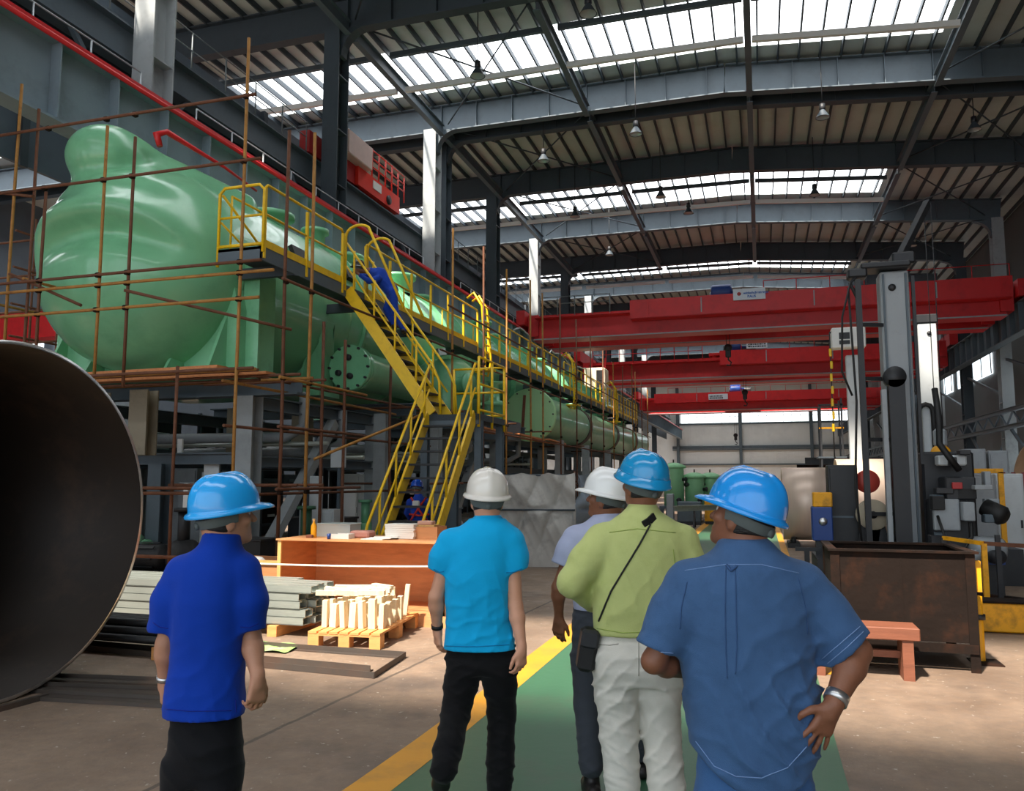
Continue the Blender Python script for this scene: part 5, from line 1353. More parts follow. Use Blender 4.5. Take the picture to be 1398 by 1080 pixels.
t = thing('trestle_beam', 'long grey beam on trestles right of the canister stand', 'beam', (-1.2, 33, 0))
b = MB(); b.ibeam((-3.0, 29.5, .72), (-.3, 33.6, .72), .16, .2, .03, .03); b.build('beam', GALV, t)
for p in ((-2.4, 30.4), (-.9, 32.7)):
    for s in (-1, 1): b = MB(); b.bar((p[0], p[1] + s * .35, 0), (p[0], p[1], .62), .06, .06); b.build('trestle_leg', DARK, t)
b = MB(); b.box((-1.6, 38, 1.0), (.9, .6, .12)); tag(b.build('white_panel', WHITE), 'white flat panel on a table right of the green canisters', 'panel')
t = thing('work_table', 'grey work table under the white panel behind the canisters', 'table', (-1.6, 38, 0))
b = MB(); b.box((-1.6, 38, .91), (1.3, .8, .06)); b.build('top', STEEL, t)
for sx in (-1, 1):
    for sy in (-1, 1): b = MB(); b.box((-1.6 + sx * .58, 38 + sy * .34, .44), (.07, .07, .88)); b.build('leg', STEEL, t)
# ------------------------------------------------------------------ bridge cranes
def text_mesh(body, size, p, m, parent, name='lettering', ext=.01):
    """flat lettering standing in the XZ plane, facing -Y"""
    cu = bpy.data.curves.new(name, 'FONT'); cu.body = body; cu.size = size; cu.extrude = ext; cu.align_x = 'LEFT'; cu.offset = size * .035
    ob = bpy.data.objects.new('tmp', cu); COL.objects.link(ob)
    bpy.context.view_layer.update()
    me = bpy.data.meshes.new_from_object(ob.evaluated_get(bpy.context.evaluated_depsgraph_get()))
    bpy.data.objects.remove(ob, do_unlink=True)
    me.transform(Matrix.Translation(p) @ Matrix.Rotation(math.pi / 2, 4, 'X'))
    me.materials.clear(); me.materials.append(m)
    me.name = name
    return link(name, me, parent)
SIGN = M('sign_white', (214, 220, 230), .5, v=.03); INK_B = M('sign_blue', (26, 92, 176), .5, v=.03); INK_R = M('sign_red', (176, 44, 40), .5, v=.03); INK_K = M('sign_dark', (50, 54, 60), .5)
def crane(Y, zb_, zt, label, x_full, motor_x, sign=None, hook=None, x0=-13.0, x1=12.4, dz=.0):
    t = thing('bridge_crane', label, 'crane', (0, Y, zb_), 'red bridge cranes')
    zm = zt - .35
    for k, y in enumerate((Y + .6, Y + 4.1)):
        b = MB(); b.box2((x0 + .6, y, zb_), (x1 - .6, y + .95, zm)); b.box2((x0 + .6, y - .12, zb_ - .03), (x1 - .6, y + 1.07, zb_)); b.build('main_girder', RED, t)
        b = MB(); b.bar((x0 + .6, y - .14, zb_ + .02), (x1 - .6, y - .14, zb_ + .02), .05, .07); b.build('cable_track', GREY, t, 'pale cable track along the girder')
    b = MB(); b.box2((x_full, Y - .35, zm - .65), (x1 - .5, Y - .3, zt)); b.box2((x_full, Y - .3, zm - .68), (x1 - .5, Y + .6, zm - .62)); b.build('walkway_panel', RED, t)
    b = MB(); b.box2((x0 + .8, Y - .2, zm - .3), (x_full, Y + .6, zm - .24)); b.build('walkway_deck', RED, t)
    for k in range(7):
        x = x_full + 1 + k * (x1 - x_full - 2) / 6
        b = MB(); b.bar((x, Y - .38, zt - .9), (x, Y - .38, zt - .1), .06, .03, (0, 1, 0)); b.build('panel_bracket', GREY if k % 2 else RED, t)
    b = MB()
    n = int((x_full - x0 - 1.5) / 1.0)
    for i in range(n + 1): b.tube([(x0 + 1.2 + i, Y - .2, zm - .25), (x0 + 1.2 + i, Y - .2, zt + .5)], .03, 6)
    for h in (.1, .5): b.tube([(x0 + 1.2, Y - .2, zt + h), (x0 + 1.2 + n, Y - .2, zt + h)], .025, 6)
    b.build('railing', RAILG if Y < 50 else RED, t)
    b = MB(); railing_x(b, x1 - 12 if Y < 50 else x_full + 1.5, x1 - .6, Y - .3, zt, .6); b.build('railing', RED, t)
    for s, x in ((0, x0), (1, x1)):
        b = MB(); b.box2((x - .25, Y - .2, 10.62), (x + .25, Y + 5.9, 11.45)); q = 1 if s == 0 else -1; b.box2((x + .3 * q, Y + .4, zb_ + .2), (x + .9 * q, Y + 1.7, zm)); b.box2((x + .3 * q, Y + 3.9, zb_ + .2), (x + .9 * q, Y + 5.2, zm)); b.build('end_carriage', RED, t)
        for y in (Y + .3, Y + 5.3):
            b = MB(); b.lathe([(0, -.08), (.3, -.08), (.3, .08), (0, .08)], (x, y, 10.9), (1, 0, 0), n=20); b.build('wheel', DARK, t)
    # trolley with hoist motor
    mx = motor_x
    b = MB(); b.box2((mx - 1.6, Y + .7, zm + .18), (mx + 2.2, Y + 5.0, zm + .38)); b.box2((mx - 1.4, Y + .9, zm), (mx - 1.1, Y + 1.2, zm + .2)); b.box2((mx + 1.7, Y + .9, zm), (mx + 2.0, Y + 1.2, zm + .2)); b.box2((mx - 1.4, Y + 4.4, zm), (mx + 2.0, Y + 4.7, zm + .2)); b.build('trolley_frame', RED, t)
    b = MB(); b.lathe([(0, 0), (.42, .03), (.46, .12), (.46, 1.05), (.42, 1.12), (.1, 1.15), (.1, 1.5)], (mx - .5, Y + 1.4, zm + .82), (1, 0, 0), n=24); b.build('hoist_motor', BLUE_M, t)
    b = MB(); b.lathe([(.4, 0), (.4, 2.2)], (mx - .6, Y + 3.3, zm + .85), (1, 0, 0), n=24); b.lathe([(0, 0), (.48, 0), (.48, .08), (.4, .08)], (mx - .66, Y + 3.3, zm + .85), (1, 0, 0), n=24); b.lathe([(.4, 0), (.48, 0), (.48, .08), (0, .08)], (mx + 1.6, Y + 3.3, zm + .85), (1, 0, 0), n=24); b.build('rope_drum', DARK, t)
    if hook:
        hx, hz = hook
        for s in (-.09, .09): b = MB(); b.tube([(hx + s, Y + 2.8, hz + .7), (hx + s, Y + 2.8, zm + .6)], .02, 6); b.build('rope', DARK, t)
        b = MB(); b.lathe([(0, -.12), (.2, -.10), (.23, 0), (.2, .10), (0, .12)], (hx, Y + 2.8, hz + .6), (0, 1, 0), n=22); b.bbox((hx, Y + 2.8, hz + .3), (.3, .2, .5), .05); b.build('hook_block', DARK, t)
        b = MB(); b.tube([(hx, Y + 2.8, hz + .1), (hx, Y + 2.8, hz - .1), (hx + .16, Y + 2.8, hz - .25), (hx + .08, Y + 2.8, hz - .42), (hx - .1, Y + 2.8, hz - .38)], .045, 8); b.build('hook', DARK, t)
    if sign:
        sx0, sx1, sz0, sz1, kind = sign
        b = MB(); b.box2((sx0, Y - .46, sz0), (sx1, Y - .40, sz1)); s_ = b.build('sign_board', SIGN, t, 'white sign board')
        h = sz1 - sz0
        if kind == 1:
            b = MB(); b.lathe([(h * .07, -.01), (h * .16, -.01), (h * .16, .01), (h * .07, .01)], (sx0 + .30, Y - .47, sz0 + h * .55), (0, 1, 0), n=20, close=True); b.box((sx0 + .33, Y - .47, sz0 + h * .55), (.14, .02, .05)); b.build('emblem', INK_R, s_)
            text_mesh('wickohchemenyx', h * .30, V(sx0 + .52, Y - .465, sz0 + h * .50), INK_B, s_)
            text_mesh('BAUS', h * .30, V(sx0 + .72, Y - .465, sz0 + h * .18), INK_B, s_)
        else:
            b = MB()
            for r in range(2):
                x = sx0 + .12
                for k in range(9):
                    w = (.10, .16, .07, .12)[(k + r) % 4]
                    if x + w > sx1 - .1: break
                    b.box((x + w / 2, Y - .465, sz0 + h * (.62 - .34 * r)), (w, .012, h * .2)); x += w + .04
            b.build('lettering', INK_K, s_)
    return t
def railing_x(b, xa, xc, y, z, h):
    n = max(1, int((xc - xa) / 1.5))
    for i in range(n + 1): b.tube([(xa + (xc - xa) * i / n, y, z), (xa + (xc - xa) * i / n, y, z + h)], .025, 6)
    b.tube([(xa, y, z + h), (xc, y, z + h)], .025, 6)
crane(44.0, 9.80, 11.60, 'nearest red bridge crane with white lettered sign across the hall', -6.66, -1.9, (-1.15, .48, 11.2, 11.8, 1), (-1.6, 8.6))
crane(59.0, 9.10, 10.9, 'second red bridge crane behind the nearest one, with small white sign', -2.6, -1.8, (-.75, .65, 10.95, 11.4, 2), (-1.0, 7.6))
crane(89.0, 9.25, 11.1, 'farthest red bridge crane in front of the end wall windows', -11.0, -2.5, (-5.2, -3.2, 10.3, 10.9, 2), (-2.6, 6.0))
t = thing('crane_cab', 'cream operator cab hanging under the second red crane, above the walkway end', 'cab', (-10.5, 57.5, 7.2))
b = MB(); b.bbox((-11.3, 57.6, 8.6), (1.5, 1.6, 2.4), .12); b.build('body', M('cream_paint', (236, 226, 200), .5), t)
b = MB(); b.box((-10.9, 56.78, 8.8), (.5, .06, 1.6)); b.build('window', BLACK, t, 'dark window')
for s in (-.5, .5): b = MB(); b.bar((-11.3 + s, 58, 9.7), (-11.3 + s, 58.6, 10.7), .12, .12); b.build('hanger', RED, t)
# parked end carriage on the upper runway
t = thing('parked_crane', 'bright red crane carriage with railing parked high at the left on the upper runway', 'crane', (-15.1, 29, 13.3))
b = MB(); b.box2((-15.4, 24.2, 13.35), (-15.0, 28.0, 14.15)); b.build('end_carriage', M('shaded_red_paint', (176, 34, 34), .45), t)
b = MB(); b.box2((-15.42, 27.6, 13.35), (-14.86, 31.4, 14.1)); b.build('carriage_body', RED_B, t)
b = MB(); b.bbox((-14.95, 27.3, 14.6), (.7, 2.0, .95), .05); b.build('control_box', M('pale_pink_box', (226, 196, 188), .5), t)
b = MB(); b.box((-14.84, 29.2, 13.8), (.03, .75, .34)); b.build('name_plate', WHITE, t)
b = MB(); b.lathe([(0, 0), (.2, 0), (.2, .1), (0, .1)], (-14.9, 30.3, 13.62), (1, 0, 0), n=18); b.build('wheel', DARK, t)
for i in range(7):
    y = 28.2 + i * .62
    b = MB(); b.tube([(-14.9, y, 14.05), (-14.9, y, 15.3 - .12 * (i > 4))], .035, 6); b.build('railing_post', RED_B, t)
for h in (.5, .85, 1.2): b = MB(); b.tube([(-14.9, 28.2, 14.05 + h), (-14.9, 31.92, 14.05 + h)], .03, 6); b.build('railing_bar', RED_B, t)
t = thing('parked_crane', 'dark red crane girder deep in the left aisle behind the scaffold', 'crane', (-25, 30, 9))
b = MB(); b.box2((-42, 30, 8.6), (-17.2, 31.2, 9.9)); b.build('main_girder', RED, t)
b = MB(); b.box2((-17.5, 28.6, 8.7), (-16.9, 32.6, 9.5)); b.build('end_carriage', RED, t)
# ------------------------------------------------------------------ people
SINP, COSP = math.sin(PITCH), math.cos(PITCH)
def Q(px, py, h):
    """body coordinates (u to the right, w away from the visitors' backs, z up) of a point h metres ahead"""
    k = (540 - py) / F_PX
    t = h / (COSP - SINP * k)
    return np.array((t * (px - 699) / F_PX, h, EYE + t * (SINP + COSP * k)), dtype=np.float64)
def to_world(v):
    v = np.asarray(v, dtype=np.float64)
    R = np.array(RT); Fh = np.array(FH)
    return v[:, :1] * R + v[:, 1:2] * Fh + v[:, 2:3] * np.array((0, 0, 1.0))
def W3(p):
    return RT * float(p[0]) + FH * float(p[1]) + Vector((0, 0, float(p[2])))
def smooth_fold(P, ks, amp):
    """soft cloth folds: a few long ridges along given directions, fading in and out over the garment"""
    d = 0
    u, w, z = P[:, 0], P[:, 1], P[:, 2]
    wp = .9 * np.sin(u * 9 + z * 5 + .4) + .7 * np.sin(z * 11 - u * 6 + w * 8) + .25 * np.sin(u * 37 + z * 29)
    for (a, b_, c, ph, s) in ks:
        g = np.sin(u * a + w * b_ + z * c + ph + wp)
        env = .5 + .5 * np.sin(u * c * .35 - z * a * .35 + w * 6 + ph * 2.3)
        d = d + s * env * np.exp(-(g / .38) ** 2)
    return amp * d
def cloth(f, ks, amp, zref=None):
    if zref is None: return lambda P: f(P) - smooth_fold(P, ks, amp)
    return lambda P: f(P) - smooth_fold(P, ks, amp) * (.28 + .72 * np.clip((zref - P[:, 2]) / .28, 0, 1))
def norm(v): v = np.array(v, dtype=np.float64); return v / np.linalg.norm(v)
def rot_about(v, ax, a):
    ax = norm(ax); return v * math.cos(a) + np.cross(ax, v) * math.sin(a) + ax * (ax @ v) * (1 - math.cos(a))

def hand_parts(wr, fd, back, thumb, curl=.5, spread=.06, s=1.0, thumb_out=.6):
    """palm and five fingers: wr wrist, fd finger direction, back = normal of the back of the hand, thumb = side of the thumb"""
    fd = norm(fd); back = norm(back - fd * (np.array(back) @ fd)); th = np.cross(fd, back); th = th if th @ np.array(thumb) > 0 else -th
    pr = []
    lat = [.030, .011, -.009, -.027]; ln = [.070, .078, .073, .057]; rr = [.0092, .0095, .0090, .0080]
    pr.append((cap(wr - fd * .01, wr + fd * .03 * s, .025 * s, .026 * s), .012))
    for i in range(4):
        kn = wr + fd * (.088 - .004 * abs(i - 1)) * s + th * lat[i] * s
        pr.append((cap(wr + fd * .02 * s + th * lat[i] * .6 * s, kn, .0145 * s, .0125 * s), .012))
    for i in range(4):
        kn = wr + fd * (.086 - .004 * abs(i - 1)) * s + th * lat[i] * s
        d = norm(fd + th * spread * (1.5 - i)); p = kn
        for j, fr in enumerate((.46, .31, .23)):
            d = rot_about(d, np.cross(d, -back), curl * (.55, .8, .6)[j] * (1 + .12 * i))
            q = p + d * ln[i] * fr * s * 1.05
            pr.append((cap(p, q, (rr[i] - .0007 * j) * s, (rr[i] - .0007 * (j + 1)) * s), .004)); p = q
    a = wr + fd * .022 * s + th * .020 * s; q = a + norm(th * thumb_out + fd * .75 - back * .25) * .042 * s
    pr.append((cap(a, q, .0155 * s, .0125 * s), .010))
    d = norm(th * thumb_out * .45 + fd * .9 - back * .25); r = q + d * .030 * s; pr.append((cap(q, r, .0115 * s, .0100 * s), .005))
    d = norm(fd - back * .3 + th * .1); pr.append((cap(r, r + d * .024 * s, .0100 * s, .0082 * s), .005))
    return pr
def arm_parts(sh, el, wr, s=1.0):
    mid = el + (wr - el) * .28
    return [(cap(sh, el, .050 * s, .037 * s), .02), (cap(el, mid, .037 * s, .040 * s), .02), (cap(mid, wr, .040 * s, .0255 * s), .02)]
def head_parts(hc, fd, ud):
    fd = norm(fd); ud = norm(ud - fd * (ud @ fd)); rd = np.cross(fd, ud); R = np.stack([rd, fd, ud])
    P = [(ell(hc + ud * .02, (.076, .096, .098), R), .02), (ell(hc + fd * .030 - ud * .065, (.056, .062, .060), R), .035), (ell(hc - fd * .02 - ud * .03, (.070, .078, .075), R), .03),
         (cap(hc + fd * .088 + ud * .012, hc + fd * .112 - ud * .030, .008, .014), .012), (cap(hc + fd * .078 + rd * .028 + ud * .030, hc + fd * .078 - rd * .028 + ud * .030, .012, .012), .018),
         (cap(hc + fd * .084 + rd * .018 - ud * .066, hc + fd * .084 - rd * .018 - ud * .066, .008, .008), .010), (ell(hc + fd * .074 - ud * .100, (.024, .020, .018), R), .02)]
    for s in (-1, 1):
        P.append((ell(hc + rd * s * .080 - fd * .006 - ud * .018, (.010, .020, .032), R), .008))
        P.append((ell(hc + rd * s * .046 + fd * .066 - ud * .022, (.022, .02, .02), R), .02))
    return P, R
def helmet(parent, c, fd, ud, m, name='hard_hat', lip=False, vee=False):
    """safety helmet: c centre of the rim, fd where the peak points, ud up"""
    fd = norm(fd); ud = norm(ud - fd * (np.array(ud) @ fd)); rd = np.cross(fd, ud)
    A, Bf, H = .117, .142, .150
    n, mrows = 72, 22
    def pos(th, t, inner=0.0):
        c_, s_ = math.cos(th), math.sin(th)             # th=0 is the peak direction
        e = 2.0
        r = (1 - t ** 2.5) ** (1 / 2.25) if t < 1 else 0
        x = s_ * (A - inner) * r; y = c_ * (Bf - inner) * r; z = H * t - inner * t
        k = math.exp(-(x / .021) ** 4) * (1 if y < .1 else .6) * min(1, t * 4) * (0 if t > .999 else 1)
        if not inner:
            z += .008 * k * (1 if t > .35 else t / .35)
            if vee and y < 0:
                q = abs(x) - (.035 + .03 * (1 - t)); z += .006 * math.exp(-(q / .010) ** 2) * min(1, t * 3)
        return x, y, z
    b = MB(); vs = []
    rows = []
    def lipr(th, ex, dz):
        c_, s_ = math.cos(th), math.sin(th)
        pk = max(0, c_) ** 3
        return (s_ * (A + ex), c_ * (Bf + ex) + .042 * pk * (ex / .016), dz - .010 * pk * (ex / .016))
    rows.append([lipr(2 * math.pi * i / n, .010, -.014) for i in range(n)])
    rows.append([lipr(2 * math.pi * i / n, .016, -.012) for i in range(n)])
    rows.append([lipr(2 * math.pi * i / n, .016, -.004) for i in range(n)])
    rows.append([lipr(2 * math.pi * i / n, .010, .004) for i in range(n)])
    if lip:
        rows.append([lipr(2 * math.pi * i / n, .004, .014)[:2] + (.030,) for i in range(n)])
    for j in range(mrows + 1):
        t = (j / mrows)
        t = (1 - math.cos(t * math.pi / 2)) * .4 + t * .6
        rows.append([pos(2 * math.pi * i / n, max(t, .05 + (.16 if lip and j == 0 else 0)) if j == 0 else max(t, .06 + .2 * lip * (j < 6)), 0) for i in range(n)])
    inner = [[pos(2 * math.pi * i / n, min(.97, max(0.0, 1 - j / 8)), .006) for i in range(n)] for j in range(9)]
    allr = rows + [[(0, 0, H - .006)] * n][:0]
    def put(rr):
        k0 = len(vs)
        for r in rr:
            for x, y, z in r:
                p = np.array(c) + rd * x + fd * y + ud * z
                vs.append(W3(p))
        return k0
    put(allr); f = []
    m_ = len(allr)
    for j in range(m_ - 1):
        for i in range(n):
            f.append((j * n + i, j * n + (i + 1) % n, (j + 1) * n + (i + 1) % n, (j + 1) * n + i))
    k1 = put(inner)
    for j in range(8):
        for i in range(n):
            f.append((k1 + j * n + i, k1 + j * n + (i + 1) % n, k1 + (j + 1) * n + (i + 1) % n, k1 + (j + 1) * n + i))
    for i in range(n): f.append((i, (i + 1) % n, k1 + 8 * n + (i + 1) % n, k1 + 8 * n + i))
    b.add(vs, f, True)
    hm = b.build(name, m, parent)
    # head band with nape strap
    b = MB(); rows2 = []
    for z, a_, y_ in ((-.012, .096, .112), (-.018, .097, .113), (-.046, .090, .106), (-.050, .087, .103)):
        rows2.append([W3(np.array(c) + rd * math.sin(q) * a_ + fd * (math.cos(q) * y_ - .004) + ud * (z - .012 * max(0, -math.cos(q)))) for q in [math.pi * .42 + i * (1.16 * math.pi) / 30 for i in range(31)]])
    vs2 = [p for r in rows2 for p in r]
    b.add(vs2, [(j * 31 + i, j * 31 + i + 1, (j + 1) * 31 + i + 1, (j + 1) * 31 + i) for j in range(3) for i in range(30)], True)
    kn = np.array(c) - fd * .114 - ud * .045
    b.lathe([(0, -.008), (.016, -.006), (.016, .008), (0, .010)], W3(kn), W3(-fd), n=16)
    b.build('head_band', STRAPG, hm)
    return hm
def hat_mat(nm, col): return M(nm, col, .22, v=.03, vs=3, coat=.6)
SKIN = M('skin_tan', (186, 134, 106), .5, v=.10, vs=14, bump=.08, bs=90); SKIN_P = M('skin_light', (212, 154, 124), .5, v=.10, vs=14, bump=.08, bs=90); SKIN_D = M('skin_brown', (134, 86, 62), .5, v=.10, vs=14, bump=.08, bs=90)
def weave(nm, col, v=.08, bump=.12, bs=260, dirt=None, rough=.8): return M(nm, col, rough, v=v, vs=9, bump=bump, bs=bs, dirt=dirt, damt=.35, ds=14, sheen=.08, spec=.2)

def person_root(label, foot, group=None):
    return thing('person', label, 'person', W3(foot), group)
def obj_body(root, name, f, lo, hi, h, m, label=None, sm=1):
    return sdf_mesh(name, f, lo, hi, h, m, root, label, to_world, sm)
def ring_band(root, name, c, axis, r, w, th, m, n=28, label=None):
    """wrist band around an arm"""
    b = MB(); ax = W3(axis).normalized()
    b.lathe([(r, -w / 2), (r + th, -w / 2), (r + th, w / 2), (r, w / 2)], W3(c), ax, n=n, close=True)
    return b.build(name, m, root, label)
def seam(root, surf, pts, m, r=.0018, lift=.001, name='seam'):
    """stitched line laid on a garment's surface along sight lines"""
    bvh = surf['bvh']; P = []
    for (a, c) in zip(pts, pts[1:]):
        for i in range(10):
            t = i / 10; px, py = a[0] + (c[0] - a[0]) * t, a[1] + (c[1] - a[1]) * t
            o = Vector((0, 0, EYE)); hit = bvh.ray_cast(o, _ray(px, py).normalized())
            if hit[0] is not None: P.append(hit[0] + hit[1] * lift)
    if len(P) < 3: return None
    b = MB(); b.tube(P, r, 5); return b.build(name, m, root)
def bvh_of(o):
    w = WORLD[o]
    return BVHTree.FromPolygons([v.co + w for v in o.data.vertices], [list(p.vertices) for p in o.data.polygons])
def rows_px(rows, h, s):
    """silhouette rows (py, left px, right px, half depth, w offset) to loft rows"""
    out = []
    for py, l, r, dep, wo in rows:
        a = Q((l + r) / 2, py, h + wo)
        out.append((a[2], a[0], (r - l) / 2 * s, h + wo, dep))
    return out
def shoes(root, feet, m=SHOE, ln=.27):
    for p, d in feet:
        p = np.array(p); d = norm(d)
        heel = p - d * .07; toe = p + d * (ln - .12)
        f = union([(cap(heel + (0, 0, .045), p + d * .05 + np.array((0, 0, .045)), .040, .042), .03), (cap(p + d * .05 + np.array((0, 0, .035)), toe + np.array((0, 0, .028)), .042, .032), .03), (cap(p + np.array((0, 0, .06)), p + np.array((0, 0, .11)), .042, .045), .03)])
        f = clip(f, p, (0, 0, -1)) if p[2] < .01 else f
        c = p + d * .04
        obj_body(root, 'shoe', f, c - .22, c + .22, .008, m)
def trousers(root, hips, legs, m, ks, amp=.006, name='trousers', ztop=None, h=.008):
    """hips: loft rows; legs: chains [(p, r), ...] from hip to ankle"""
    parts = [loft(hips, 2.2)]
    for ch in legs:
        for (a, ra), (c, rc) in zip(ch, ch[1:]): parts.append((cap(a, c, ra, rc), .025))
    f = union(parts, .03)
    f = cloth(f, ks, amp)
    if ztop is not None: f = clip(f, (0, 0, ztop), (0, 0, 1))
    P = np.array([p for ch in legs for p, r in ch] + [(r[1] - r[2], r[3] - r[4], r[0]) for r in hips] + [(r[1] + r[2], r[3] + r[4], r[0]) for r in hips])
    lo, hi = P.min(0) - .13, P.max(0) + .13
    lo[2] = max(lo[2], .01)
    return obj_body(root, name, f, lo, hi, h, m)

def build_person(label, H, s, foot, torso, shirt_m, sleeves, arms, head, hat_m, skin, pants_m, hips, legs, feet, folds, leg_folds, amp=.006, lamp=.006, collar=None, hat=None, hair=True, hat_kw={}, eyes=True, shirt_name='shirt', shoe_m=SHOE, tail=0.0):
    root = person_root(label, foot)
    # shirt
    T = rows_px(torso, H, s)
    parts = [loft(T, 2.25)]
    for (pts, end) in sleeves:                       # sleeve: [(p, r)...], clipped at its opening
        for (a, ra), (c, rc) in zip(pts, pts[1:]):
            last = c is pts[-1][0]
            g = cap(a, c, ra, rc)
            if last and end is not None: g = clip(g, c - norm(c - a) * .002, end)
            parts.append((g, .035))
    f = union(parts, .035)
    f = cloth(f, folds, amp, max(t[0] for t in T) - .24)
    if True:                                         # clean hem, rounded where the shirt has a tail
        f0 = f; zl = min(t[0] for t in T) + .004; uc = min(T)[1]; uw = min(T)[2]
        f = lambda P: np.maximum(f0(P), zl + tail * np.clip(np.abs(P[:, 0] - uc) / uw, 0, 1.1) ** 2.2 - P[:, 2])
    if collar:
        a, c, r0, r1 = collar
        f2 = f; g = cap(a, c, r0, r1); g = clip(g, c, norm(c - a)); f = lambda P: smin(f2(P), g(P), .02)
    ext = np.array([p for pts, e in sleeves for p, r in pts] + [(t[1] - t[2], t[3] - t[4], t[0]) for t in T] + [(t[1] + t[2], t[3] + t[4], t[0]) for t in T])
    shirt = obj_body(root, shirt_name, f, ext.min(0) - .10, ext.max(0) + .10, .0075, shirt_m)
    # body: head, neck, arms, hands, trunk core in one surface
    hc, fd, ud, nk = head
    HP, R = head_parts(hc, fd, ud)
    core = [(r[0], r[1], r[2] * .72, r[3], r[4] * .72) for r in T]
    parts = [loft(core)] + HP + [(cap(nk, hc - norm(ud) * .05 - norm(fd) * .02, .060, .056), .03)]
    pts = [nk, hc]
    for A in arms:
        parts += A['parts']; pts += A['pts']
    P = np.array(pts + [(t[1] - t[2], t[3] - t[4], t[0]) for t in T] + [(t[1] + t[2], t[3] + t[4], t[0]) for t in T])
    body = obj_body(root, 'body', union(parts, .02), P.min(0) - .16, P.max(0) + .16, .0058, skin)
    # hair: a close cap showing below the helmet
    if hair:
        sk = union([ell(hc + norm(ud) * .015 - norm(fd) * .008, (.080, .098, .098), R), (ell(hc - norm(fd) * .03 - norm(ud) * .035, (.074, .076, .060), R), .03)])
        g = clip(clip(sk, hc + norm(fd) * .028, fd), hc - norm(ud) * .058 - norm(fd) * .02, -norm(norm(ud) * 1.0 + norm(fd) * .35))
        obj_body(root, 'hair', g, hc - .16, hc + .16, .007, HAIR)
    if eyes:
        rd = R[0]
        for q in (-1, 1):
            b = MB(); e = hc + rd * q * .033 + norm(fd) * .078 + norm(ud) * .005
            b.lathe([(.0125 * math.sin(a), -.0125 * math.cos(a)) for a in [i * math.pi / 8 for i in range(9)]], W3(e), (0, 0, 1), n=12); b.build('eye', EYEW, root)
    hm = helmet(root, *hat, hat_m, **hat_kw)
    HR_ = rows_px(hips, H, s)
    zh = min(t[0] for t in T)
    HR_ = [(z, u, a - (.012 if z > zh - .03 else .0), w, d - (.022 if z > zh - .03 else .004)) for z, u, a, w, d in HR_]
    tr = trousers(root, HR_, legs, pants_m, leg_folds, lamp, ztop=zh + .025 + tail * 1.2)
    shoes(root, feet, shoe_m)
    return root, shirt, body, tr
def leg(*pts): return list(pts)
def fl(px, h, z, py=None):
    """point at a given height above the floor, by bearing"""
    a = Q(px, 900, h); return np.array((a[0], h, z))
VF = [(30, 14, 9, .3, .8), (15, 12, -22, 1.7, .8), (-13, 8, 26, 4.0, .7), (34, 6, 3, 2.2, .5)]
LF = [(22, 12, 30, .4, .8), (-20, 12, 38, 2.2, .8), (10, 6, 55, 1.0, .5)]

# --- 1: royal blue polo, left
H1, s1 = 3.28, 3.28 / F_PX
foot = fl(281, H1, 0)
sw = weave('royal_blue_pique', (0, 56, 166), .08)
T1 = [(735, 283, 318, .060, -.01), (748, 270, 328, .085, 0), (762, 248, 336, .105, 0), (785, 240, 340, .120, .0), (820, 238, 338, .125, .0), (860, 238, 333, .118, .01), (900, 236, 331, .112, .02), (945, 229, 331, .118, .02), (976, 226, 331, .122, .02)]
shL, shR = Q(250, 782, H1), Q(333, 778, H1)
eL, wL = Q(226, 880, H1 + .02), Q(225, 927, H1 + .06)
eR, wR = Q(343, 872, H1 + .03), Q(352, 924, H1 - .04)
slL = Q(223, 862, H1 + .01); slR = Q(342, 860, H1 + .02)
arms1 = [dict(parts=arm_parts(shL, eL, wL, .98) + hand_parts(wL, (-.08, .15, -1), (-1, -.4, 0), (.3, 1, 0), .55), pts=[eL, wL, wL - (0, 0, .2)]),
         dict(parts=arm_parts(shR, eR, wR, 1.0) + hand_parts(wR, (-.05, -.05, -1), (.8, -.7, 0), (-.6, .8, 0), .8), pts=[eR, wR, wR - (0, 0, .2)])]
hc1 = Q(308, 706, H1 + .01); fd1 = norm((.80, .58, .16)); ud1 = np.array((-.10, -.10, 1.0))
lg = [leg((fl(257, H1 + .02, .62), .088), (fl(257, H1 + .02, .50), .080), (fl(258, H1 + .03, .09), .074)), leg((fl(305, H1 + .02, .62), .088), (fl(304, H1 - .01, .50), .082), (fl(301, H1 - .02, .09), .076))]
hp1 = [(960, 233, 329, .104, .02), (985, 232, 330, .112, .02), (1015, 233, 329, .112, .02), (1045, 234, 328, .108, .02), (1066, 236, 327, .10, .02)]
r1, sh1, bd1, tr1 = build_person('man in royal blue polo shirt and sky blue hard hat, at the left', H1, s1, foot, T1, sw,
    [([(shL, .070), (Q(233, 820, H1), .068), (slL, .062)], norm(np.array((-.05, 0, -1.0)))), ([(shR, .066), (Q(341, 820, H1), .066), (slR, .060)], norm(np.array((.08, 0, -1.0))))],
    arms1, (hc1, fd1, ud1, Q(301, 752, H1)), hat_mat('sky_blue_hat', (30, 170, 250)), SKIN, weave('black_trousers', (12, 13, 18), .12), hp1, lg,
    [(fl(257, H1 + .03, 0), (-.1, 1, 0)), (fl(302, H1 - .02, 0), (.25, 1, 0))], VF, LF, .0042, .005,
    collar=(Q(301, 752, H1 - .01), Q(304, 727, H1 - .01), .082, .072), hat=(hc1 + norm(ud1) * .030, fd1, ud1), hat_kw=dict(vee=True))
ring_band(r1, 'wristwatch', wL + (wL - eL) * -.04, wL - eL, .027, .020, .005, CHROME, label='metal wristwatch')
sh1_b = {'bvh': bvh_of(sh1)}
for pts in ([(227, 968), (260, 971), (322, 970)], [(209, 850), (218, 856), (231, 858)], [(328, 856), (340, 857), (354, 851)], [(321, 955), (322, 975)]):
    seam(r1, sh1_b, pts, weave('royal_blue_thread', (10, 36, 140)), .0022)

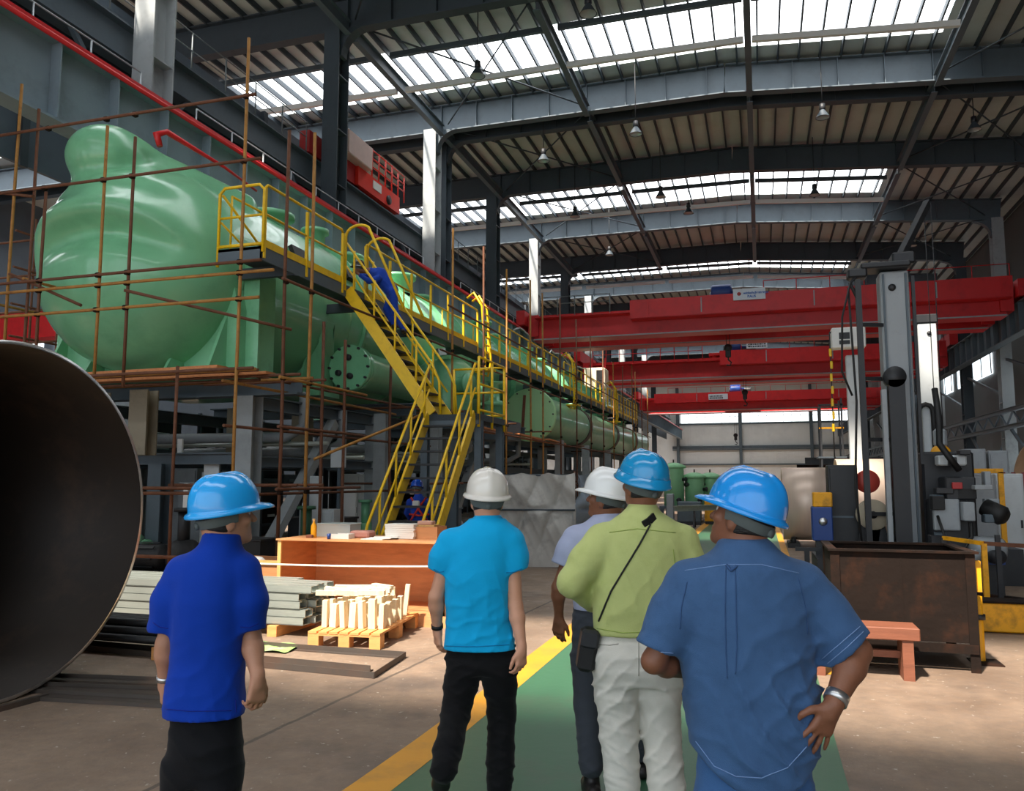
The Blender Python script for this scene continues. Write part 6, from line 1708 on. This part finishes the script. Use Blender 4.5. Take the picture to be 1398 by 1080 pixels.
# --- 2: cyan polo, white hat, walking
H2, s2 = 4.45, 4.45 / F_PX
foot = fl(655, H2, 0)
sw = weave('cyan_jersey', (10, 174, 234), .07)
T2 = [(708, 643, 688, .060, -.01), (716, 632, 699, .095, 0), (728, 616, 702, .115, 0), (748, 610, 703, .125, 0), (785, 608, 697, .128, 0), (820, 609, 694, .120, .01), (850, 610, 696, .115, .02), (886, 607, 703, .122, .02)]
shL, shR = Q(617, 742, H2), Q(697, 740, H2)
slL, slR = Q(600, 779, H2 + .01), Q(704, 779, H2 - .01)
eL, wL = Q(595, 815, H2 - .01), Q(597, 858, H2 + .06)
eR, wR = Q(704, 828, H2 - .03), Q(712, 884, H2 - .10)
arms2 = [dict(parts=arm_parts(shL, eL, wL) + hand_parts(wL, (.06, .12, -1), (-.9, -.5, 0), (.4, .9, 0), .6), pts=[eL, wL, wL - (0, 0, .2)]),
         dict(parts=arm_parts(shR, eR, wR) + hand_parts(wR, (-.02, -.10, -1), (.75, -.7, 0), (-.7, .6, 0), .75), pts=[eR, wR, wR - (0, 0, .2)])]
hc2 = Q(665, 683, H2 + .02); fd2 = norm((-.12, .97, .14)); ud2 = np.array((0.04, -.12, 1.0))
kL, aL = Q(622, 975, H2 + .02), Q(606, 1050, H2 - .28)
kR, aR = Q(685, 972, H2 + .10), Q(682, 1072, H2 + .06)
lg = [leg((Q(634, 916, H2 + .02), .092), (Q(629, 935, H2 + .03), .088), (kL, .074), (aL + (kL - aL) * .35, .070), (aL, .066)), leg((Q(681, 916, H2 + .02), .094), (Q(683, 935, H2 + .05), .088), (kR, .076), (aR + (kR - aR) * .35, .071), (aR, .068))]
hp2 = [(868, 610, 701, .105, .02), (890, 608, 706, .115, .02), (905, 610, 706, .112, .02), (918, 616, 703, .10, .02)]
r2, sh2, bd2, tr2 = build_person('man in cyan polo shirt, black trousers and white hard hat, walking', H2, s2, foot, T2, sw,
    [([(shL, .082), (Q(606, 762, H2), .075), (slL, .068)], norm(np.array((-.25, 0, -1.0)))), ([(shR, .080), (Q(702, 760, H2), .074), (slR, .066)], norm(np.array((.22, 0, -1.0))))],
    arms2, (hc2, fd2, ud2, Q(666, 716, H2)), hat_mat('white_hat', (232, 226, 216)), SKIN_P, weave('black_cotton', (13, 13, 16), .12), hp2, lg,
    [(Q(603, 1060, H2 - .25) - (0, 0, .05), norm((-.12, .62, -.72))), (fl(683, H2 + .08, 0), (.12, 1, 0))], VF, LF, .007, .008,
    collar=(Q(666, 720, H2), Q(666, 703, H2), .085, .072), hat=(hc2 + norm(ud2) * .030, fd2, ud2))
ring_band(r2, 'wristwatch', wL + (eL - wL) * .08, wL - eL, .027, .022, .006, BLACK, label='black wristwatch')
sh2_b = {'bvh': bvh_of(sh2)}
for pts in ([(609, 882), (650, 883), (700, 880)], [(592, 777), (600, 781), (607, 780)], [(691, 782), (702, 781), (713, 776)]): seam(r2, sh2_b, pts, weave('cyan_thread', (8, 120, 180)), .0022)

# --- 3: pale grey-blue shirt behind the lime one
H3, s3 = 4.68, 4.68 / F_PX
foot = fl(812, H3, 0)
sw = weave('pale_lilac_cotton', (178, 184, 212), .06)
T3 = [(703, 812, 850, .060, -.01), (712, 800, 858, .09, 0), (724, 786, 870, .112, 0), (745, 780, 874, .122, 0), (790, 780, 870, .122, 0), (832, 784, 866, .115, .01)]
shL, shR = Q(787, 736, H3), Q(868, 736, H3)
slL, slR = Q(768, 772, H3), Q(878, 776, H3)
eL, wL = Q(762, 802, H3 - .03), Q(763, 842, H3 + .03)
eR, wR = Q(882, 806, H3 - .02), Q(884, 848, H3 + .05)
arms3 = [dict(parts=arm_parts(shL, eL, wL, .95) + hand_parts(wL, (-.05, .15, -1), (-.5, -.9, 0), (.9, .2, 0), .45), pts=[eL, wL, wL - (0, 0, .2)]),
         dict(parts=arm_parts(shR, eR, wR, .95) + hand_parts(wR, (.05, .15, -1), (.8, -.5, 0), (-.5, .8, 0), .5), pts=[eR, wR, wR - (0, 0, .2)])]
hc3 = Q(828, 681, H3); fd3 = norm((-.84, .50, .20)); ud3 = np.array((.16, -.08, 1.0))
kL, aL = Q(801, 960, H3 + .04), Q(807, 1045, H3 - .02)
kR, aR = Q(866, 958, H3 + .22), Q(872, 1024, H3 + .30)
lg = [leg((Q(808, 850, H3 + .02), .098), (Q(801, 900, H3 + .03), .088), (kL, .072), (aL, .066)), leg((Q(850, 850, H3 + .02), .096), (kR, .074), (aR, .066))]
hp3 = [(815, 786, 868, .105, .01), (840, 783, 872, .112, .01), (865, 784, 874, .115, .01), (888, 790, 868, .10, .01)]
r3, sh3, bd3, tr3 = build_person('man in pale lilac polo shirt and white hard hat, half hidden behind the lime shirt', H3, s3, foot, T3, sw,
    [([(shL, .080), (Q(778, 752, H3), .074), (slL, .070)], norm(np.array((-.35, 0, -1.0)))), ([(shR, .076), (slR, .068)], norm(np.array((.15, 0, -1.0))))],
    arms3, (hc3, fd3, ud3, Q(832, 712, H3)), hat_mat('bright_white_hat', (238, 238, 236)), SKIN_D, weave('charcoal_trousers', (66, 70, 78), .10), hp3, lg,
    [(fl(806, H3 + .0, 0), (-.12, 1, 0)), (fl(873, H3 + .32, 0), (.1, 1, 0))], VF, LF, .006, .007,
    collar=(Q(832, 716, H3), Q(832, 698, H3), .082, .068), hat=(hc3 + norm(ud3) * .030, fd3, ud3))

# --- 4: lime shirt, white trousers
H4, s4 = 4.02, 4.02 / F_PX
foot = fl(880, H4, 0)
sw = weave('lime_shirt_cloth', (192, 200, 128), .08, dirt=(168, 180, 104))
T4 = [(696, 855, 897, .065, -.01), (708, 838, 916, .100, 0), (722, 822, 934, .125, 0), (745, 816, 943, .138, 0), (790, 812, 944, .142, 0), (830, 811, 940, .138, 0), (850, 811, 934, .132, .01), (866, 813, 928, .130, .01)]
shL, shR = Q(822, 738, H4), Q(932, 738, H4)
eL, wL = Q(781, 795, H4 - .06), Q(812, 826, H4 + .20)
eR, wR = Q(948, 815, H4 - .02), Q(944, 870, H4 + .12)
cuffL, cuffR = wL + (eL - wL) * .10, wR + (eR - wR) * .12
arms4 = [dict(parts=arm_parts(shL, eL, wL) + hand_parts(wL, (.85, .45, -.25), (-.2, .3, .9), (.2, -.8, .4), .5), pts=[eL, wL, wL + (.18, .1, 0)]),
         dict(parts=arm_parts(shR, eR, wR) + hand_parts(wR, (-.05, .3, -1), (.9, -.3, 0), (-.3, .8, 0), .6), pts=[eR, wR, wR - (0, 0, .2)])]
hc4 = Q(877, 664, H4 + .01); fd4 = norm((-.42, .86, .26)); ud4 = np.array((.14, -.22, 1.0))
kL, aL = Q(845, 1000, H4 + .02), fl(851, H4 - .04, .10)
kR, aR = Q(903, 1000, H4 + .03), fl(912, H4 - .12, .10)
lg = [leg((Q(846, 915, H4 + .01), .108), (Q(842, 945, H4 + .02), .104), (kL, .088), (aL, .078)), leg((Q(900, 915, H4 + .01), .108), (Q(900, 945, H4 + .02), .104), (kR, .090), (aR, .084))]
hp4 = [(846, 815, 926, .122, .01), (868, 812, 932, .132, .01), (890, 809, 936, .140, .0), (915, 810, 936, .135, .0), (932, 814, 932, .12, .01)]
SW4 = [([(shL, .085), (Q(800, 766, H4 - .03), .078), (eL, .064)], None), ([(eL, .066), (cuffL, .048)], None), ([(shR, .080), (Q(941, 770, H4 - .01), .074), (eR, .060)], None), ([(eR, .060), (cuffR, .046)], None)]
r4, sh4, bd4, tr4 = build_person('man in lime green long-sleeved shirt, off-white trousers, blue hard hat', H4, s4, foot, T4, sw, SW4,
    arms4, (hc4, fd4, ud4, Q(876, 704, H4)), hat_mat('teal_blue_hat', (12, 148, 208)), SKIN_D, weave('off_white_chino', (214, 210, 200), .05, dirt=(190, 186, 176)), hp4, lg,
    [(fl(850, H4 - .04, 0), (-.1, 1, 0)), (fl(912, H4 - .12, 0), (.15, 1, 0))], [(26, 12, 12, .3, .8), (20, 12, -18, 1.7, .8), (-10, 8, 24, 4.0, .7)], [(18, 12, 26, .4, .9), (-22, 12, 30, 2.2, .9), (8, 6, 48, 1.0, .5)], .008, .009,
    collar=(Q(877, 706, H4), Q(877, 688, H4), .086, .070), hat=(hc4 + norm(ud4) * .032, fd4, ud4), hat_kw=dict(lip=True))
sh4_b = {'bvh': bvh_of(sh4)}; LTH = weave('lime_thread', (150, 168, 84))
for pts in ([(832, 727), (870, 722), (928, 728)], [(815, 858), (850, 864), (922, 862)], [(919, 750), (922, 775), (924, 800)]): seam(r4, sh4_b, pts, LTH, .0022)
tr4_b = {'bvh': bvh_of(tr4)}; CTH = weave('chino_thread', (168, 164, 154))
for pts in ([(817, 880), (832, 881), (846, 879)], [(872, 870), (872, 900), (872, 925)]): seam(r4, tr4_b, pts, CTH, .0026)
# bag worn on a strap
t = thing('shoulder_bag', 'small black bag on a thin strap across the lime green shirt', 'bag', W3(Q(803, 890, H4)))
def surf_pts(bvhs, pts, n=12):
    out = []
    for a, c in zip(pts, pts[1:]):
        for i in range(n + 1):
            px, py = a[0] + (c[0] - a[0]) * i / n, a[1] + (c[1] - a[1]) * i / n
            best = None
            for bv in bvhs:
                q = bv.ray_cast(Vector((0, 0, EYE)), _ray(px, py).normalized())
                if q[0] is not None and (best is None or q[3] < best[3]): best = q
            if best: out.append(best[0] + best[1] * .004)
    return out
sp = surf_pts([sh4_b['bvh']], [(888, 716), (872, 745), (852, 778), (834, 808), (818, 848)])
b = MB(); b.tube(sp, .0045, 6); b.build('strap', BLACK, t)
sp = surf_pts([sh4_b['bvh']], [(878, 717), (886, 712), (893, 705)], 8)
b = MB()
for p, q in zip(sp, sp[1:]): b.bar(p, q + (q - p) * .1, .034, .012, (p - Vector((0, 0, 0))).normalized())
b.build('shoulder_pad', BLACK, t)
bc = W3(Q(802, 886, H4 - .02))
b = MB(); b.bbox((0, 0, 0), (.085, .12, .20), .025, 0)
R_ = Matrix((RT, FH, Vector((0, 0, 1)))).transposed() @ Matrix.Rotation(.16, 3, 'Y')
b.v = [tuple(bc + R_ @ Vector(v)) for v in b.v]
b.build('pouch', BLACK, t)
b = MB(); b.bbox((0, -.045, .055), (.088, .05, .09), .02); b.v = [tuple(bc + R_ @ Vector(v)) for v in b.v]; b.build('flap', DARK, t)

# --- 5: denim shirt, right, hands on hips
H5, s5 = 2.86, 2.86 / F_PX
foot = fl(1032, H5, 0)
sw = weave('denim_shirt_cloth', (64, 96, 138), .20, .2, 320, dirt=(48, 74, 110))
T5 = [(741, 985, 1050, .075, -.01), (752, 975, 1062, .100, 0), (770, 946, 1092, .135, 0), (795, 930, 1108, .152, 0), (850, 927, 1105, .160, 0), (900, 931, 1103, .160, 0), (940, 938, 1108, .160, .0), (985, 943, 1112, .165, .0), (1030, 948, 1108, .160, .0), (1070, 956, 1104, .154, .0)]
shL, shR = Q(945, 802, H5), Q(1092, 804, H5)
slL, slR = Q(898, 886, H5 - .02), Q(1154, 882, H5 - .04)
eL, wL = Q(892, 903, H5 - .01), Q(952, 918, H5 + .24)
eR, wR = Q(1170, 889, H5 - .055), Q(1138, 962, H5 - .145)
arms5 = [dict(parts=arm_parts(shL, eL, wL, 1.05) + hand_parts(wL, (.8, .35, -.5), (-.3, .6, .5), (.3, .2, .9), .5), pts=[eL, wL, wL + (.2, .1, -.1)]),
         dict(parts=[(cap(shR, eR, .055, .046), .02), (cap(eR, eR + (wR - eR) * .3, .046, .050), .02), (cap(eR + (wR - eR) * .3, wR, .050, .031), .02)] + hand_parts(wR, (-.46, .04, -.88), (.30, -.95, .0), (-.85, -.05, .50), .12, .26, 1.10, 1.25), pts=[eR, wR, wR - (.2, 0, .2)])]
hc5 = Q(1014, 708, H5 + .02); fd5 = norm((-.66, .66, .30)); ud5 = np.array((.36, -.14, 1.0))
lg = [leg((fl(992, H5, .60), .118), (fl(985, H5 + .01, .50), .098), (fl(984, H5, .10), .086)), leg((fl(1072, H5, .60), .118), (fl(1078, H5 + .01, .50), .098), (fl(1084, H5, .10), .086))]
hp5 = [(980, 954, 1104, .140, .0), (1020, 953, 1105, .146, .0), (1060, 951, 1108, .150, .0), (1090, 951, 1110, .155, .0), (1112, 955, 1108, .15, .0)]
r5, sh5, bd5, tr5 = build_person('man in blue denim shirt and blue hard hat, hand on hip, nearest right', H5, s5, foot, T5, sw,
    [([(shL, .098), (Q(922, 842, H5), .090), (slL, .075)], norm(np.array((-.35, 0, -1.0)))), ([(shR, .096), (Q(1122, 840, H5 - .01), .092), (slR, .092)], norm(np.array((.62, 0, -.80))))],
    arms5, (hc5, fd5, ud5, Q(1016, 756, H5)), hat_mat('azure_hat', (24, 152, 240)), SKIN_D, weave('blue_jeans', (62, 100, 150), .14, .2, 320), hp5, lg,
    [(fl(984, H5, 0), (-.2, 1, 0)), (fl(1084, H5, 0), (.2, 1, 0))], [(22, 12, 16, .3, .8), (14, 10, -20, 1.7, .8), (-8, 8, 30, 4.0, 1.0), (24, 8, 30, 1.1, .6)], LF, .012, .006,
    collar=(Q(1017, 760, H5), Q(1016, 735, H5), .100, .080), hat=(hc5 + norm(ud5) * .032, fd5, ud5), tail=.10)
ring_band(r5, 'wristwatch', wR + (eR - wR) * .12, wR - eR, .032, .030, .007, CHROME, label='wide metal wristwatch')
sh5_b = {'bvh': bvh_of(sh5)}; DTH = weave('pale_denim_thread', (120, 150, 196)); DTK = weave('dark_denim_thread', (54, 84, 128))
for pts in ([(935, 779), (990, 771), (1040, 771), (1096, 784)], [(1130, 906), (1156, 884), (1181, 860)], [(1122, 900), (1150, 876), (1177, 853)], [(876, 885), (900, 890), (921, 892)], [(950, 1012), (975, 1046), (1005, 1060), (1040, 1062), (1075, 1048), (1104, 1016)]): seam(r5, sh5_b, pts, DTH, .0016)
for pts in ([(991, 776), (990, 830), (991, 890), (993, 930)], [(1004, 776), (1005, 830), (1006, 880), (1004, 925)], [(1090, 790), (1100, 830), (1103, 870)], [(938, 795), (930, 830), (928, 862)]): seam(r5, sh5_b, pts, DTK, .0022)
q = surf_pts([sh5_b['bvh']], [(992, 772), (998, 780), (1006, 773)], 5)
b = MB(); b.tube(q, .005, 6); b.build('locker_loop', DTK, r5)

# --- workers in blue overalls
def worker(label, h, pts, hat_c, fd, hatm, suit, skin, extra=None, s=1.0):
    """pts: dict of joints in body coordinates"""
    root = person_root(label, pts['foot'])
    J = pts
    f = union([(cap(J['pelvis'], J['chest'], .150 * s, .165 * s), .04), (cap(J['chest'], J['neck'], .15 * s, .07 * s), .04)] +
              [(cap(J['chest2' + k], J['elbow' + k], .075 * s, .055 * s), .04) for k in 'LR'] + [(cap(J['elbow' + k], J['wrist' + k], .055 * s, .042 * s), .03) for k in 'LR'] +
              [(cap(J['hip' + k], J['knee' + k], .10 * s, .075 * s), .04) for k in 'LR'] + [(cap(J['knee' + k], J['ankle' + k], .075 * s, .062 * s), .03) for k in 'LR'])
    f = cloth(f, LF, .008)
    P = np.array([v for k, v in J.items() if k != 'foot'])
    obj_body(root, 'overalls', f, P.min(0) - .22, P.max(0) + .22, .016, suit)
    hc = J['head']; HP, R = head_parts(hc, fd, np.array((0, -.05, 1.0)))
    parts = HP + [(cap(J['neck'], hc - (0, 0, .05), .058, .055), .03), (cap(J['neck'], J['chest'], .07, .09), .03)]
    for k, sd in (('L', -1), ('R', 1)):
        parts += [(cap(J['chest'], J['chest2' + k], .06, .05), .02), (cap(J['chest2' + k], J['elbow' + k], .05, .04), .02), (cap(J['elbow' + k], J['wrist' + k], .04, .028), .02)] + hand_parts(J['wrist' + k], norm(J['wrist' + k] - J['elbow' + k]), np.array((sd * 1.0, -.3, .2)), np.array((-sd * .3, .9, 0)), .7)
    P2 = np.array([hc, J['neck'], J['wristL'], J['wristR'], J['elbowL'], J['elbowR']])
    obj_body(root, 'body', union(parts, .02), P2.min(0) - .24, P2.max(0) + .24, .0105, skin)
    helmet(root, hc + np.array((0, 0, .03)), fd, np.array((0, -.05, 1.0)), hatm)
    for k in 'LR': shoes(root, [(J['ankle' + k] - (0, 0, .08), (.1, 1, 0))])
    return root
OV = weave('overall_blue', (28, 66, 168), .10)
Ht = 16.6
# climbing the upper flight, leaning forward to the left
J = dict(foot=Q(556, 470, 17.6), pelvis=Q(534, 396, Ht), chest=Q(518, 376, Ht), neck=Q(505, 370, Ht), head=Q(489, 366, Ht), chest2L=Q(516, 380, Ht - .2), chest2R=Q(516, 374, Ht + .2), elbowL=Q(504, 384, Ht - .3), elbowR=Q(502, 378, Ht + .3), wristL=Q(492, 376, Ht - .40), wristR=Q(490, 374, Ht + .36),
         hipL=Q(536, 398, Ht - .1), hipR=Q(536, 398, Ht + .1), kneeL=Q(539, 424, Ht - .1), kneeR=Q(528, 422, Ht + .1), ankleL=Q(551, 450, Ht - .08), ankleR=Q(538, 444, Ht + .1))
w1 = worker('worker in blue overalls climbing the upper yellow stairs, bent forward', Ht, J, None, norm((-.9, .3, .1)), hat_mat('dark_cap', (30, 30, 34)), OV, SKIN_D)
# crouched by the stair foot with a red harness
Hb = 15.2
J = dict(foot=Q(574, 745, Hb), pelvis=Q(573, 712, Hb), chest=Q(572, 690, Hb + .02), neck=Q(571, 675, Hb + .05), head=Q(569, 667, Hb + .14), chest2L=Q(560, 686, Hb), chest2R=Q(584, 686, Hb), elbowL=Q(556, 700, Hb + .1), elbowR=Q(590, 702, Hb + .06), wristL=Q(562, 712, Hb + .3), wristR=Q(588, 714, Hb + .28),
         hipL=Q(567, 716, Hb), hipR=Q(579, 716, Hb), kneeL=Q(560, 722, Hb + .35), kneeR=Q(586, 722, Hb + .35), ankleL=Q(564, 748, Hb + .2), ankleR=Q(582, 748, Hb + .2))
w2 = worker('worker in blue overalls with red harness crouching at the foot of the yellow stairs', Hb, J, None, norm((.1, 1, -.2)), hat_mat('cobalt_cap', (30, 84, 196)), OV, SKIN_D)
HR = M('harness_red', (200, 48, 40), .6)
for pts in ([Q(561, 679, Hb - .19), Q(568, 690, Hb - .22), Q(576, 702, Hb - .21), Q(584, 712, Hb - .17)], [Q(582, 679, Hb - .19), Q(574, 690, Hb - .22), Q(566, 702, Hb - .21), Q(560, 712, Hb - .16)], [Q(559, 702, Hb - .17), Q(572, 704, Hb - .21), Q(586, 702, Hb - .17)]):
    b = MB(); b.tube([W3(p) for p in pts], .02, 6); b.build('harness_strap', HR, w2, 'red harness strap')
b = MB(); p = W3(Q(568, 688, Hb - .23)); b.bbox(p, (.14, .05, .12), .02); b.build('harness_tag', WHITE, w2, 'white harness tag')
